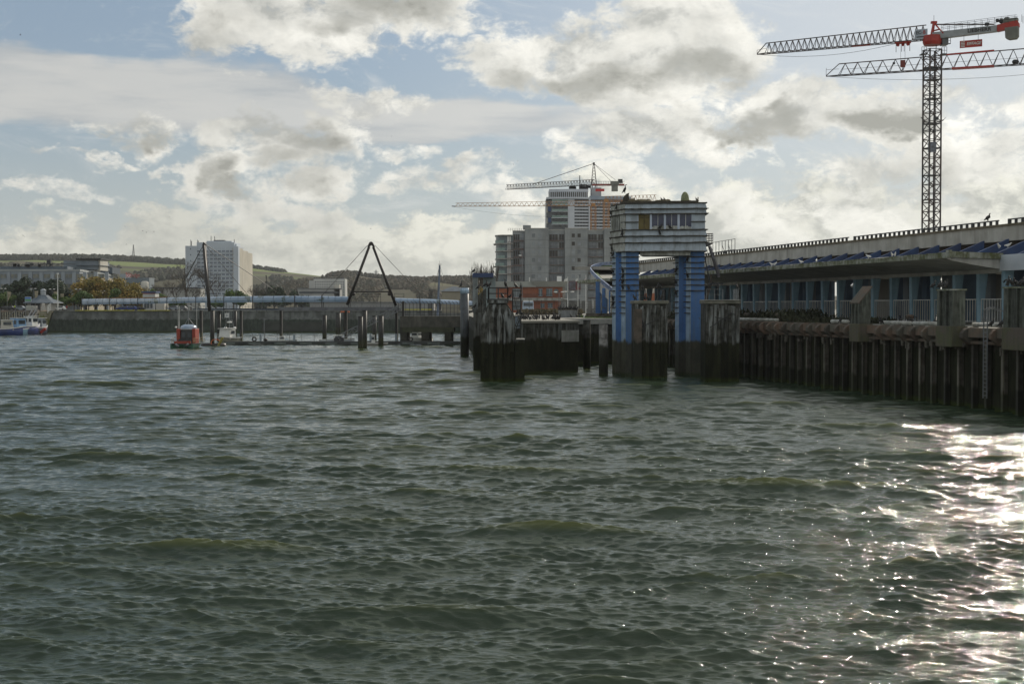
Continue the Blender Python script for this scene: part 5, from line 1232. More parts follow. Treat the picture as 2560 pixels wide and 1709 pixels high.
def bare_tree(name, label, cx, cy, z0, H, Wd, seed, group=None, column=False, thick=.0065):
    rn = random.Random(seed); t = thing(name, label, 'tree', (cx, cy, z0), group)
    b = MB(); b.tube((cx, cy, z0 - .2), (cx, cy, z0 + H * .35), H * .022, H * .014, 6); b.build('trunk', bark, t); tw_ = MB()
    def grow_(p, d, L, r, lev):
        e = p + d * L; tw_.bar(p, e, r * 2, w1=r * 1.1)
        if lev == 0: return
        for _ in range(3 if lev > 1 else 4):
            sp_ = .10 if column else .55
            nd = (d + Vector((rn.gauss(0, sp_), rn.gauss(0, sp_), rn.gauss(.12 if not column else .35, .25 if not column else .08)))).normalized(); grow_(e if rn.random() < .6 else p + d * L * .6, nd, L * rn.uniform(.55, .8), r * .6, lev - 1)
    base = Vector((cx, cy, z0 + H * (.22 if column else .3)))
    for k in range(5): a = 1.2566 * k + rn.uniform(-.4, .4); s = .10 if column else .8 * Wd / H; grow_(base, Vector((math.cos(a) * s, math.sin(a) * s, 1)).normalized(), H * (.25 if column else .24), H * thick, 4)
    tw_.build('branches', twig_m, t); return t
zg = 6.45
G1, G2, G3 = 'dark trees in front of the grey office block', 'autumn trees beside the office block', 'clipped green trees on the promenade'
tr = random.Random(9)
for i, (x_, D_, H_, Wd_) in enumerate(((2, 500, 9.5, 9), (22, 505, 11.5, 9), (45, 508, 14.5, 9), (58, 485, 10.5, 7), (82, 512, 16, 10), (104, 512, 15, 9.5), (128, 510, 15.5, 9.5), (150, 506, 13, 8))):
    leaf_tree('broad_tree', 'dark green broad tree standing in front of the grey office block', wx(x_, D_), D_, 6, H_ * .76, Wd_, leaf_dark, 1500, .15, .5, G1, 20 + i)
for i, (x_, D_, H_, Wd_) in enumerate(((196, 500, 13, 9), (216, 498, 16, 11), (240, 500, 16, 11), (264, 502, 15.5, 11), (288, 504, 14.5, 10), (312, 506, 14, 10), (334, 508, 13, 10), (352, 510, 11, 9))):
    leaf_tree('autumn_tree', 'golden brown autumn tree right of the grey office block', wx(x_, D_), D_, 6, H_ * .80, Wd_, leaf_aut, 1900, .15, .42, G2, 40 + i, clumps=12)
for i, (x_, D_, H_, Wd_) in enumerate(((0, 450, 6.0, 5), (12, 452, 6.0, 5), (26, 452, 4.8, 4), (133, 448, 5.2, 4), (144, 448, 5.0, 4), (156, 450, 4.8, 4), (168, 450, 4.6, 3.5), (186, 452, 6.2, 5), (204, 452, 6.0, 5), (222, 452, 5.6, 5), (286, 455, 6.8, 5), (384, 455, 6.5, 5), (398, 455, 6.2, 5), (445, 450, 4.2, 5), (540, 450, 4.0, 5), (585, 455, 6.5, 6), (600, 456, 6.3, 6))):
    leaf_tree('clipped_tree', 'small clipped green tree on the far promenade', wx(x_, D_), D_, zg, H_, Wd_, leaf_mid, 700, .3, .36, G3, 70 + i, clumps=6)
for i, (x_, D_, H_, Wd_) in enumerate(((372, 520, 11, 9), (395, 530, 12, 10), (418, 540, 13, 11), (440, 540, 14, 11), (466, 640, 25, 12), (478, 530, 12, 11), (500, 560, 11, 10), (520, 640, 24, 14), (540, 630, 17, 11), (640, 560, 12, 9), (655, 560, 10, 9))):
    bare_tree('bare_tree', 'leafless brown tree between the autumn trees and the white tower block', wx(x_, D_), D_, 6, H_, Wd_, 100 + i, 'bare winter trees behind the footbridge')
for i, (x_, D_, H_, Wd_) in enumerate(((686, 700, 12.5, 9), (705, 720, 9, 9), (738, 720, 10, 6), (757, 740, 7, 10), (660, 700, 8.5, 10))):
    leaf_tree('dark_tree', 'dark evergreen tree above the footbridge right of the white tower block', wx(x_, D_), D_, 6, H_, Wd_, leaf_dark, 900, .1, .8, 'evergreens right of the tower block', 130 + i)
for i, x_ in enumerate((1183, 1194, 1202, 1210, 1217, 1229, 1238)):
    bare_tree('poplar', 'tall slim leafless poplar behind the blue crossbeam portal', wx(x_, 430), 430, 6, 15.0 + (i * 7 % 3) * .6, 2.2, 150 + i, 'row of bare poplars', True, .0055)
bare_tree('bare_tree', 'faint bare tree rising above the elevated road seen through the tower legs', wx(1655, 420), 420, 8, 12.5, 10, 171, thick=.004)
leaf_tree('small_tree', 'small orange leaved tree seen through the portal opening', wx(1202, 400), 400, 6, 8.2, 3.5, leaf_aut, 300, .3, .3, None, 172)

# ------------------------------------------------------------------ buildings
def bldg(name, label, cat, base): return thing(name, label, cat, base)
class Win:
    """counts window parts; beyond 100 on a building they join one 'windows' part"""
    def __init__(s, parent, m): s.p, s.m, s.n, s.rest = parent, m, 0, MB()
    def add(s, x0, x1, z0, z1, D, th=.12, m=None, mull=0):
        s.n += 1
        if s.n <= 96:
            o = MB().box((x0 + x1) / 2, D, (z0 + z1) / 2, x1 - x0, th, z1 - z0).build('window', m or s.m, s.p)
            if mull:
                b = MB(); b.box((x0 + x1) / 2, D - th / 2 - .02, z1 + .05, x1 - x0 + .3, .08, .1); b.box((x0 + x1) / 2, D - th / 2 - .03, z0 - .05, x1 - x0 + .3, .12, .12)
                for k in range(1, mull + 1): b.box(x0 + (x1 - x0) * k / (mull + 1), D - th / 2 - .02, (z0 + z1) / 2, .10, .08, z1 - z0)
                b.build('frame', grey_r, o)
        else: s.rest.box((x0 + x1) / 2, D, (z0 + z1) / 2, x1 - x0, th, z1 - z0)
    def done(s):
        if s.rest.v: o = s.rest.build('windows', s.m, s.p); o['kind'] = 'stuff'
# grey office block
of = bldg('office_block', 'grey two faced office block with flat roof at the left edge', 'office building', (wx(100, 530), 530, 6)); D_ = 520.0
xa, xb, xc = wx(-60, D_), wx(200, D_), wx(283, 610)
MB().prism([(xa, D_), (xb, D_), (xc, 610), (xc - 40, 612), (xa, 560)], 6, wz(678, D_)).build('wall', grey_r, of)
MB().prism([(xa - .3, D_ - .3), (xb + .3, D_ - .3), (xc + .5, 610), (xc - 40, 612.5), (xa - .3, 560.5)], wz(678, D_), wz(673, D_)).build('parapet', mat('pale parapet', (.36, .38, .38), (.28, .30, .30), scale=.3), of)
MB().prism([(xb + .02, D_ - .1), (xb + .25, D_), (xc + .25, 610), (xc, 610)], 6, wz(684, D_)).build('side_facing', mat('ribbed facing with painted sun', (.40, .36, .27), (.26, .22, .15), scale=1.0, streak=((.16, .14, .10), .8, .9), rough=.9), of)  # lighter and warmer than the front: sunlight put into the colour
w_ = Win(of, mat('cream blind window', (.26, .25, .19), (.14, .15, .14), scale=.5, rough=.3))
for k in range(11):
    xw = 3 + 27.2 * (k - 1); w_.add(wx(xw, D_) - .1, wx(xw + 14.5, D_), wz(695, D_), wz(685, D_), D_ - .06, mull=1)
for k in range(11):
    xw = 3 + 27.2 * (k - 1); w_.add(wx(xw, D_), wx(xw + 14, D_), wz(726, D_), wz(710, D_), D_ - .06, mull=1)
w_.done()
for k in range(11): xw = 19.5 + 27.2 * (k - 1); MB().box(wx(xw + 4, D_), D_ - .25, (6 + wz(680, D_)) / 2, 1.3, .5, wz(680, D_) - 6).build('pilaster', mat('pilaster grey', (.33, .37, .40), (.27, .30, .33), scale=.2), of)
rf = MB().prism([(xa, D_ + 4), (wx(172, 525), D_ + 4), (wx(240, 600), 600), (xa, 556)], wz(673, D_), wz(665, D_)).build('roof', tile_b, of)
MB().prism([(wx(160, 545), 545), (wx(247, 545), 545), (wx(247, 545), 560), (wx(160, 545), 560)], wz(674, 545), wz(652, 545)).build('penthouse', mat('dark penthouse', (.20, .23, .26), (.14, .17, .19), scale=.2), rf)
MB().prism([(wx(192, 544), 544), (wx(252, 544), 544), (wx(252, 544), 561), (wx(192, 544), 561)], wz(664, 545), wz(663, 545)).build('penthouse_slab', tile_b, rf)
MB().prism([(wx(192, 546), 546), (wx(244, 546), 546), (wx(244, 546), 560), (wx(192, 546), 560)], wz(660, 545), wz(649, 545)).build('glass_storey', mat('storey glass', (.16, .18, .14), (.10, .12, .12), scale=.3, rough=.2), rf)
MB().prism([(wx(190, 544), 544), (wx(253, 544), 544), (wx(250, 544), 562), (wx(190, 544), 562)], wz(649, 545), wz(646, 545)).build('penthouse_roof', steel_d, rf)
MB().prism([(wx(244, 545), 545.5), (wx(251, 545), 545.5), (wx(251, 545), 556), (wx(244, 545), 556)], wz(676, 545), wz(650, 545)).build('stair_wall', cream, rf)
MB().prism([(wx(252, 600), 600), (wx(282, 600), 600), (wx(282, 600), 612), (wx(252, 600), 612)], wz(684, 600), wz(668.5, 600)).build('dark_annex', mat('dark annex', (.07, .09, .11), (.05, .07, .09), scale=.2), rf)
b = MB(); rn = random.Random(12)
for xx, h in ((97, 12), (112, 13), (132, 13), (118, 8), (126, 8), (107, 5)): b.bar((wx(xx, 524), 524, wz(668, 524)), (wx(xx, 524), 524, wz(668, 524) + h * .16), .18)
b.box(wx(124, 524), 524, wz(655, 524), 1.4, 1.2, 1.6); b.box(wx(82, 524), 524, wz(661, 524), 1.4, 1.2, .9)
for k in range(16): b.box(wx(rn.uniform(36, 130), 524), 524, wz(665, 524) + rn.uniform(0, .5), rn.uniform(.4, 1.4), 1, rn.uniform(.4, 1.2))
b.bar((wx(100, 524), 524, wz(660.5, 524)), (wx(190, 524), 524, wz(660.5, 524)), .18); b.build('roof_plant', steel_d, rf)
# hotel sign building
ho = bldg('hotel', 'low grey hotel with red lettered roof sign behind the autumn trees', 'hotel', (wx(340, 700), 700, 6)); D_ = 700.0
MB().box(wx(338, D_), D_ + 5, (6 + wz(694, D_)) / 2, wx(374, D_) - wx(302, D_), 10, wz(694, D_) - 6).build('wall', mat('hotel grey', (.17, .20, .22), (.13, .16, .18), scale=.1), ho)
MB().box(wx(309, D_), D_ + 4, (6 + wz(685, D_)) / 2, wx(316, D_) - wx(302, D_), 10, wz(685, D_) - 6).build('stair_tower', grey_r, ho)
MB().lathe([(2.0, 0), (2.0, 7.5), (1.9, 10.2), (1.0, 10.8)], (wx(364, D_), D_ - 1, 6 + 3.6), 12, 1.0, 1.0).build('pale_bay', cream, ho, True)
text_mesh('sign_letters', 'ibis', 3.4, (wx(322, D_), D_ - .4, wz(687.5, D_)), 0, red, ho, .08, wx(329, D_) - wx(315.5, D_), .06)
text_mesh('sign_letters', 'budget', 2.6, (wx(340, D_), D_ - .4, wz(688, D_)), 0, mat('dull red letters', (.32, .06, .05), rough=.6), ho, .08, wx(351, D_) - wx(330, D_), .02)
# white tower block
tb = bldg('tower_block', 'tall white stepped apartment tower rising over the left skyline', 'tower block', (wx(548, 1000), 1000, 6)); D_ = 1000.0
H_ = lambda y: wz(y, D_)
for nm, x0, x1, yt, d0, dp in (('left_wing', 464.5, 493, 614.8, 0, 20), ('middle_bay', 492, 586, 606, 1.2, 22), ('penthouse', 515.5, 578, 602, 3, 14), ('right_wing', 584.5, 596.5, 616, 0, 20), ('penthouse', 577, 590, 609.5, 3.5, 14)):
    MB().prism([(wx(x0, D_), D_ + d0), (wx(x1, D_), D_ + d0), (wx(x1, D_), D_ + d0 + dp), (wx(x0, D_), D_ + d0 + dp)], 6, H_(yt)).build(nm, tower_m, tb)
sunny = mat('tower render with painted sun', (.50, .46, .38), (.42, .39, .32), scale=.05, rough=.85)  # same tower render, warmed to paint sunlight on the right sides
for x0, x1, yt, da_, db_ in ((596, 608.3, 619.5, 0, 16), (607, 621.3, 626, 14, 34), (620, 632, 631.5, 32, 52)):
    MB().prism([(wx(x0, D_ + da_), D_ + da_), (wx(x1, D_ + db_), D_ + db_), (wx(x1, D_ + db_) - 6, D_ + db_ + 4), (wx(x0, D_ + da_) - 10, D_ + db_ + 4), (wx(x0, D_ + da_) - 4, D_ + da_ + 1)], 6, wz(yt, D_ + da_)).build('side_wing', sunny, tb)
MB().box(wx(546, D_), D_ + 6, H_(601.2), wx(560, D_) - wx(533, D_), 4, .9).build('lift_housing', steel_d, tb)
w_ = Win(tb, mat('tower window', (.14, .17, .21), (.08, .10, .13), scale=.3, rough=.2))
for f in range(14):
    y_ = 666.5 + (f - 4) * 9.65 if f > 0 else 628
    if y_ > 742: continue
    for k in range(9):
        xw = 493 + k * 10.2; w_.add(wx(xw, D_), wx(xw + 8.4, D_), H_(y_ + 2), H_(y_ - 1.6), D_ + 1.1)
for f in range(8): w_.add(wx(476.5, D_), wx(478.8, D_), H_(624 + f * 15), H_(620.5 + f * 15), D_ - .05)
for f in range(16): w_.add(wx(608.2, D_ + 22), wx(609.8, D_ + 22), wz(640 + f * 6.5, D_), wz(637.5 + f * 6.5, D_), D_ + 21.9)
w_.done()
for k in range(10): MB().box(wx(492.6 + k * 10.2, D_), D_ + .95, (6 + H_(617)) / 2, .45, .35, H_(617) - 6).build('facade_fin', tower_m, tb)
b = MB()
for f in range(13): b.box(wx(538, D_), D_ + .9, H_(631.5 + f * 9.65), wx(584, D_) - wx(493, D_), .5, .9)
b.build('balcony_bands', mat('balcony band', (.42, .46, .50), (.34, .38, .42), scale=.1, rough=.7), tb)
b = MB()
for xx, yy, h in ((475, 614.5, 4.4), (477, 614.5, 3.4), (492, 612, 3.6), (494.5, 612, 3), (584, 609, 3.2), (526, 602, 3.5), (535, 602, 3.3)): b.bar((wx(xx, D_), D_ + 4, H_(yy)), (wx(xx, D_), D_ + 4, H_(yy) + h), .35)
b.build('antennas', steel_d, tb)
# low white block further right
wb = bldg('apartment_block', 'small white apartment block on the hillside left of the pylon', 'apartment block', (wx(820, 1150), 1150, 6)); D_ = 1150.0
MB().box(wx(823.5, D_), D_ + 8, (6 + wz(697, D_)) / 2, wx(863, D_) - wx(784, D_), 14, wz(697, D_) - 6).build('wall', mat('white flats', (.50, .50, .48), (.42, .42, .40), scale=.08), wb)
MB().box(wx(781, D_), D_ + 9, (6 + wz(701, D_)) / 2, wx(792, D_) - wx(772, D_), 10, wz(701, D_) - 6).build('left_wing', mat('white flats', None), wb)
b = MB()
for k in range(18): b.box(wx(786 + k * 4.2, D_), D_ + 3, wz(695.5, D_), .9, .6, 1.5)
b.build('chimneys', steel_d, wb)
w_ = Win(wb, glass)
for f in range(6):
    for k in range(13):
        if 3 < k < 11 and f > 3: continue
        w_.add(wx(788 + k * 5.8, D_), wx(790.2 + k * 5.8, D_), wz(706 + f * 6.5, D_), wz(703 + f * 6.5, D_), D_ + .95)
w_.done()
lb = bldg('warehouse', 'pale flat roofed warehouse in front of the small white apartment block', 'warehouse', (wx(800, 900), 900, 6)); D_ = 900.0
MB().box(wx(797, D_), D_ + 6, (6 + wz(722, D_)) / 2, wx(850, D_) - wx(744, D_), 10, wz(722, D_) - 6).build('wall', mat('warehouse grey', (.34, .34, .33), (.28, .28, .27), scale=.1), lb)
MB().box(wx(842, D_), D_ + 4, (6 + wz(711, D_)) / 2, 3.2, 6, wz(711, D_) - 6).build('stair_tower', cream, lb)
MB().box(wx(797, D_), D_ + 6, wz(721, D_), wx(852, D_) - wx(742, D_), 11, .4).build('roof', steel, lb)
MB().box(wx(797, D_), D_ + .9, wz(731, D_), wx(848, D_) - wx(750, D_), .3, 1.2).build('window_band', glass, lb)
lw = bldg('low_hall', 'long white low hall behind the bare trees left of the tower block', 'hall', (wx(440, 650), 650, 6)); D_ = 650
MB().box(wx(440, D_), D_ + 5, (6 + wz(720, D_)) / 2, wx(500, D_) - wx(378, D_), 10, wz(720, D_) - 6).build('wall', mat('low hall white', (.45, .45, .42), (.36, .36, .34), scale=.1), lw)
MB().box(wx(440, D_), D_ + 5, wz(719.5, D_), wx(502, D_) - wx(376, D_), 11, .4).build('roof', tile_b, lw)
lh = bldg('mid_hall', 'grey low hall behind the covered footbridge between tower block and pylon', 'hall', (wx(700, 620), 620, 6))
MB().box(wx(930, 560), 565, (6 + wz(756, 560)) / 2, wx(1090, 560) - wx(780, 560), 10, wz(756, 560) - 6).build('wall', mat('warehouse grey', None), lh)
MB().box(wx(930, 560), 565, wz(755.5, 560), wx(1092, 560) - wx(778, 560), 11, .3).build('roof', steel, lh)
# dark hipped house behind the pier
hh = bldg('harbour_house', 'ochre house with dark hipped roof behind the mono pile', 'house', (wx(1125, 390), 390, 6)); D_ = 385.0
x0, x1 = wx(1099, D_), wx(1168, D_)
MB().prism([(x0 + .6, D_), (x1 - .6, D_), (x1 - .6, D_ + 9), (x0 + .6, D_ + 9)], 6, wz(728, D_)).build('wall', mat('ochre wall', (.30, .27, .20), (.24, .22, .17), scale=.3), hh)
MB().prism([(x0, D_ - .4), (x1, D_ - .4), (x1, D_ + 9.4), (x0, D_ + 9.4)], wz(728, D_), wz(715.5, D_), [(wx(1130, D_), D_ + 3), (wx(1140, D_), D_ + 3), (wx(1140, D_), D_ + 6), (wx(1130, D_), D_ + 6)]).build('roof', tile_b, hh)
# pavilion with lantern roof on the promenade
pv = bldg('pavilion', 'small promenade pavilion with slate roof and lantern', 'pavilion', (wx(107, 446), 446, 6.45)); D_ = 446.0; cx = wx(109, D_)
MB().lathe([(5.0, 0), (5.0, 2.3)], (cx, D_, 6.45), 8).build('wall', cream, pv)
MB().lathe([(6.4, 2.3), (6.2, 2.55), (3.2, 3.7), (1.5, 4.9)], (cx, D_, 6.45), 8).build('roof', tile_b, pv)
MB().lathe([(.85, 4.8), (.85, 6.2), (1.05, 6.3), (.3, 6.9)], (cx, D_, 6.45), 8).build('lantern', mat('lantern grey', (.35, .38, .40), (.28, .3, .32)), pv)
for k in (-1, 0): MB().box(cx + 1.6 * k, D_ - 4.95, 7.6, 1.1, .3, 2.2).build('door', steel_d, pv)
MB().prism([(cx + 1.3, D_ - 6.2), (cx + 2.7, D_ - 6.2), (cx + 2.7, D_ - 5.8), (cx + 1.3, D_ - 5.8)], 6.45, 8.8, [(cx + 1.5, D_ - 6.1), (cx + 2.3, D_ - 6.1), (cx + 2.3, D_ - 5.9), (cx + 1.5, D_ - 5.9)]).build('buttress', cream, pv)
# kiosk under the covered way
ki = bldg('ticket_kiosk', 'white ticket kiosk with dark blue roof behind the canopy', 'kiosk', (wx(375, 445), 445, 6.45)); D_ = 445.0
MB().box(wx(372, D_), D_ + 3, 9.2, wx(387, D_) - wx(356, D_), 5, 5.4).build('wall', mat('kiosk white', (.50, .50, .48), (.42, .42, .4)), ki)
MB().box(wx(372, D_), D_ + 3, wz(730, D_), wx(390, D_) - wx(354, D_), 6, .5).build('roof', navy, ki)
MB().box(wx(372, D_), D_ + .45, wz(733.5, D_), wx(387, D_) - wx(356, D_), .1, .2).build('red_band', red, ki)
for x_ in (363, 370, 378): MB().box(wx(x_, D_), D_ + .45, 8.0, .7, .12, 1.5).build('window', glass, ki)
MB().box(wx(400, D_), D_ + 3, 7.8, wx(412, D_) - wx(391, D_), 5, 2.6).build('annex', cream, ki)
# ------------------------------------------------------------------ construction site
cb = thing('unfinished_block', 'raw concrete apartment block under construction with glazed balcony corner', 'apartment block', (wx(1400, 515), 515, 6)); D_ = 510.0
def zx(x): return 1120 + x / 4.894                       # measured detail coordinates -> photo pixels
def zy(y): return 380 + y / 4.894
def XX(x, D=510.0): return wx(zx(x), D)
def ZZ(y, D=510.0): return wz(zy(y), D)
bays = [(790, 940, 'stair', 968, 1.6), (940, 1230, 'solid', 940, 0), (1230, 1430, 'open', 955, 1.4), (1430, 1705, 'solid', 940, 0), (1705, 1910, 'open', 960, 1.4), (1910, 2250, 'solid', 940, 0)]
dark_fill = mat('painted dark opening', (.05, .045, .04), (.09, .08, .07), scale=.5, rough=.9); grnopen = mat('shuttered opening', (.20, .215, .22), (.13, .14, .15), scale=.7, rough=.5); paleopen = mat('filled opening', (.30, .32, .33), (.22, .24, .25), scale=.5, rough=.6)  # dark openings are solid boxes, the unlit inside put into their colour
cw_ = Win(cb, glass)
rn = random.Random(15)
for i, (x0, x1, kind, yt, rec) in enumerate(bays):
    MB().prism([(XX(x0), D_ + rec), (XX(x1), D_ + rec), (XX(x1), D_ + 16), (XX(x0), D_ + 16)], 5.6, ZZ(yt)).build('wall', bare_c, cb)
    MB().prism([(XX(x0), D_ + rec - .12), (XX(x1), D_ + rec - .12), (XX(x1), D_ + rec + .3), (XX(x0), D_ + rec + .3)], ZZ(yt), ZZ(yt) + .25).build('parapet', conc_pale, cb)
    for f in range(9):
        y0 = 978 + f * 99.5
        if kind == 'solid':
            for xx in ((.30, .56) if i != 5 else (.22, .40)):
                xa = x0 + (x1 - x0) * xx; dark_ = (i == 3 and f == 0)
                cw_.add(XX(xa), XX(xa + 38), ZZ(y0 + 68), ZZ(y0 + 22), D_ + rec - .04, .1, dark_fill if dark_ or rn.random() < .08 else rn.choice([paleopen, paleopen, grnopen]))
            MB().box((XX(x0) + XX(x1)) / 2, D_ + rec - .02, ZZ(y0 + 100), XX(x1) - XX(x0), .06, .07).build('joint', mat('joint grey', (.16, .16, .15), rough=.9), cb)  # thin grey strip along the formwork joint
        else:
            n = 2
            cw_.add(XX(x0 + 12), XX(x0 + (x1 - x0) * .56), ZZ(y0 + 98), ZZ(y0 + 28), D_ + rec - .04, .1, dark_fill if f == 0 or rn.random() < .2 else rn.choice([paleopen, grnopen]), mull=2)
            cw_.add(XX(x0 + (x1 - x0) * .66), XX(x1 - 10), ZZ(y0 + 98), ZZ(y0 + 28), D_ + rec - .04, .1, dark_fill if f in (0, 1) and i > 1 else rn.choice([paleopen, grnopen]), mull=1)
            MB().box((XX(x0) + XX(x1)) / 2, D_ + rec - .5, ZZ(y0 + 104), XX(x1) - XX(x0) - .8, 1.0, .22).build('balcony_slab', mat('rusty formwork', (.19, .13, .11), (.13, .11, .10), scale=.6), cb)
            b = MB()
            for z in (.45, .9): b.bar((XX(x0) + .4, D_ + rec - .9, ZZ(y0 + 102) + z), (XX(x1) - .4, D_ + rec - .9, ZZ(y0 + 102) + z), .06)
            b.build('guard_rail', steel_d, cb)
cw_.done()
MB().box((XX(918) + XX(1015)) / 2, D_ + 4, ZZ(918), XX(1015) - XX(918), 4, ZZ(895) - ZZ(945)).build('lift_housing', bare_c, cb)
b = MB()
for k in range(7): b.bar((XX(735 + 28 * k), D_ + 1, ZZ(975)), (XX(735 + 28 * k), D_ + 1, ZZ(932)), .08)
for y_ in (935, 950): b.bar((XX(735), D_ + 1, ZZ(y_)), (XX(905), D_ + 1, ZZ(y_)), .07)
for k in range(3): b.bar((XX(1100 + k * 16), D_ + 1, ZZ(1600)), (XX(1100 + k * 16), D_ + 1, ZZ(1600)), .07)
b.build('roof_scaffold', steel_d, cb)
b = MB()
for x_ in (735, 765, 785, 905): b.bar((XX(x_), D_ - .6, 6), (XX(x_), D_ - .6, ZZ(1100)), .12)
for y_ in range(1100, 1560, 98): b.bar((XX(735), D_ - .6, ZZ(y_)), (XX(935), D_ - .6, ZZ(y_)), .12)
b.build('facade_scaffold', mat('rust red scaffold', (.20, .09, .07), (.12, .11, .11), rough=.7), cb)
# rounded glass corner
cyl = []
for k in range(9):
    a = math.pi * (.5 + .5 * k / 8); cyl.append((XX(700) + (XX(700) - XX(582)) * math.cos(a) * 1.0, D_ + 5.5 - 5.5 * math.sin(a) * 1.0 + 1.0))
plan = [(XX(795), D_ + 1.0), (XX(795), D_ + 14), (XX(582), D_ + 14)] + cyl[::-1]
MB().prism(plan, 5.6, ZZ(1020)).build('corner_wall', mat('corner glazing', (.17, .21, .22), (.11, .14, .15), scale=.5, rough=.25), cb)
for f in range(6):
    y_ = 1022 if f == 0 else 1125 + (f - 1) * 92.5
    out_ = 28 if f in (1, 4) else (8 if f else 10)
    ps = [(x_ + (x_ - XX(795)) / (XX(582) - XX(795)) * (XX(582 - out_) - XX(582)), y2 - .9) for x_, y2 in plan]
    MB().prism(ps, ZZ(y_), ZZ(y_) + .28).build('balcony_slab' if f else 'corner_roof', conc_pale, cb)
    if f:
        gl = [(x_, y2) for x_, y2 in ps[3:]]; b = MB()
        for p0, p1 in zip(gl[3:], gl[4:]): b.extr([(p0[0], p0[1], ZZ(y_) + .3), (p1[0], p1[1], ZZ(y_) + .3), (p1[0], p1[1], ZZ(y_) + 1.35), (p0[0], p0[1], ZZ(y_) + 1.35)], (0, .04, 0))
        b.build('glass_balustrade', glass_g, cb)
b = MB()
for x_ in (655, 690, 735, 760): b.box(XX(x_), D_ + .85 + (1.2 if x_ < 700 else 0), (6 + ZZ(1030)) / 2, .5, .4, ZZ(1030) - 6)
b.build('white_piers', white_p, cb)
# high rise part with white spandrels
hr = thing('high_rise', 'white and glass high rise nearing completion behind the raw concrete block', 'apartment tower', (wx(1460, 610), 610, 6)); Dh = 600.0
def X6(x): return wx(zx(x), Dh)
def Z6(y): return wz(zy(y), Dh)
core = [(X6(1203), Dh + 3), (X6(1270), Dh + .5), (X6(1500), Dh), (X6(1740), Dh + 1), (X6(1740), Dh + 25), (X6(1203), Dh + 25)]
MB().prism(core, 6, Z6(590)).build('wall', mat('dark glass wall', (.13, .14, .15), (.09, .10, .11), scale=.3, rough=.3), hr)  # core box of dark glass
rcore = [(X6(1740), Dh + 3), (X6(2250), Dh + 6), (X6(2250), Dh + 26), (X6(1740), Dh + 26)]
MB().prism(rcore, 6, Z6(575)).build('right_wall', mat('dark glass wall', None), hr)
MB().prism([(X6(1740), Dh + 2.7), (X6(2250), Dh + 5.7), (X6(2250), Dh + 27), (X6(1740), Dh + 27)], Z6(575), Z6(535)).build('roof_band', mat('grey blue panel', (.30, .36, .42), (.25, .3, .36), scale=.2), hr)
MB().prism([(X6(1240), Dh + 4), (X6(1500), Dh + 2.5), (X6(1715), Dh + 3.5), (X6(1715), Dh + 20), (X6(1240), Dh + 20)], Z6(590), Z6(485)).build('penthouse_glazing', mat('penthouse glazing', (.10, .10, .09), (.16, .15, .13), scale=.5, rough=.2), hr)
whp = mat('white spandrel', (.55, .58, .62), (.48, .51, .55), scale=.2, rough=.6)
for y0, y1, o_, nm in ((485, 450, 3.7, 'top_band'), (578, 556, .0, 'terrace_band')):
    MB().prism([(X6(1240 if o_ else 1203), Dh + o_ - .3), (X6(1500), Dh + o_ - 1.5), (X6(1720), Dh + o_ - .5), (X6(1720), Dh + 20), (X6(1240 if o_ else 1203), Dh + 20)], Z6(y0), Z6(y1)).build(nm, whp, hr)
b = MB()
for k in range(19): b.box(X6(1250 + k * 25), Dh + 2.2, Z6(520), .22, .3, Z6(485) - Z6(555))
b.build('penthouse_mullions', whp, hr)
MB().box(X6(1820), Dh + 8, (Z6(570) + Z6(430)) / 2, X6(1875) - X6(1755), 8, Z6(430) - Z6(570)).build('plant_room', mat('plant grey', (.36, .38, .40), (.30, .32, .34), scale=.3), hr)
hw_ = Win(hr, glass)
for f in range(9):
    y0 = 582 + f * 39.0
    big_ = f % 2 == 0
    MB().prism([(X6(1500), Dh - .35), (X6(1735), Dh + .5), (X6(1735), Dh + 1.2), (X6(1500), Dh + .3)], Z6(y0 + 39), Z6(y0 + 22)).build('spandrel', whp, hr)
    MB().prism([(X6(1740), Dh + 2.6), (X6(2240), Dh + 5.6), (X6(2240), Dh + 6.2), (X6(1740), Dh + 3.1)], Z6(y0 + 39), Z6(y0 + 25)).build('spandrel', whp, hr)
    for k in range(5): hw_.add(X6(1545 + k * 34), X6(1572 + k * 34), Z6(y0 + 22), Z6(y0 + 2), Dh - .1 + k * .12, .15)
    for k in range(5): hw_.add(X6(1800 + k * 60), X6(1840 + k * 60), Z6(y0 + 24), Z6(y0 + 3), Dh + 3.2 + k * .35, .15)
    if f % 2 == 1 or f == 0: MB().prism([(X6(1265), Dh - 1.0), (X6(1465), Dh - 1.2), (X6(1465), Dh + .4), (X6(1265), Dh + .4)], Z6(y0 + 36), Z6(y0 + 30)).build('balcony_slab', whp, hr); MB().prism([(X6(1270), Dh - 1.0), (X6(1462), Dh - 1.15), (X6(1462), Dh - 1.05), (X6(1270), Dh - .9)], Z6(y0 + 30), Z6(y0 + 3)).build('glass_balustrade', glass_g, hr)
    for k in range(3): hw_.add(X6(1320 + k * 60), X6(1348 + k * 60), Z6(y0 + 30), Z6(y0 + 4), Dh - .05, .5)
hw_.done()
MB().prism([(X6(1465), Dh - .6), (X6(1545), Dh - .6), (X6(1545), Dh + .4), (X6(1465), Dh + .4)], 6, Z6(580)).build('white_pier', whp, hr)
MB().prism([(X6(1720), Dh + .2), (X6(1742), Dh + .2), (X6(1742), Dh + 3), (X6(1720), Dh + 3)], 6, Z6(560)).build('white_pier', whp, hr)
for y_ in (670, 805): MB().box(X6(1245), Dh + 1.0, Z6(y_ + 28), X6(1268) - X6(1222), .3, Z6(y_) - Z6(y_ + 60)).build('blue_panel', navy, hr)
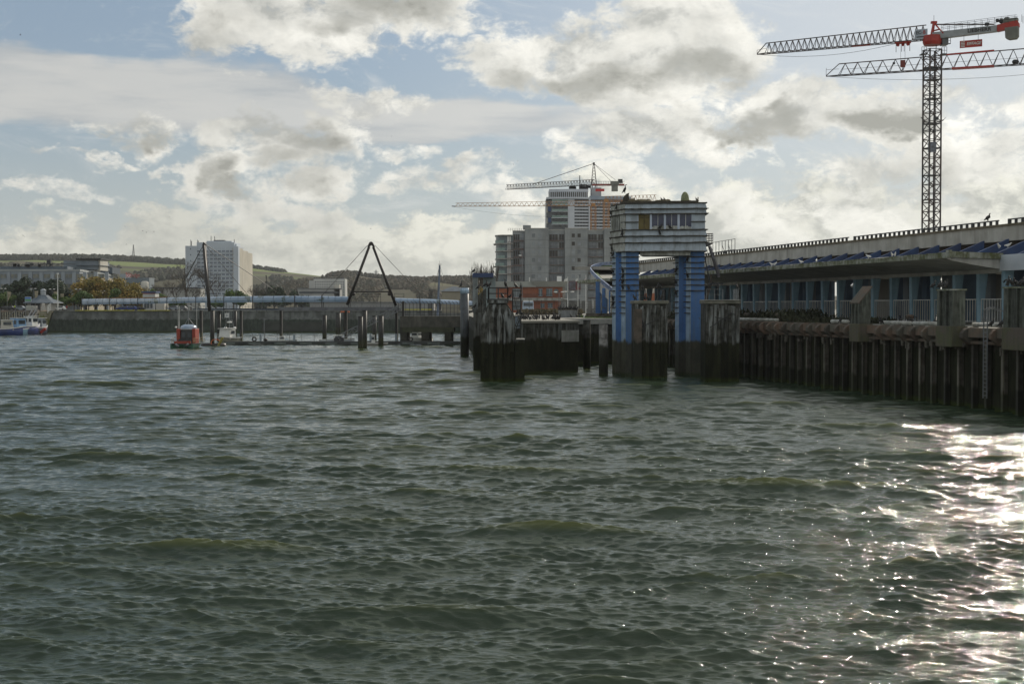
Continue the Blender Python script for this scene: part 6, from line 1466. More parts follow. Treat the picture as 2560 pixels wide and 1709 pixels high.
for y_ in (670, 805): MB().box(X6(1214), Dh + 1.9, Z6(y_ + 35), X6(1226) - X6(1203), .3, Z6(y_) - Z6(y_ + 70)).build('pale_panel', cream, hr)
b = MB(); rn = random.Random(31)
for xx, yy, h in ((1522, 450, 5.), (1618, 450, 12), (1640, 450, 5), (1550, 450, 3), (1700, 450, 3)): b.bar((X6(xx), Dh + 6, Z6(yy)), (X6(xx), Dh + 6, Z6(yy) + h * .5), .35)
for k in range(14): b.box(X6(rn.uniform(1500, 1740)), Dh + 6, Z6(440) + rn.uniform(0, 1), rn.uniform(.5, 2.4), 2, rn.uniform(.6, 2))
b.build('roof_plant', steel_d, hr)

# ------------------------------------------------------------------ lattice helpers and cranes
def jib_mb(p0, p1, h0, h1, w, n, r=.11, tri=True, zig=True):
    b = MB(); p0, p1 = Vector(p0), Vector(p1); d = (p1 - p0).normalized(); s = Vector((d.y, -d.x, 0)).normalized() * (w / 2)
    B0 = [p0.lerp(p1, i / n) for i in range(n + 1)]; T0 = [p + dz * (h0 + (h1 - h0) * i / n) for i, p in enumerate(B0)]
    for sg_ in (-1, 1): b.bar(B0[0] + s * sg_, B0[-1] + s * sg_, r * 1.7)
    b.bar(T0[0], T0[-1], r * 1.9)
    for i in range(n):
        M_ = T0[i].lerp(T0[i + 1], .5)
        for sg_ in (-1, 1): b.bar(B0[i] + s * sg_, M_, r); b.bar(M_, B0[i + 1] + s * sg_, r)
        if zig: b.bar(B0[i] + s, B0[i + 1] - s, r * .8)
    return b
def mast_mb(x, y, z0, z1, w, n, r=.14, rot=.4):
    b = MB(); c_, s_ = math.cos(rot) * w / 2, math.sin(rot) * w / 2; P = [Vector((x + a_ * c_ - e_ * s_, y + a_ * s_ + e_ * c_, 0)) for a_, e_ in ((-1, -1), (1, -1), (1, 1), (-1, 1))]
    for p in P: b.bar(p + dz * z0, p + dz * z1, r * 1.9)
    for i in range(n):
        za, zb = z0 + (z1 - z0) * i / n, z0 + (z1 - z0) * (i + 1) / n
        for k in range(4):
            p, p2 = P[k], P[(k + 1) % 4]; b.bar(p + dz * zb, p2 + dz * zb, r * .9); b.bar(p + dz * (za if i % 2 else zb), p2 + dz * (zb if i % 2 else za), r * .9)
    return b
cr_d = mat('dark crane steel', (.045, .045, .048), (.075, .045, .035), scale=.4, rough=.6); cr_w = mat('crane off white', (.34, .36, .37), (.26, .28, .28), scale=.6, rough=.5)
Dm = 230.0; mx = wx(2326, Dm)
ck = thing('tower_crane', 'tall flat top crane with red slewing ring, white counter jib and lettered signs', 'tower crane', (mx, Dm, 5.6))
ztop = wz(128, Dm); zj = wz(102, Dm)
mast_mb(mx, Dm, 5.6, ztop, 2.05, 30, .115, .25).build('mast', cr_d, ck)
b = MB()
for y_ in (203, 250, 312, 372, 440, 500): b.box(mx, Dm, wz(y_, Dm), 2.1, 2.1, .12, .25)
b.box(mx - .2, Dm, wz(176, Dm), 1.7, 1.7, .4, .25); b.build('mast_platform', steel_d, ck)
b = MB()
for k in range(40): zz = 8 + k * 1.05; b.bar((mx + .5, Dm - .3, zz), (mx + .5, Dm - .3, zz + 1.0), .10)
b.build('ladder', steel_d, ck)
MB().box(mx - .25, Dm - 1.1, wz(371, Dm), 1.2, .5, 1.6).build('control_box', mat('panel grey', (.18, .20, .24), (.1, .1, .1), scale=2), ck)
b = MB()
for s_ in (-1, 1): b.extr([(mx + s_ * 1.3, Dm - 1, wz(304, Dm)), (mx + s_ * 1.7, Dm - 1, wz(302, Dm)), (mx + s_ * 2.0, Dm - 1, wz(297, Dm)), (mx + s_ * 1.5, Dm - 1, wz(306, Dm))], (0, .4, 0))
b.box(mx + .35, Dm - 1, wz(300, Dm), .7, .6, .5); b.build('floodlight', steel_d, ck)
# caged platforms
b = MB()
for s_, xo in ((-1, 2300), (1, 2351)):
    xa, xb = (wx(2296.5, Dm), wx(2308, Dm)) if s_ < 0 else (wx(2346, Dm), wx(2358.5, Dm))
    z0, z1 = wz(140, Dm), wz(123, Dm); b.box((xa + xb) / 2, Dm, z0, xb - xa, 1.4, .15)
    for x_ in (xa, (xa + xb) / 2, xb): b.bar((x_, Dm - .7, z0), (x_, Dm - .7, z1), .06)
    for z in (z0 + .55, z1): b.bar((xa, Dm - .7, z), (xb, Dm - .7, z), .06)
b.build('caged_platform', steel_d, ck)
MB().lathe([(1.35, 0), (1.55, .5), (1.45, 1.5), (1.0, 1.6)], (mx, Dm, wz(117, Dm)), 16).build('slewing_ring', red, ck)
MB().box(wx(2353, Dm), Dm - .4, wz(107, Dm), 1.0, 1.5, 1.5).build('operator_cab', mat('cab grey', (.13, .13, .13), (.09, .1, .1), rough=.4), ck, bevel=.05)
b = MB()
for x_ in (2360, 2368): b.bar((wx(x_, Dm), Dm - .6, wz(115, Dm)), (wx(x_, Dm), Dm - .6, wz(99, Dm)), .07)
b.bar((wx(2345, Dm), Dm - .6, wz(115, Dm)), (wx(2368, Dm), Dm - .6, wz(115, Dm)), .14); b.bar((wx(2358, Dm), Dm - .6, wz(107, Dm)), (wx(2368, Dm), Dm - .6, wz(107, Dm)), .05); b.build('cab_platform', steel_d, ck)
jd = Vector((-26.1, 13.9, 0)).normalized(); J0 = Vector((mx, Dm, zj)); J1 = J0 + jd * 29.3
jb = jib_mb(J0 + jd * 1.0, J1 - jd * 1.6, 2.35, 1.75, 1.2, 26, .075); jb.build('jib', cr_d, ck)
b = MB(); Tn = J1 - jd * 1.6
for e in (-.6, .6): s = Vector((jd.y, -jd.x, 0)) * e; b.bar(Tn + s, J1, .14)
b.bar(Tn + dz * 1.75, J1 + dz * .1, .12); b.bar(Tn + dz * .9, J1 + dz * .7, .05); b.bar(J1, J1 + dz * .7, .06); b.build('jib_nose', cr_d, ck)
MB().bar(J0 + jd * 10, J0 + jd * 13, .5, .22).build('jib_root_red', red, ck)
sg_ = 12.9; C1 = J0 - jd * 13.3
tilt = dz * .5
b = MB(); sde = Vector((jd.y, -jd.x, 0))
b.extr([J0 + sde * -.55 - dz * .1, J0 + sde * -.55 + dz * 1.0, J0 - jd * 10 + sde * -.55 + dz * 1.25, J0 - jd * 10 + sde * -.55 + dz * .28], sde * 1.1); b.build('counter_jib', cr_w, ck, bevel=.03)
b = MB(); b.extr([J0 - jd * 10.02 + sde * -.58 + dz * .25, J0 - jd * 10.02 + sde * -.58 + dz * 1.28, J0 - jd * 13.0 + sde * -.58 + dz * 1.75, J0 - jd * 13.3 + sde * -.58 + dz * 1.3, J0 - jd * 13.3 + sde * -.58 + dz * .75], sde * 1.16); b.build('counter_jib_end', red, ck, bevel=.03)
cwp = J0 - jd * 12.1
MB().extr([cwp + jd * .9 + sde * -.7 + dz * .7, cwp + jd * .8 + sde * -.7 - dz * .9, cwp + jd * .3 + sde * -.7 - dz * 1.15, cwp - jd * .8 + sde * -.7 - dz * 1.1, cwp - jd * 1.1 + sde * -.7 - dz * .7, cwp - jd * 1.1 + sde * -.7 + dz * .8], sde * 1.4).build('counterweight', mat('counterweight grey', (.20, .20, .17), (.14, .14, .12), rough=.8), ck, bevel=.05)
MB().extr([cwp + jd * 1.2 + sde * -.6 + dz * 1.5, cwp - jd * 1.0 + sde * -.6 + dz * 1.7, cwp - jd * 1.0 + sde * -.6 + dz * 2.15, cwp + jd * 1.2 + sde * -.6 + dz * 2.1], sde * 1.2).build('upper_ballast', mat('counterweight grey', None), ck, bevel=.04)
b = MB(); wp = J0 - jd * 10.6 + dz * 1.9
b.ball(wp, .42); b.ball(wp - jd * .8 + dz * .1, .5); b.ball(wp + jd * .6 + dz * .15, .3); b.build('hoist_winch', steel_d, ck); MB().box(*(wp + jd * 2.2 - dz * .3), .5, .5, .45).build('switch_box', steel_d, ck)
b = MB()
for e in (-.62, .62):
    for k in range(13):
        p = J0 - jd * (1.5 + k * 1.02) + sde * e + dz * (1.0 + k * .03); b.bar(p, p + dz * (1.15), .045)
    for hh_ in (.6, 1.15): b.bar(J0 - jd * 1.5 + sde * e + dz * (1.0 + hh_), J0 - jd * 13.0 + sde * e + dz * (1.4 + hh_), .045)
b.build('walkway_rail', steel_d, ck)
b = MB(); b.bar(J0 + dz * 2.35 - jd * .2, J0 - jd * 9.5 + dz * 1.5, .16); b.bar(J0 + dz * 2.35 - jd * .2 + sde * .4, J0 - jd * 9.5 + dz * 1.5 + sde * .4, .10); b.build('tie_bar', cr_d, ck)
b = MB(); hd = J0 - jd * .2
for e in (-.5, .5):
    b.bar(hd + jd * .3 + sde * e + dz * .6, hd + dz * 2.6 + sde * e * .4, .26); b.bar(hd - jd * 1.6 + sde * e + dz * .7, hd + dz * 2.6 + sde * e * .4, .20)
b.bar(hd - jd * .9 + dz * 1.4 - sde * .4, hd + jd * .1 + dz * 1.4 + sde * .4, .2); b.box(*(hd + dz * 2.65), .9, .6, .35); b.build('head_frame', red, ck)
MB().bar(hd + dz * 2.7, hd + dz * 3.8, .05).build('anemometer', steel_d, ck)
Rj = Matrix(((-jd.x, 0, jd.y, 0), (-jd.y, 0, -jd.x, 0), (0, 1, 0, 0), (0, 0, 0, 1)))
# sign board on the jib root
face = -sde if (-sde).y < 0 else sde                      # side that looks to the water
rx_ = Vector((-jd.x, -jd.y, 0)); M4 = Matrix(((rx_.x, 0, face.x, 0), (rx_.y, 0, face.y, 0), (0, 1, 0, 0), (0, 0, 0, 1)))
bc = J0 + jd * 1.65 + face * .72 + dz * .85
def plate(name, c, w, h, m, parent, th=.06):
    return MB().extr([c - rx_ * w / 2 - dz * h / 2, c + rx_ * w / 2 - dz * h / 2, c + rx_ * w / 2 + dz * h / 2, c - rx_ * w / 2 + dz * h / 2], -face * th).build(name, m, parent)
bd_ = plate('name_board', bc, 2.0, 1.55, mat('board blue grey', (.40, .45, .50), (.34, .38, .43), rough=.6), ck)
text_mesh('lettering', 'EC-', .78, bc - rx_ * .28 + dz * .22 + face * .03, M4, black_m, bd_, .01, 1.0, .012); text_mesh('lettering', 'B', .78, bc + rx_ * .5 + dz * .22 + face * .03, M4, red, bd_, .01, .36, .012)
plate('dark_line', bc - dz * .45 + face * .02, 1.45, .16, black_m, bd_, .02)
text_mesh('counter_jib_lettering', 'LIEBHERR', .82, J0 - jd * 7.35 + face * .59 + dz * .70, M4, black_m, ck, .015, 3.6, .02)
sc_ = J0 - jd * 6.0 + face * .0 - dz * 1.25
hs = thing('hanging_sign', 'red contractor sign with white letters hanging under the counter jib', 'sign', tuple(sc_))
plate('board', sc_ + face * .05, 3.45, 1.15, red, hs); text_mesh('lettering', 'EIFFAGE', .66, sc_ + face * .08 + rx_ * .42, M4, white_p, hs, .01, 2.25, .01, .25)
b = MB()
for k in range(4): z = -.36 + .24 * k; b.extr([sc_ + face * .08 - rx_ * 1.55 + dz * (z - .06), sc_ + face * .08 - rx_ * .95 + dz * (z - .06), sc_ + face * .08 - rx_ * .95 + dz * (z + .06), sc_ + face * .08 - rx_ * 1.55 + dz * (z + .06)], face * .02)
b.build('emblem', white_p, hs)
b = MB()
for e in (-1.1, 1.1): b.bar(sc_ + rx_ * e + dz * .55, sc_ + rx_ * e + dz * 1.35, .05)
b.build('hangers', steel_d, hs)
# trolley and hook
tp = J0 + jd * 4.7; b = MB(); b.bar(tp - jd * 1.2 - dz * .15, tp + jd * 1.2 - dz * .15, 1.1, .25)
for e in (-.8, 0, .8): b.ball(tp + jd * e - dz * .45, .28)
b.build('trolley', red, ck)
for e in (-1.1, -.2, .2, 1.1): MB().bar(tp + jd * e, tp + jd * e - dz * 1.6, .07).build('trolley_leg', steel_d, ck)
b = MB()
for e in (-.35, .35): b.bar(tp + jd * e - dz * .5, tp + jd * e - dz * 3.0, .035)
b.build('hoist_rope', steel_d, ck)
MB().box(*(tp - dz * 3.55), .75, .4, 1.15).build('hook_block', mat('hook block red', (.25, .05, .035), (.18, .05, .04)), ck, bevel=.05)
MB().path([tp - dz * 4.1, tp - dz * 4.4, tp - dz * 4.7 + jd * .2, tp - dz * 4.95, tp - dz * 4.75 - jd * .25], .10).build('hook', steel_d, ck)
b = MB(); pts = [J1 + (tp - J1) * (k / 12) - dz * (1.15 * 4 * (k / 12) * (1 - k / 12)) * (1.0) for k in range(13)]; b.path(pts, .05); b.build('travel_rope', steel_d, ck)
# second crane, jib entering from the right
c2 = Vector((31.7, -13, 0)).normalized(); K0 = Vector((wx(2062, 260), 260, wz(194, 260))); K1 = K0 + c2 * 62
ck2 = thing('tower_crane', 'second crane whose jib enters from the right edge, behind the tall mast', 'tower crane', (K1.x, K1.y, 5.6))
jib_mb(K0 + c2 * 2.3, K1, 2.1, 3.2, 1.3, 27, .085).build('jib', cr_d, ck2)
b = MB(); Tn = K0 + c2 * 2.3
for e in (-.6, .6): b.bar(Tn + Vector((c2.y, -c2.x, 0)) * e, K0, .14)
b.bar(Tn + dz * 2.1, K0 + dz * .1, .13); b.bar(K0, K0 + dz * 1.5, .06); b.bar(K0 + dz * 1.2, Tn + dz * 1.2, .05); b.build('jib_nose', cr_d, ck2)
MB().bar(K0 + c2 * 22 - dz * .02, K0 + c2 * 29 - dz * .02, 1.5, .26).build('red_chord', red, ck2); MB().bar(K0 + c2 * 21 + dz * 2.52, K0 + c2 * 29 + dz * 2.72, .28, .26).build('red_chord', red, ck2)
b = MB(); b.bar(K0 + c2 * 3 + dz * 1.1, K1 + dz * 1.2, .05); b.build('travel_rope', steel_d, ck2)
b = MB(); b.ball(K0 + c2 * 32.5 + dz * .5, .6, .5, .45); b.ball(K0 + c2 * 12 + dz * 1.6, .25); b.build('jib_winch', steel_d, ck2)
b = MB(); e_ = K0 + c2 * 55; b.path([K0 + (e_ - K0) * (k / 14) - dz * (1.9 * 4 * (k / 14) * (1 - k / 14)) for k in range(15)], .05); b.build('hoist_rope', steel_d, ck2)
mast_mb(K1.x, K1.y, 5.6, K1.z, 2.05, 30, .12, .25).build('mast', cr_d, ck2)
# cranes over the construction site
Dk = 655.0; kx = wx(1484, Dk); kz = wz(463, Dk)
ck3 = thing('tower_crane', 'crane with pointed cat head and tie rods standing above the high rise', 'tower crane', (kx, Dk, 6))
jib_mb((wx(1266, 690), 690, wz(474.5, 690)), (kx, Dk, kz), 2.2, 2.4, 1.4, 30, .13).build('jib', cr_d, ck3)
b = MB(); hp = Vector((kx, Dk, wz(410, Dk)))
for sx_ in (-1, 1):
    for sy_ in (-1, 1): b.bar((kx + sx_ * 1.2, Dk + sy_ * 1.0, kz), (kx + sx_ * .25, Dk + sy_ * .2, hp.z), .25)
for k in range(7): t_ = k / 7; w2 = 1.2 * (1 - t_) + .25 * t_; z2 = kz + (hp.z - kz) * t_; z3 = kz + (hp.z - kz) * (k + 1) / 7; b.bar((kx - w2, Dk - 1, z2), (kx + w2 * .9, Dk - .8, z3), .13); b.bar((kx + w2, Dk - 1, z2), (kx - w2 * .9, Dk - .8, z3), .13)
b.box(kx, Dk, hp.z, .9, .9, .9); b.build('cat_head', cr_d, ck3)
b = MB(); b.tube(hp, (wx(1334, 678), 678, wz(461, 678)), .14, n=5); b.tube(hp, (wx(1526, 650), 650, wz(453, 650)), .09, n=5); b.tube(hp, (wx(1538, 650), 650, wz(451, 650)), .07, n=5); b.build('tie_rod', cr_d, ck3)
MB().box(wx(1520, 648), 648, wz(463, 648), wx(1560, 648) - wx(1480, 648), 1.6, .8).build('counter_jib', mat('faded red steel', (.30, .07, .05), (.2, .06, .05)), ck3)
b = MB(); b.box(wx(1536, 647), 647, wz(459, 647), 3.8, 1.8, 1.8); b.box(wx(1536, 647), 647, wz(472, 647), 2.8, 1.8, 2.6); b.build('counterweight', mat('counterweight grey', None), ck3)
MB().box(wx(1550, 648), 648, wz(454, 648), 2.0, 1.6, 1.8).build('winch_house', steel_d, ck3)
b = MB()
for k in range(12): x_ = wx(1490 + 6 * k, 648); b.bar((x_, 647, wz(461, 648)), (x_, 647, wz(455, 648)), .1)
b.bar((wx(1490, 648), 647, wz(455, 648)), (wx(1561, 648), 647, wz(455, 648)), .1); b.build('walkway_rail', steel_d, ck3)
MB().box(wx(1502, 590), 597, wz(476, 597), wx(1513, 597) - wx(1491, 597), .3, wz(473, 597) - wz(479.5, 597)).build('red_board', mat('bright sign red', (.55, .04, .035), (.45, .04, .035)), ck3)
mast_mb(kx, Dk, 6, kz, 2.2, 24, .14, .3).build('mast', cr_d, ck3)
Dy_ = 560.0
for nm, lab, xm, x0j, x1j, yj, D0, h_, tp_ in (('tower_crane', 'amber crane mast rising from the raw block with its long jib pointing left', 1482.5, 1129.5, 1560, 516.5, 575, 1.9, 1), ('tower_crane', 'second amber crane mast, closer to the blue tower', 1515, 1500, 1640, 506, 545, 2.2, 0)):
    t = thing(nm, lab, 'tower crane', (wx(xm, D0 - 12), D0 - 12, 6)); Dj = D0 - 12
    mast_mb(wx(xm, Dj), Dj, 6, wz(yj, Dj), 1.9, 22, .11, .2).build('mast', amber, t)
    J = jib_mb((wx(x1j, Dj), Dj, wz(yj - 1.5, Dj)), (wx(x0j + 10, D0), D0, wz(yj, D0)), h_ + .3, h_ - .6 if tp_ else h_, 1.2, 34 if tp_ else 14, .075); J.build('jib', amber, t)
    if tp_:
        MB().bar((wx(x0j + 10, D0), D0, wz(yj, D0)), (wx(x0j, D0), D0, wz(yj - .5, D0)), .3).build('jib_nose', cr_d, t)
        b = MB(); b.path([Vector((wx(x0j + (1400 - x0j) * k / 12, D0), D0, wz(yj + 26 * (1 - (1 - k / 12) ** 2), D0))) for k in range(13)], .05); b.build('travel_rope', steel_d, t)
    MB().box(wx(xm, Dj), Dj, wz(yj - 4, Dj), 1.6, 1.6, 1.2).build('slewing_ring', amber, t)

# ------------------------------------------------------------------ brick building, flags, bus, planter
bk = thing('brick_building', 'two storey orange brick building with pale overhanging fascia beyond the quay', 'building', (wx(1330, 400), 400, 6)); D_ = 398.0
def X7(x, D=398.0): return wx(1280 + x / 8.39, D)
def Z7(y, D=398.0): return wz(680 + y / 8.39, D)
MB().prism([(X7(-330), D_), (X7(1060), D_), (X7(1060), D_ + 14), (X7(-330), D_ + 14)], 5.6, Z7(310)).build('wall', brick, bk)
MB().prism([(X7(-330), D_ + 14), (X7(1060), D_ + 14), (X7(1060), D_ + 14.3), (X7(-330), D_ + 14.3)], 5.6, Z7(310)).build('rear_wall', brick, bk)
MB().prism([(X7(-340), D_ - 1.2), (X7(500), D_ - 1.2), (X7(500), D_ + 14), (X7(-340), D_ + 14)], Z7(315), Z7(200)).build('left_fascia', mat('fascia beige', (.30, .31, .28), (.25, .26, .24), scale=.2), bk)
MB().prism([(X7(500), D_ - .9), (X7(1090), D_ - .9), (X7(1090), D_ + 14), (X7(500), D_ + 14)], Z7(312), Z7(198), [(X7(410), D_ - 2.3), (X7(1190), D_ - 2.3), (X7(1190), D_ + 14), (X7(410), D_ + 14)]).build('right_fascia', mat('fascia grey', (.36, .37, .35), (.31, .32, .30), scale=.2), bk)
MB().prism([(X7(-340), D_ - 1.5), (X7(1090), D_ - 1.5), (X7(1090), D_), (X7(-340), D_)], Z7(600), Z7(540)).build('terrace_slab', conc, bk)
b = MB()
for k in range(40): b.bar((X7(230 + 21 * k), D_ - 1.4, Z7(540)), (X7(230 + 21 * k), D_ - 1.4, Z7(468)), .05)
b.bar((X7(230), D_ - 1.4, Z7(466)), (X7(1075), D_ - 1.4, Z7(466)), .08); b.build('terrace_rail', steel_d, bk)
w_ = Win(bk, mat('reflecting glass', (.16, .20, .22), (.10, .12, .13), scale=.4, rough=.1))
for x0, x1, y0, y1 in ((560, 635, 500, 355), (720, 845, 500, 350), (600, 680, 740, 665), (750, 850, 745, 655), (20, 170, 520, 355), (20, 170, 780, 600)): w_.add(X7(x0), X7(x1), Z7(y0), Z7(y1), D_ - .05, .2, mull=1)
w_.done()
MB().tube((X7(928), D_ - .12, Z7(400)), (X7(928), D_ + .1, Z7(400)), .65, n=16).build('round_window', mat('reflecting glass', None), bk)
for x_ in (365, 720): MB().tube((X7(x_), D_, Z7(200)), (X7(x_), D_, Z7(115)), .10, n=6).build('roof_vent', white_p, bk)
MB().box(X7(990), D_, Z7(155), 1.3, 1, 1.8).build('roof_vent', white_p, bk)
MB().prism([(X7(1060), D_ + 1), (X7(1120), D_ + 1), (X7(1120), D_ + 12), (X7(1060), D_ + 12)], 5.6, Z7(300)).build('end_wall', conc, bk)
po_ = thing('advert_poster', 'large dark framed advertising hoarding on the raw concrete wall', 'hoarding', (X7(1325, 505), 505, 10))
MB().box(X7(1325, 505), 508.5, Z7(280, 505), X7(1448, 505) - X7(1200, 505), .4, Z7(190, 505) - Z7(375, 505)).build('frame', mat('maroon frame', (.16, .05, .05), (.12, .05, .05)), po_)
MB().box(X7(1275, 505), 508.2, Z7(280, 505), X7(1340, 505) - X7(1210, 505), .1, Z7(200, 505) - Z7(365, 505)).build('panel', mat('dim picture', (.15, .16, .20), (.06, .05, .05), scale=.35, rough=.5), po_)
MB().box(X7(1415, 505), 508.2, Z7(260, 505), X7(1440, 505) - X7(1385, 505), .1, Z7(200, 505) - Z7(320, 505)).build('panel', mat('dim picture dark', (.05, .05, .06), (.12, .10, .10), scale=.6, rough=.5), po_)
Df = 330.0
for i, (x_, ytop, fx, fw_, m_, lab) in enumerate(((1168, 100, -75, 1, white_p, 'flagpole with broad white flag, leftmost of the three by the brick building'), (1383, 60, -50, .6, white_p, 'flagpole with small furled white flag, middle of the three'), (1548, 60, -35, .55, mat('red and white cloth', (.55, .50, .50), (.40, .06, .06), scale=.9, rough=.8), 'flagpole with red and white flag, nearest the curved ramp'))):
    t = thing('flagpole', lab, 'flagpole', (X7(x_, Df), Df, 6)); MB().tube((X7(x_, Df), Df, 6), (X7(x_, Df), Df, Z7(ytop, Df)), .08, .05, 6).build('pole', white_p, t)
    X0_, X1_ = X7(x_ + fx, Df), X7(x_, Df); z1_, z0_ = Z7(125, Df), Z7(190, Df); vs = []
    for k in range(7):
        u = k / 6; vs += [(X1_ + (X0_ - X1_) * u, Df + .14 * math.sin(k * 1.9), z0_ - .1 * u + .06 * math.sin(k * 2.)), (X1_ + (X0_ - X1_) * u, Df + .14 * math.sin(k * 1.9 + .6), z1_ - .35 * u)]
    b = MB().add(vs, [(2 * k, 2 * k + 2, 2 * k + 3, 2 * k + 1) for k in range(6)]).build('flag', m_, t); s_ = b.modifiers.new('s', 'SOLIDIFY'); s_.thickness = .03
def lamp(x, yt, D, z0, lab, arms=2, span=.9, grp=None, name='street_lamp'):
    t = thing(name, lab, 'street lamp', (wx(x, D), D, z0), grp); zt = wz(yt, D)
    MB().tube((wx(x, D), D, z0), (wx(x, D), D, zt), .09, .06, 8).build('pole', steel, t)
    for s in ((-1, 1) if arms == 2 else (-1,)):
        MB().path([(wx(x, D), D, zt - .1), (wx(x, D) + s * span * .6, D, zt + .15)], .07).build('arm', steel, t); MB().ball((wx(x, D) + s * span * .85, D, zt + .15), .42, .2, .14).build('lamp_head', white_p, t, True)
lamp(1397.5, 731.5, 300, 6, 'double headed street lamp left of the flagpoles'); lamp(1421, 731, 300, 6, 'double headed street lamp in front of the leftmost flagpole')
lamp(1305.5, 640, 380, 6, 'tall thin mast lamp in front of the raw concrete block', 1, .7)
bus = thing('minibus', 'white and pale blue minibus parked behind the mesh fence', 'minibus', (wx(1320, 330), 330, 6)); D_ = 325.0
x0, x1 = wx(1306, D_), wx(1335, D_)
MB().prism([(x0, D_), (x1, D_), (x1, D_ + 5.2), (x0, D_ + 5.2)], 6.4, wz(752, D_) - .1, [(x0 + .12, D_ + .15), (x1 - .12, D_ + .15), (x1 - .12, D_ + 5), (x0 + .12, D_ + 5)]).build('body', mat('bus pale blue', (.42, .50, .60), (.36, .44, .54), rough=.35), bus, bevel=.08)
MB().box((x0 + x1) / 2, D_ - .02, wz(758, D_) - .25, (x1 - x0) * .8, .08, .75).build('windscreen', glass, bus)
MB().box((x0 + x1) / 2, D_ + 2.6, wz(752, D_) + .0, (x1 - x0) * .85, 4.6, .22).build('roof_rack', white_p, bus)
for s in (x0 + .25, x1 - .25):
    for d_ in (.9, 4.2): MB().tube((s - .12, D_ + d_, 6.38), (s + .12, D_ + d_, 6.38), .36, n=14).build('wheel', black_m, bus)
for s in (x0 + .35, x1 - .35): MB().box(s, D_ - .02, 6.85, .3, .08, .18).build('headlight', white_p, bus)
pt = thing('round_planter', 'round grey concrete tank crowded with cormorants on the quay', 'concrete tank', (wx(1421, 205), 206.5, 6)); 
MB().lathe([(1.30, 0), (1.42, .95), (1.47, 1.0), (1.47, 1.08), (1.3, 1.08)], (wx(1421, 205), 206.5, 6.0), 28).build('tank', mat('tank grey', (.22, .23, .24), (.15, .16, .16), scale=1, rough=.7, streak=((.32, .33, .33), .6, 3)), pt)
PTC = (wx(1421, 205), 206.5)
mf = thing('mesh_fence', 'thin grey mesh fence along the back of the quay before the brick building', 'fence', (wx(1390, 275), 275, 6)); D_ = 275.0
for x_ in range(1292, 1500, 31): MB().bar((wx(x_, D_), D_, 6), (wx(x_, D_), D_, wz(752, D_) + .2), .09).build('post', steel_d, mf)
b = MB()
for z in (6.3, 6.9, 7.5, 8.1, 8.6): b.bar((wx(1292, D_), D_, z), (wx(1478, D_), D_, z), .035)
for x_ in range(1292, 1478, 5): b.bar((wx(x_, D_), D_, 6.1), (wx(x_, D_), D_, 8.6), .018)
b.build('mesh', steel_d, mf)
cn = thing('cabin_row', 'low grey site cabins with curved white awning beneath the flagpoles', 'site cabins', (wx(1455, 340), 340, 6)); D_ = 345.0
MB().box(X7(1400, D_), D_ + 2, (6 + Z7(600, D_)) / 2, X7(1760, D_) - X7(1020, D_), 4, Z7(600, D_) - 6).build('wall', mat('cabin dark', (.16, .16, .15), (.10, .10, .09), scale=.4), cn)
b = MB(); P = [(1030, 545), (1100, 570), (1180, 582), (1260, 578), (1340, 570)]
for (xa_, ya_), (xb_, yb_) in zip(P, P[1:]): b.extr([(X7(xa_, D_), D_ - 2, Z7(ya_, D_)), (X7(xb_, D_), D_ - 2, Z7(yb_, D_)), (X7(xb_, D_), D_ - 2, Z7(yb_ - 8, D_)), (X7(xa_, D_), D_ - 2, Z7(ya_ - 8, D_))], (0, 4, 0))
b.build('awning', white_p, cn)
for x0_, x1_ in ((1050, 1160), (1430, 1455), (1540, 1590), (1670, 1720)): MB().box(X7((x0_ + x1_) / 2, D_), D_ - .05, Z7(660, D_), X7(x1_, D_) - X7(x0_, D_), .2, 2.4).build('window', mat('cabin window pale', (.34, .35, .33), (.2, .2, .2), scale=1), cn)
bw = thing('concrete_barrier', 'low concrete wall beside the blue ramp piers', 'barrier', (wx(1498, 225), 225, 6)); MB().box(wx(1498, 225), 226, 6.55, wx(1513, 225) - wx(1483, 225), .5, 1.1).build('block', conc, bw, bevel=.05)
bb = thing('timber_stack', 'dark stack of timber baulks lying on the quay left of the tower', 'timber stack', (wx(1500, 205), 205, 6))
for k in range(4): MB().box(wx(1502, 205), 205 + k * .5, 6.2 + .25 * (k % 2), 4.6 - .3 * k, .4, .38, .06 * k).build('baulk', timber, bb, bevel=.03)
# shrubs and grass on the quays
def tufts(name, label, pts, m, n, h, kind='stuff', cat='plants', seed=0, w=.16):
    rn = random.Random(seed); b = MB()
    for i in range(n):
        p = pts(rn); hh_ = h * rn.uniform(.4, 1.2); a = rn.uniform(0, 6.28); d = Vector((math.cos(a), math.sin(a), 0)); s = Vector((-d.y, d.x, 0)) * w * rn.uniform(.5, 1.3); t_ = d * hh_ * rn.uniform(.0, .7)
        k = len(b.v); b.add([p - s, p + s, p + s * .4 + t_ + dz * hh_ * .7, p + t_ * 1.6 + dz * hh_ * rn.uniform(.6, 1)], [(0, 1, 2, 3)])
    return tag(b.build(name, m), label, cat, kind=kind)
scrub = mat('scrub leaves', (.055, .06, .028), (.03, .034, .016), scale=1.5, rough=.9)
def pq(rn): Y = rn.uniform(130, 182); hmp = .55 + .45 * math.sin(Y * .35); return q(56.0 + rn.uniform(0, 5.5), Y, 6.0 + rn.random() ** 2 * (1.1 if Y > 142 else .25) * hmp)
tufts('scrub', 'dark straggly scrub growing along the quay edge right of the square dolphin', pq, scrub, 9000, .5, seed=1)
def pq2(rn): Y = rn.uniform(97, 104); return q(56.2 + rn.uniform(0, 5), Y, 6.0)
tufts('scrub', 'low weeds on the quay edge beside the ladder', pq2, scrub, 900, .45, seed=2)
def pg(rn): return Vector((wx(rn.uniform(1448, 1532), 215), rn.uniform(196, 250), 6.0))
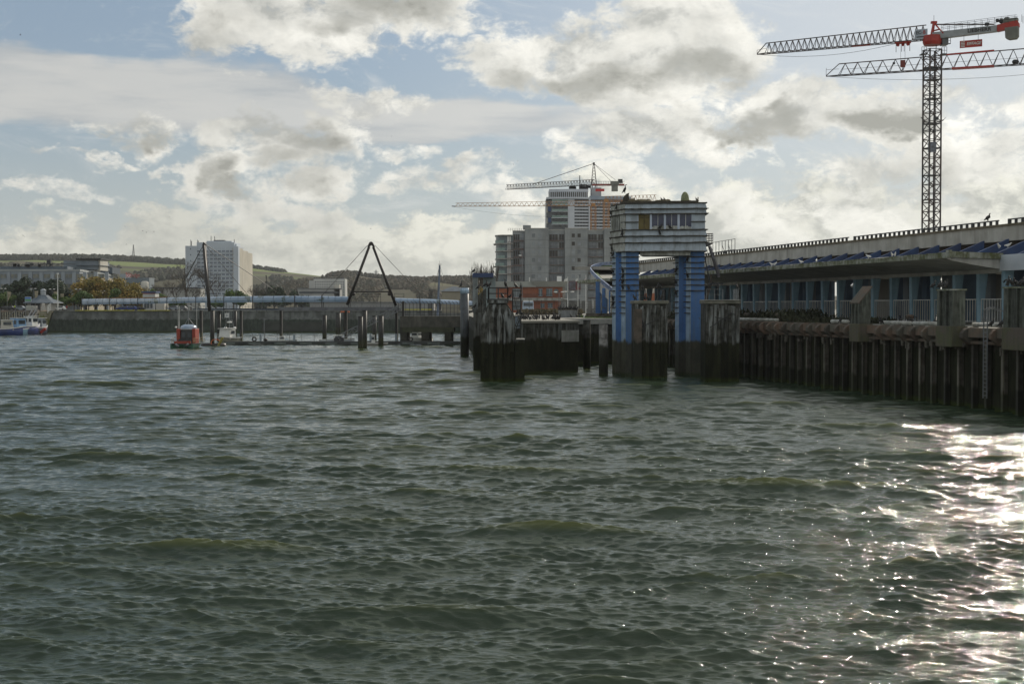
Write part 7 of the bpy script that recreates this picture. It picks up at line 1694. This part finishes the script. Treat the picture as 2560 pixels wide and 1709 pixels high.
tufts('grass', 'bright green grass strip on the quay behind the tall blue tower', pg, grass_m, 5000, .22, cat='grass', seed=3, w=.10)
def pr_(rn): return Vector((wx(rn.uniform(1300, 1450), 290), 280 + rn.uniform(0, 12), 6.0 + rn.random() ** 2 * .6))
tufts('dry_reeds', 'tan dry bushes behind the mesh fence', pr_, mat('dry bush', (.16, .12, .065), (.10, .09, .04), scale=.8, rough=.9), 5000, .8, seed=4)

# ------------------------------------------------------------------ promenade life
def car(label, x, D, z, rz, m, L=4.2):
    t = thing('parked_car', label, 'car', (0, 0, 0), 'cars parked on the far promenade')
    pr = [(-L / 2, .35), (-L / 2, .85), (-L * .42, .95), (-L * .30, 1.40), (L * .12, 1.45), (L * .27, .98), (L * .47, .85), (L / 2, .6), (L / 2, .35)]
    MB().extr([(x_, -.85, z_) for x_, z_ in pr], (0, 1.7, 0)).build('body', m, t, bevel=.05)
    MB().extr([(-L * .36, -.87, .98), (-L * .28, -.87, 1.34), (L * .11, -.87, 1.38), (L * .22, -.87, .98)], (0, 1.74, 0)).build('windows', glass, t)
    for a in (-L * .31, L * .31):
        for s in (-1, 1): MB().tube((a, s * .72, .32), (a, s * .90, .32), .32, n=12).build('wheel', black_m, t)
    for s in (-1, 1): MB().box(L / 2 - .02, s * .6, .7, .08, .3, .14).build('headlight', white_p, t)
    t.location = (wx(x, D), D, z); t.rotation_euler = (0, 0, rz)
cs = [(27, 448, 'dark parked car left of the pavilion', steel_d, 0), (12, 452, 'black parked car behind the wharf bushes', black_m, .2), (53, 449, 'silver blue parked car just left of the pavilion', grey_r, 0), (149, 445, 'white parked car right of the thin tall pole', white_p, 3.14),
      (308, 441, 'dark van like car under the left canopy bay', navy_h, 3.14), (328, 441, 'dark blue car with bright bonnet under the canopy', navy_h, 3.0), (438, 440, 'pale car left of the footbridge start', grey_r, 0), (452, 440, 'silver car beside the white curved bike racks', steel, 3.14), (346, 443, 'small black car left of the ticket kiosk', black_m, 0)]
for x_, D_, l_, m_, r_ in cs: car(l_, x_, D_, 6.47, r_, m_)
def person(label, x, D, z, coat, H=1.72):
    t = thing('person', label, 'person', (wx(x, D), D, z)); me = bpy.data.meshes.new('body'); s = H / 1.72
    V = [(0, 0, .92), (0, 0, 1.2), (0, 0, 1.42), (0, 0, 1.52), (0, -.02, 1.64), (.10, 0, .88), (.11, -.03, .48), (.11, .03, .07), (.11, -.14, .04), (-.10, 0, .88), (-.11, .05, .48), (-.11, .08, .07), (-.11, -.09, .04),
         (.19, 0, 1.38), (.25, .02, 1.1), (.24, -.06, .86), (-.19, 0, 1.38), (-.25, .02, 1.1), (-.24, -.06, .86), (.24, -.08, .78), (-.24, -.08, .78)]
    E = [(0, 1), (1, 2), (2, 3), (3, 4), (0, 5), (5, 6), (6, 7), (7, 8), (0, 9), (9, 10), (10, 11), (11, 12), (2, 13), (13, 14), (14, 15), (2, 16), (16, 17), (17, 18), (15, 19), (18, 20)]
    RR = [.14, .15, .13, .055, .10, .09, .065, .045, .04, .09, .065, .045, .04, .065, .05, .04, .065, .05, .04, .035, .035]
    me.from_pydata([tuple(c * s for c in v) for v in V], E, []); o = bpy.data.objects.new('body', me); COL.objects.link(o); o.parent = t; sk = o.modifiers.new('skin', 'SKIN')
    for i, r in enumerate(RR): me.skin_vertices[0].data[i].radius = (r * s, r * s)
    me.skin_vertices[0].data[0].use_root = True; o.modifiers.new('sub', 'SUBSURF').levels = 1; me.materials.append(mat('skin and trousers', (.06, .05, .05), (.08, .06, .05), rough=.8))
    MB().lathe([(.19, .85), (.21, 1.1), (.20, 1.32), (.10, 1.47)], (wx(x, D), D, z), 12, 1.05, .75).build('jacket', coat, t, True)
    MB().ball((wx(x, D), D, z + 1.67), .11, .12, .10, 10, 6).build('hair', black_m, t, True)
person('person in a red jacket standing on the promenade near the white car', 167.5, 436, 6.47, red)
person('person in a yellow high visibility vest standing behind the timber wharf', 37.5, 436, 6.6, mat('vest yellow', (.45, .60, .06), (.35, .5, .05), rough=.7))
for i, (x_, yt, D_, m_, l_) in enumerate(((23, 729, 447, mat('beige banner', (.36, .31, .22), (.22, .19, .12), scale=1.5, rough=.8), 'beige feather banner left of the promenade sign'), (91.5, 727, 444, mat('beige banner', None), 'broad beige banner above the pavilion left eave'), (139, 728, 450, mat('beige banner', None), 'beige banner directly left of the tall thin pole'), (156, 734, 450, mat('beige banner', None), 'beige banner right of the tall thin pole'))):
    t = thing('feather_banner', l_, 'banner', (wx(x_, D_), D_, 6.45)); MB().bar((wx(x_, D_) - .55, D_, 6.45), (wx(x_, D_) - .55, D_, wz(yt, D_)), .08).build('pole', steel, t)
    z1 = wz(yt, D_); MB().extr([(wx(x_, D_) - .5, D_, z1), (wx(x_, D_) + .6, D_, z1), (wx(x_, D_) + .5, D_, z1 - 1.4), (wx(x_, D_) - .35, D_, z1 - 3.0)], (0, .04, 0)).build('cloth', m_, t)
pz = thing('panel_sign', 'blue and green lettered sign board at the pavilion corner', 'sign', (wx(71, 440), 440, 6.45))
MB().box(wx(71, 440), 440, wz(748, 440), wx(79, 440) - wx(63, 440), .15, wz(742, 440) - wz(755, 440)).build('board', mat('pale sign', (.36, .42, .46), (.3, .36, .4)), pz)
MB().box(wx(70.5, 440), 439.9, wz(745, 440), wx(78, 440) - wx(63.5, 440), .06, .42).build('blue_band', mat('sign blue', (.07, .20, .55), (.06, .17, .48)), pz); MB().box(wx(71, 440), 439.9, wz(750, 440), wx(78, 440) - wx(64, 440), .06, .5).build('green_band', mat('sign green', (.12, .35, .16), (.1, .3, .14)), pz)
for s in (65, 77): MB().bar((wx(s, 440), 440.1, 6.45), (wx(s, 440), 440.1, wz(748, 440)), .14).build('post', steel, pz)
tp2 = thing('tall_pole', 'tall thin white pole on the quay edge in front of the pavilion trees', 'pole', (wx(145, 433), 433, 6.6)); MB().tube((wx(145, 433), 433, 6.6), (wx(145.3, 433), 433, wz(683, 433)), .17, .10, 8).build('shaft', white_p, tp2)
MB().box(wx(145.3, 433), 433, wz(684, 433), .5, .3, .4).build('lamp_head', white_p, tp2)
for x_, yt, l_ in ((9, 722.5, 'lamp at the left edge of the promenade'), (84, 722.5, 'lamp in front of the dark trees left of the lantern roof'), (131, 724, 'lamp just left of the tall white pole'), (196, 724, 'lamp before the autumn trees')): lamp(x_, yt, 470, 6.45, 'pale double headed promenade ' + l_, 2, .8)
for x_, yt, D_ in ((666.5, 690, 380), (591, 722, 380), (642, 720, 380)):
    t = thing('signal_mast', {666.5: 'taller dark signal mast behind the footbridge', 591: 'short dark mast at the foot of the white tower block', 642: 'short dark mast right of the white tower block'}[x_], 'mast', (wx(x_, D_), D_, 6.4)); MB().bar((wx(x_, D_), D_, 6.4), (wx(x_, D_), D_, wz(yt, D_)), .16).build('shaft', steel_d, t)
    if x_ == 666.5: MB().bar((wx(664, D_), D_, wz(694, D_)), (wx(669, D_), D_, wz(696, D_)), .14).build('crossarm', steel_d, t); MB().ball((wx(666, D_), D_, wz(690, D_)), .22).build('lamp_head', steel_d, t)
# curved white bike shelters
for i, x_ in enumerate((479, 498, 514, 530)):
    o = MB().path([Vector((wx(x_ - 8 + 16 * (k / 6), 435), 435 + .1 * k, 8.1 - 1.2 * (k / 6) ** 1.6)) for k in range(7)], .22).build('curved_shelter_rib', white_p)
    tag(o, 'white curved shelter rib on the promenade left of the edge-on pylon', 'shelter rib', 'white curved ribs on the promenade')
# sailing yacht rig on the right of the pylon
yt_ = thing('yacht_mast', 'grey blue yacht mast with rigging behind the security fence', 'mast', (wx(1097, 330), 330, 5)); D_ = 330.0
MB().tube((wx(1094, D_), D_, 5), (wx(1099.5, D_), D_, wz(663, D_)), .30, .2, 8).build('mast', mat('mast grey blue', (.16, .20, .27), (.1, .12, .16)), yt_)
b = MB(); tt = Vector((wx(1099.5, D_), D_, wz(663, D_)))
for x_, y_ in ((1076, 750), (1083, 740), (1111, 700), (1106, 715)): b.bar(tt, (wx(x_, D_), D_, wz(y_, D_)), .05)
b.bar((wx(1096, D_), D_, wz(661, D_)), (wx(1104, D_), D_, wz(661, D_)), .10); b.bar(tt, tt + dz * 1.0, .05); b.build('rigging', steel_d, yt_)
for x_, yt in ((1073, 722), (1075.5, 722), (1078, 724), (1080.5, 724)): tag(MB().bar((wx(x_, 340), 340, 5), (wx(x_, 340), 340, wz(yt, 340)), .16).build('upright_pole', steel_d), 'thin upright pole in the cluster left of the yacht mast', 'pole', 'poles left of the yacht mast')
b = MB()
for x0_, x1_ in ((987, 1010), (1049, 1072), (905, 952)):
    for y_ in (734, 742): b.bar((wx(x0_, 345), 345, wz(y_, 345)), (wx(x1_, 345), 345, wz(y_, 345)), .06)
    for x_ in (x0_, x1_): b.bar((wx(x_, 345), 345, 6), (wx(x_, 345), 345, wz(733, 345)), .09)
tag(b.build('scaffold_rail', steel_d), 'thin railing frames behind the covered footbridge near the pylon', 'railing')
# distant lattice masts
def lattice_tower(name, lab, x, yt, yb, D, w, arms=()):
    t = thing(name, lab, 'pylon', (wx(x, D), D, wz(yb, D))); z0, z1 = wz(yb, D), wz(yt, D); b = MB(); X = wx(x, D)
    for s in (-1, 1):
        for e in (-1, 1): b.bar((X + s * w, D + e * w, z0), (X + s * w * .15, D + e * w * .15, z1), w * .22)
    for k in range(8):
        a_, c_ = k / 8, (k + 1) / 8; wa, wc = w * (1 - .85 * a_), w * (1 - .85 * c_); za, zc = z0 + (z1 - z0) * a_, z0 + (z1 - z0) * c_
        b.bar((X - wa, D - wa, za), (X + wc, D - wc, zc), w * .14); b.bar((X + wa, D - wa, za), (X - wc, D - wc, zc), w * .14)
    for f_, wd in arms: b.bar((X - wd, D, z0 + (z1 - z0) * f_), (X + wd, D, z0 + (z1 - z0) * f_), w * .3)
    b.build('lattice', steel_d, t)
lattice_tower('radio_mast', 'red and grey lattice radio mast on the far left ridge', 335, 612, 650, 2860, 2.4)
lattice_tower('power_pylon', 'electricity pylon on the wooded hill inside the black A-frame', 940.5, 675, 693, 2280, 2.2, ((.55, 4), (.78, 4)))

cbx = thing('cream_building', 'cream walled building with brick base seen between the tower legs', 'building', (wx(1634, 300), 300, 6))
MB().box(wx(1634, 300), 303, (wz(704, 300) + wz(733, 300)) / 2, wx(1660, 300) - wx(1608, 300), 6, wz(704, 300) - wz(733, 300)).build('upper_wall', cream, cbx)
MB().box(wx(1634, 300), 302.9, (6 + wz(733, 300)) / 2, wx(1660, 300) - wx(1608, 300), 6.2, wz(733, 300) - 6).build('brick_base', brick, cbx)
# ------------------------------------------------------------------ birds
def skin_ob(name, V, E, RR, m, parent, sub=1):
    me = bpy.data.meshes.new(name); me.from_pydata(V, E, []); o = bpy.data.objects.new(name, me); COL.objects.link(o); o.parent = parent; o.modifiers.new('skin', 'SKIN')
    for i, r in enumerate(RR): me.skin_vertices[0].data[i].radius = (r, r)
    me.skin_vertices[0].data[0].use_root = True; s = o.modifiers.new('sub', 'SUBSURF'); s.levels = sub; s.render_levels = sub; me.materials.append(m)
    dg = bpy.context.evaluated_depsgraph_get(); m2 = bpy.data.meshes.new_from_object(o.evaluated_get(dg)); o.modifiers.clear(); o.data = m2; m2.materials.clear(); m2.materials.append(m)
    return o
# cormorant: facing +X, feet at the origin
def cormorant_base(kind):
    t = thing('cormorant', '', 'cormorant', (0, -500, 0))
    if kind == 0:      # upright
        V = [(0, 0, .38), (.05, 0, .48), (.09, 0, .58), (.05, 0, .70), (.07, 0, .80), (.14, 0, .84), (.25, 0, .85), (-.07, 0, .27), (-.19, 0, .13), (-.28, 0, .04), (.02, .06, .20), (.02, .06, .03), (.02, -.06, .20), (.02, -.06, .03), (.09, .07, .02), (.09, -.07, .02)]
        E = [(0, 1), (1, 2), (2, 3), (3, 4), (4, 5), (5, 6), (0, 7), (7, 8), (8, 9), (7, 10), (10, 11), (7, 12), (12, 13), (11, 14), (13, 15)]
        RR = [.125, .11, .07, .042, .038, .042, .014, .11, .045, .03, .04, .02, .04, .02, .02, .02]
    elif kind == 1:    # hunched, neck folded
        V = [(0, 0, .32), (.09, 0, .40), (.15, 0, .50), (.10, 0, .58), (.15, 0, .63), (.27, 0, .62), (-.12, 0, .24), (-.26, 0, .13), (-.34, 0, .07), (.0, .06, .14), (.0, .06, .02), (.0, -.06, .14), (.0, -.06, .02)]
        E = [(0, 1), (1, 2), (2, 3), (3, 4), (4, 5), (0, 6), (6, 7), (7, 8), (6, 9), (9, 10), (6, 11), (11, 12)]
        RR = [.13, .10, .06, .045, .045, .014, .11, .05, .03, .035, .02, .035, .02]
    else:              # wings held out to dry
        V = [(0, 0, .38), (.05, 0, .50), (.06, 0, .62), (.03, 0, .74), (.06, 0, .82), (.2, 0, .83), (-.08, 0, .25), (-.22, 0, .10), (.0, .06, .16), (.0, .06, .02), (.0, -.06, .16), (.0, -.06, .02), (0, .22, .56), (-.03, .42, .46), (-.05, .52, .30), (0, -.22, .56), (-.03, -.42, .46), (-.05, -.52, .30)]
        E = [(0, 1), (1, 2), (2, 3), (3, 4), (4, 5), (0, 6), (6, 7), (6, 8), (8, 9), (6, 10), (10, 11), (1, 12), (12, 13), (13, 14), (1, 15), (15, 16), (16, 17)]
        RR = [.12, .10, .05, .04, .042, .014, .10, .04, .035, .02, .035, .02, .06, .07, .04, .06, .07, .04]
    skin_ob('body', V, E, RR, bird_k, t); return t
CB = [cormorant_base(k) for k in range(3)]; CBU = [False] * 3
rb = random.Random(77)
def corm(p, label, group, rz=None, kind=None, s=None):
    k = rb.choice([0, 0, 0, 1, 1, 2]) if kind is None else kind; rz = rb.choice([rb.uniform(-.9, .9), rb.uniform(2.3, 4.0), rb.uniform(0, 6.28)]) if rz is None else rz; s = s or rb.uniform(.85, 1.02)
    if not CBU[k]: o = CB[k]; CBU[k] = True; o.location = p; o.rotation_euler = (0, 0, rz); o.scale = (s,) * 3
    else: o = dup(CB[k], p, rz, scale=s)
    o['label'] = label
    if group: o['group'] = group
    elif 'group' in o: del o['group']
    return o
dup_src = None
L1 = 'black cormorant in the crowd standing on the pale top of the quay head block'
for i in range(34):
    x = rb.choice([rb.uniform(1304, 1330), rb.uniform(1332, 1342), rb.uniform(1345, 1378), rb.uniform(1382, 1402)]); D = rb.uniform(161, 182) if x < 1380 else rb.uniform(166, 176)
    corm((wx(x, D), D, 6.0), L1, 'cormorants on the quay head')
L2 = 'black cormorant packed on the rim of the round concrete tank'
for i in range(26):
    a = 6.283 * i / 26 + rb.uniform(-.08, .08); r = 1.36 if i % 3 else 1.2
    corm((PTC[0] + r * math.cos(a), PTC[1] + r * math.sin(a), 7.08), L2, 'cormorants on the round tank', kind=rb.choice([0, 1]))
for x, D in ((1427, 203), (1442, 204), (1449, 205), (1385, 200), (1484, 205), (1504, 205)): corm((wx(x, D), D, 6.0), 'black cormorant on the ground beside the round tank and timber stack', 'cormorants on the quay ground')
# control tower ledges: outer left side and legs
L3 = 'black cormorant perched on a ledge of the control tower'
def tl(x, D, z, rz=None, kind=None): corm((wx(x, D), D, z), L3, 'cormorants on the tower ledges', rz, kind)
e = (FL - BL).normalized(); nn = Vector((e.y, -e.x))
for t_, z in ((.05, 17.62), (.45, 18.18), (.85, 15.24), (.12, 13.59), (.9, 15.24)):
    p = BL + (FL - BL) * t_ + nn * .24; corm((p.x, p.y, z), L3, 'cormorants on the tower ledges')
p = fp(1649, .2); corm((p.x, p.y, 15.24), L3, 'cormorants on the tower ledges', math.pi); p = fp(1651, .16); corm((p.x, p.y, 15.92), L3, 'cormorants on the tower ledges', 0, 1); p = fp(1674, .16); corm((p.x, p.y, 15.92), L3, 'cormorants on the tower ledges', 3, 1)
for xf, Df_, dt, ks in ((1564.5, 154.9, 3.0, ((0, 3), (1, 0), (0, 4), (1, 3), (0, 6), (1, 8), (0, 5), (1, 9))), (1727, 154.2, 3.2, ((0, 1), (1, 3), (0, 4), (1, 5), (1, 7)))):
    P0 = Vector((wx(xf, Df_), Df_)); ed = Vector((-.42, .907))
    for rear, k in ks:
        p = P0 + ed * (dt - .4 if rear else .4) + Vector((-.17, 0)); corm((p.x, p.y, 12.97 - .61 * k + .05), L3, 'cormorants on the tower ledges')
corm((wx(1571, 154.5), 154.55, 9.36), L3, 'cormorants on the tower ledges')
corm((wx(1561, 157.4), 157.5, 20.05), 'cormorant with raised neck on the broken turret, highest bird on the tower roof', None, 0, 0, 1.15)
for x in (1585, 1654, 1661, 1741): corm((wx(x, 156.8), 156.8, 19.08), 'dark bird resting among the rubble on the tower roof', 'birds on the tower roof', kind=1, s=.8)
# dolphin A
L4 = 'black cormorant on the handrail or deck of the chamfered dolphin'
for x, z, D in ((1213, 9.48, 143.2), (1218, 9.48, 143.2), (1224, 9.48, 143.3), (1264, 9.48, 143.2), (1256, 8.36, 144), (1275, 8.36, 144), (1289, 9.48, 147), (1302, 9.3, 147), (1301, 8.4, 147), (1196, 9.48, 160)): corm((wx(x, D), D, z), L4, 'cormorants on the chamfered dolphin')
for x, z in ((1293, 6.63), (1302, 6.65)): corm((wx(x, 147.5), 147.5, z), 'cormorant on the pale locker right of the chamfered dolphin', 'cormorants on the locker')
corm((wx(1184.5, 165), 165.4, wz(683, 165)), 'small dark cormorant at the left end of the blue crossbeam', None, 0, 1, 1.0); corm((wx(1233, 165), 165.4, wz(683, 165)), 'cormorant at the right end of the blue crossbeam', None, 3, 0, .7)
corm((wx(1152, 216), 216.6, wz(720, 216) + .02), 'cormorant standing on the pale topped thick pile', None, .3, 0, 1.3); corm((wx(1187, 165), 164.6, 7.3), 'cormorant on the low wall at the portal column foot', None, 0, 1, 1.1)
L5 = 'black cormorant on the square dolphin between the tower legs'
for x, z, D in ((1586, 8.22, 147.9), (1606, 9.3, 148), (1612, 8.22, 148), (1620, 8.22, 148), (1643, 9.3, 148), (1652, 9.3, 148), (1653, 8.22, 148)): corm((wx(x, D), D, z), L5, 'cormorants on the middle dolphin')
L6 = 'black cormorant on the rail of the right square dolphin'
for x, z, D in ((1795, 9.3, 143.8), (1842, 9.3, 143.9), (1773, 9.3, 143.8)): corm((wx(x, D), D, z), L6, 'cormorants on the right dolphin', kind=0)
L7 = 'black cormorant in the row on the quay edge beneath the canopy'
for i in range(34):
    Y = rb.choice([rb.uniform(111, 122), rb.uniform(126.5, 133)]); corm(tuple(q(56.2 + rb.uniform(0, 1.0), Y, 6.0)), L7, 'cormorants along the quay edge', s=rb.uniform(.8, 1.0))
L8 = 'dark bird on top of a tall fender block'
for Y in (107.3, 107.8, 108.3, 109.3, 98.8, 98.3, 97.8, 97.2, 96.8): corm(tuple(q(54.2, Y, 8.92)), L8, 'birds on the fender blocks', kind=rb.choice([1, 1, 2]))
for Y, a in ((102.2, 54.9), (100.9, 54.9), (118.4, 54.4)): corm(tuple(q(a, Y, 6.07)), 'dark cormorant on the sunlit cap near the quay ladder', 'cormorants near the ladder', kind=1)
corm(tuple(q(54.4, 126.2, 6.1)), 'cormorant beside the leaning fender block', None, 0, 0)
corm(tuple(q(70.2, 70 / ((2462 - 1280) / FPX + .2), 15.42)), 'large dark bird perched alone on the elevated road rail', None, 0.1, 1, 1.15)
# gulls
def gull(p, label, rz, flap=.5, s=1.0, dark=False, bank=0.0, group=None):
    t = thing('gull' if not dark else 'flying_bird', label, 'gull' if not dark else 'bird', p, group); m1, m2 = (bird_k, bird_k) if dark else (bird_w, bird_g)
    V = [(0, 0, 0), (.13, 0, .02), (.22, 0, .03), (.30, 0, .02), (-.14, 0, 0), (-.27, 0, .0)]; skin_ob('body', V, [(0, 1), (1, 2), (2, 3), (0, 4), (4, 5)], [.075, .06, .042, .012, .05, .03], m1, t)
    for sd_ in (-1, 1):
        z1, z2 = flap * .26, flap * .30 - .08
        vs = [(.10, sd_ * .04, .03), (.14, sd_ * .30, .03 + z1), (.02, sd_ * .66, .03 + z2), (-.05, sd_ * .64, .02 + z2), (-.06, sd_ * .30, .02 + z1), (-.10, sd_ * .04, .02)]
        w = MB().add([Vector(v) + Vector(p) for v in vs], [(0, 1, 4, 5), (1, 2, 3, 4)]).build('wing', m2, t); so = w.modifiers.new('s', 'SOLIDIFY'); so.thickness = .02
    t.rotation_euler = (bank, 0, rz); t.scale = (s,) * 3; return t
fl = [(51, 88, 60, .5, 'dark bird flying high at the far left of the sky', 1, .2, .7), (1252, 195, 70, .3, 'dark bird flying against the big bright cloud', 1, 1.2, .4), (58, 590, 75, .9, 'dark bird with raised wings flying low over the left rooftops', 1, 1.5, .8), (316, 611, 150, .5, 'dark bird gliding left of the radio mast', 1, .4, .3),
      (10, 858, 62, .6, 'bird skimming the water at the left edge', 1, 2.8, .2), (965, 716, 120, .7, 'white gull flying in front of the right pylon leg', 0, 3.4, .2), (812, 674, 200, .3, 'small gull gliding left of the black pylon', 0, 0, 0), (2203, 388, 120, .4, 'small dark bird below the second crane jib', 1, .8, .2),
      (2368, 464, 150, .4, 'tiny dark bird right of the crane mast', 1, 2, .1), (1909, 544, 150, .4, 'small bird above the left end of the elevated road', 1, .5, .2), (1927, 579, 160, .4, 'lower small bird above the elevated road', 1, 1.0, .2), (2272, 461, 190, .3, 'tiny bird left of the crane mast', 1, .3, .1),
      (1284, 411, 160, .4, 'small bird above the cat head crane jib', 1, .3, .2), (1294, 403, 180, .4, 'tinier bird just above the small bird near the cat head crane', 1, .3, .2), (979, 341, 150, .4, 'small bird below the dark cloud in mid sky', 1, .8, .2), (1005, 502, 180, .2, 'gliding gull right of the mid sky clouds', 0, 0, 0), (52, 494, 140, .4, 'tiny bird against the low clouds at far left', 1, .6, .3), (158, 499, 170, .3, 'tiny bird in the low clouds above the office block', 1, .6, .1), (423, 543, 170, .4, 'tiny bird above the white tower block', 1, .6, .1)]
SZ = {51: 9, 1252: 8, 58: 9, 10: 11, 965: 13, 316: 7, 812: 7, 1005: 8}
for x, y, D, f_, l_, dk, rz_, bk_ in fl:
    D = 1.3 * FPX / SZ.get(x, 5.5)
    if x == 10: D = 270
    if x == 965: D = 280
    gull(tuple(at(x, y, D)), l_, rz_, f_, .75 if x in (10, 965) else 1.0, bool(dk), bk_)
for x, y, D in ((357, 577, 210), (366, 581, 210), (385, 579, 215), (314, 566, 200), (892, 571, 220), (927, 572, 220)): gull(tuple(at(x, y, D * 3)), 'small dark bird in the loose flock above the far ridge', rb.uniform(0, 3), .5, 1.1, True, .1, 'flock above the far ridge')
def sitting_gull(p, label, group=None, rz=0):
    t = thing('gull', label, 'gull', tuple(p), group); V = [(0, 0, .20), (.12, 0, .25), (.18, 0, .33), (.21, 0, .38), (.31, 0, .37), (-.14, 0, .20), (-.28, 0, .18), (0, .04, .12), (0, .04, .01), (0, -.04, .12), (0, -.04, .01)]
    skin_ob('body', V, [(0, 1), (1, 2), (2, 3), (3, 4), (0, 5), (5, 6), (0, 7), (7, 8), (0, 9), (9, 10)], [.10, .085, .05, .05, .012, .07, .03, .02, .012, .02, .012], bird_w, t); t.rotation_euler = (0, 0, rz)
for x in (1928, 2002, 2040, 2170, 2229, 2236, 2496, 2518, 1936): sitting_gull(q(58.3, 58.3 / ((x - 1280) / FPX + QS), 11.92), 'white gull sitting on the front edge of the terminal canopy', 'gulls on the canopy edge', rb.uniform(0, 6))
sitting_gull(q(56, 101.0, 6.05), 'white gull on the quay edge between ladder and right fender block', None, .3); sitting_gull(q(54.5, 124.2, 9.2), 'gull on the tip of the leaning fender block', None, 1); sitting_gull(Vector((wx(1460, 200), 200, 6)), 'white gull on the grass by the timber stack', None, 1)
for b_ in [o for o in bpy.data.objects if o.parent is None and o.type == 'EMPTY' and o.location.y < -400]: print('unused', b_.name)
# ------------------------------------------------------------------ haze
hz = MB(); hz.add([(-3400, -120, -7), (3400, -120, -7), (3400, 4700, -7), (-3400, 4700, -7), (-3400, -120, 230), (3400, -120, 230), (3400, 4700, 230), (-3400, 4700, 230)], [(3, 2, 1, 0), (4, 5, 6, 7), (0, 1, 5, 4), (1, 2, 6, 5), (2, 3, 7, 6), (3, 0, 4, 7)])
hm = bpy.data.materials.new('haze'); hm.use_nodes = True; hm.node_tree.nodes.remove(hm.node_tree.nodes['Principled BSDF'])
pv_ = hm.node_tree.nodes.new('ShaderNodeVolumePrincipled'); pv_.inputs['Color'].default_value = (.86, .90, .94, 1); pv_.inputs['Density'].default_value = .00005; pv_.inputs['Anisotropy'].default_value = .25
hm.node_tree.links.new(pv_.outputs[0], hm.node_tree.nodes['Material Output'].inputs['Volume'])
ho_ = hz.build('haze', hm); ho_['kind'] = 'stuff'; ho_['label'] = 'thin pale haze in the air over the harbour'; ho_['category'] = 'haze'
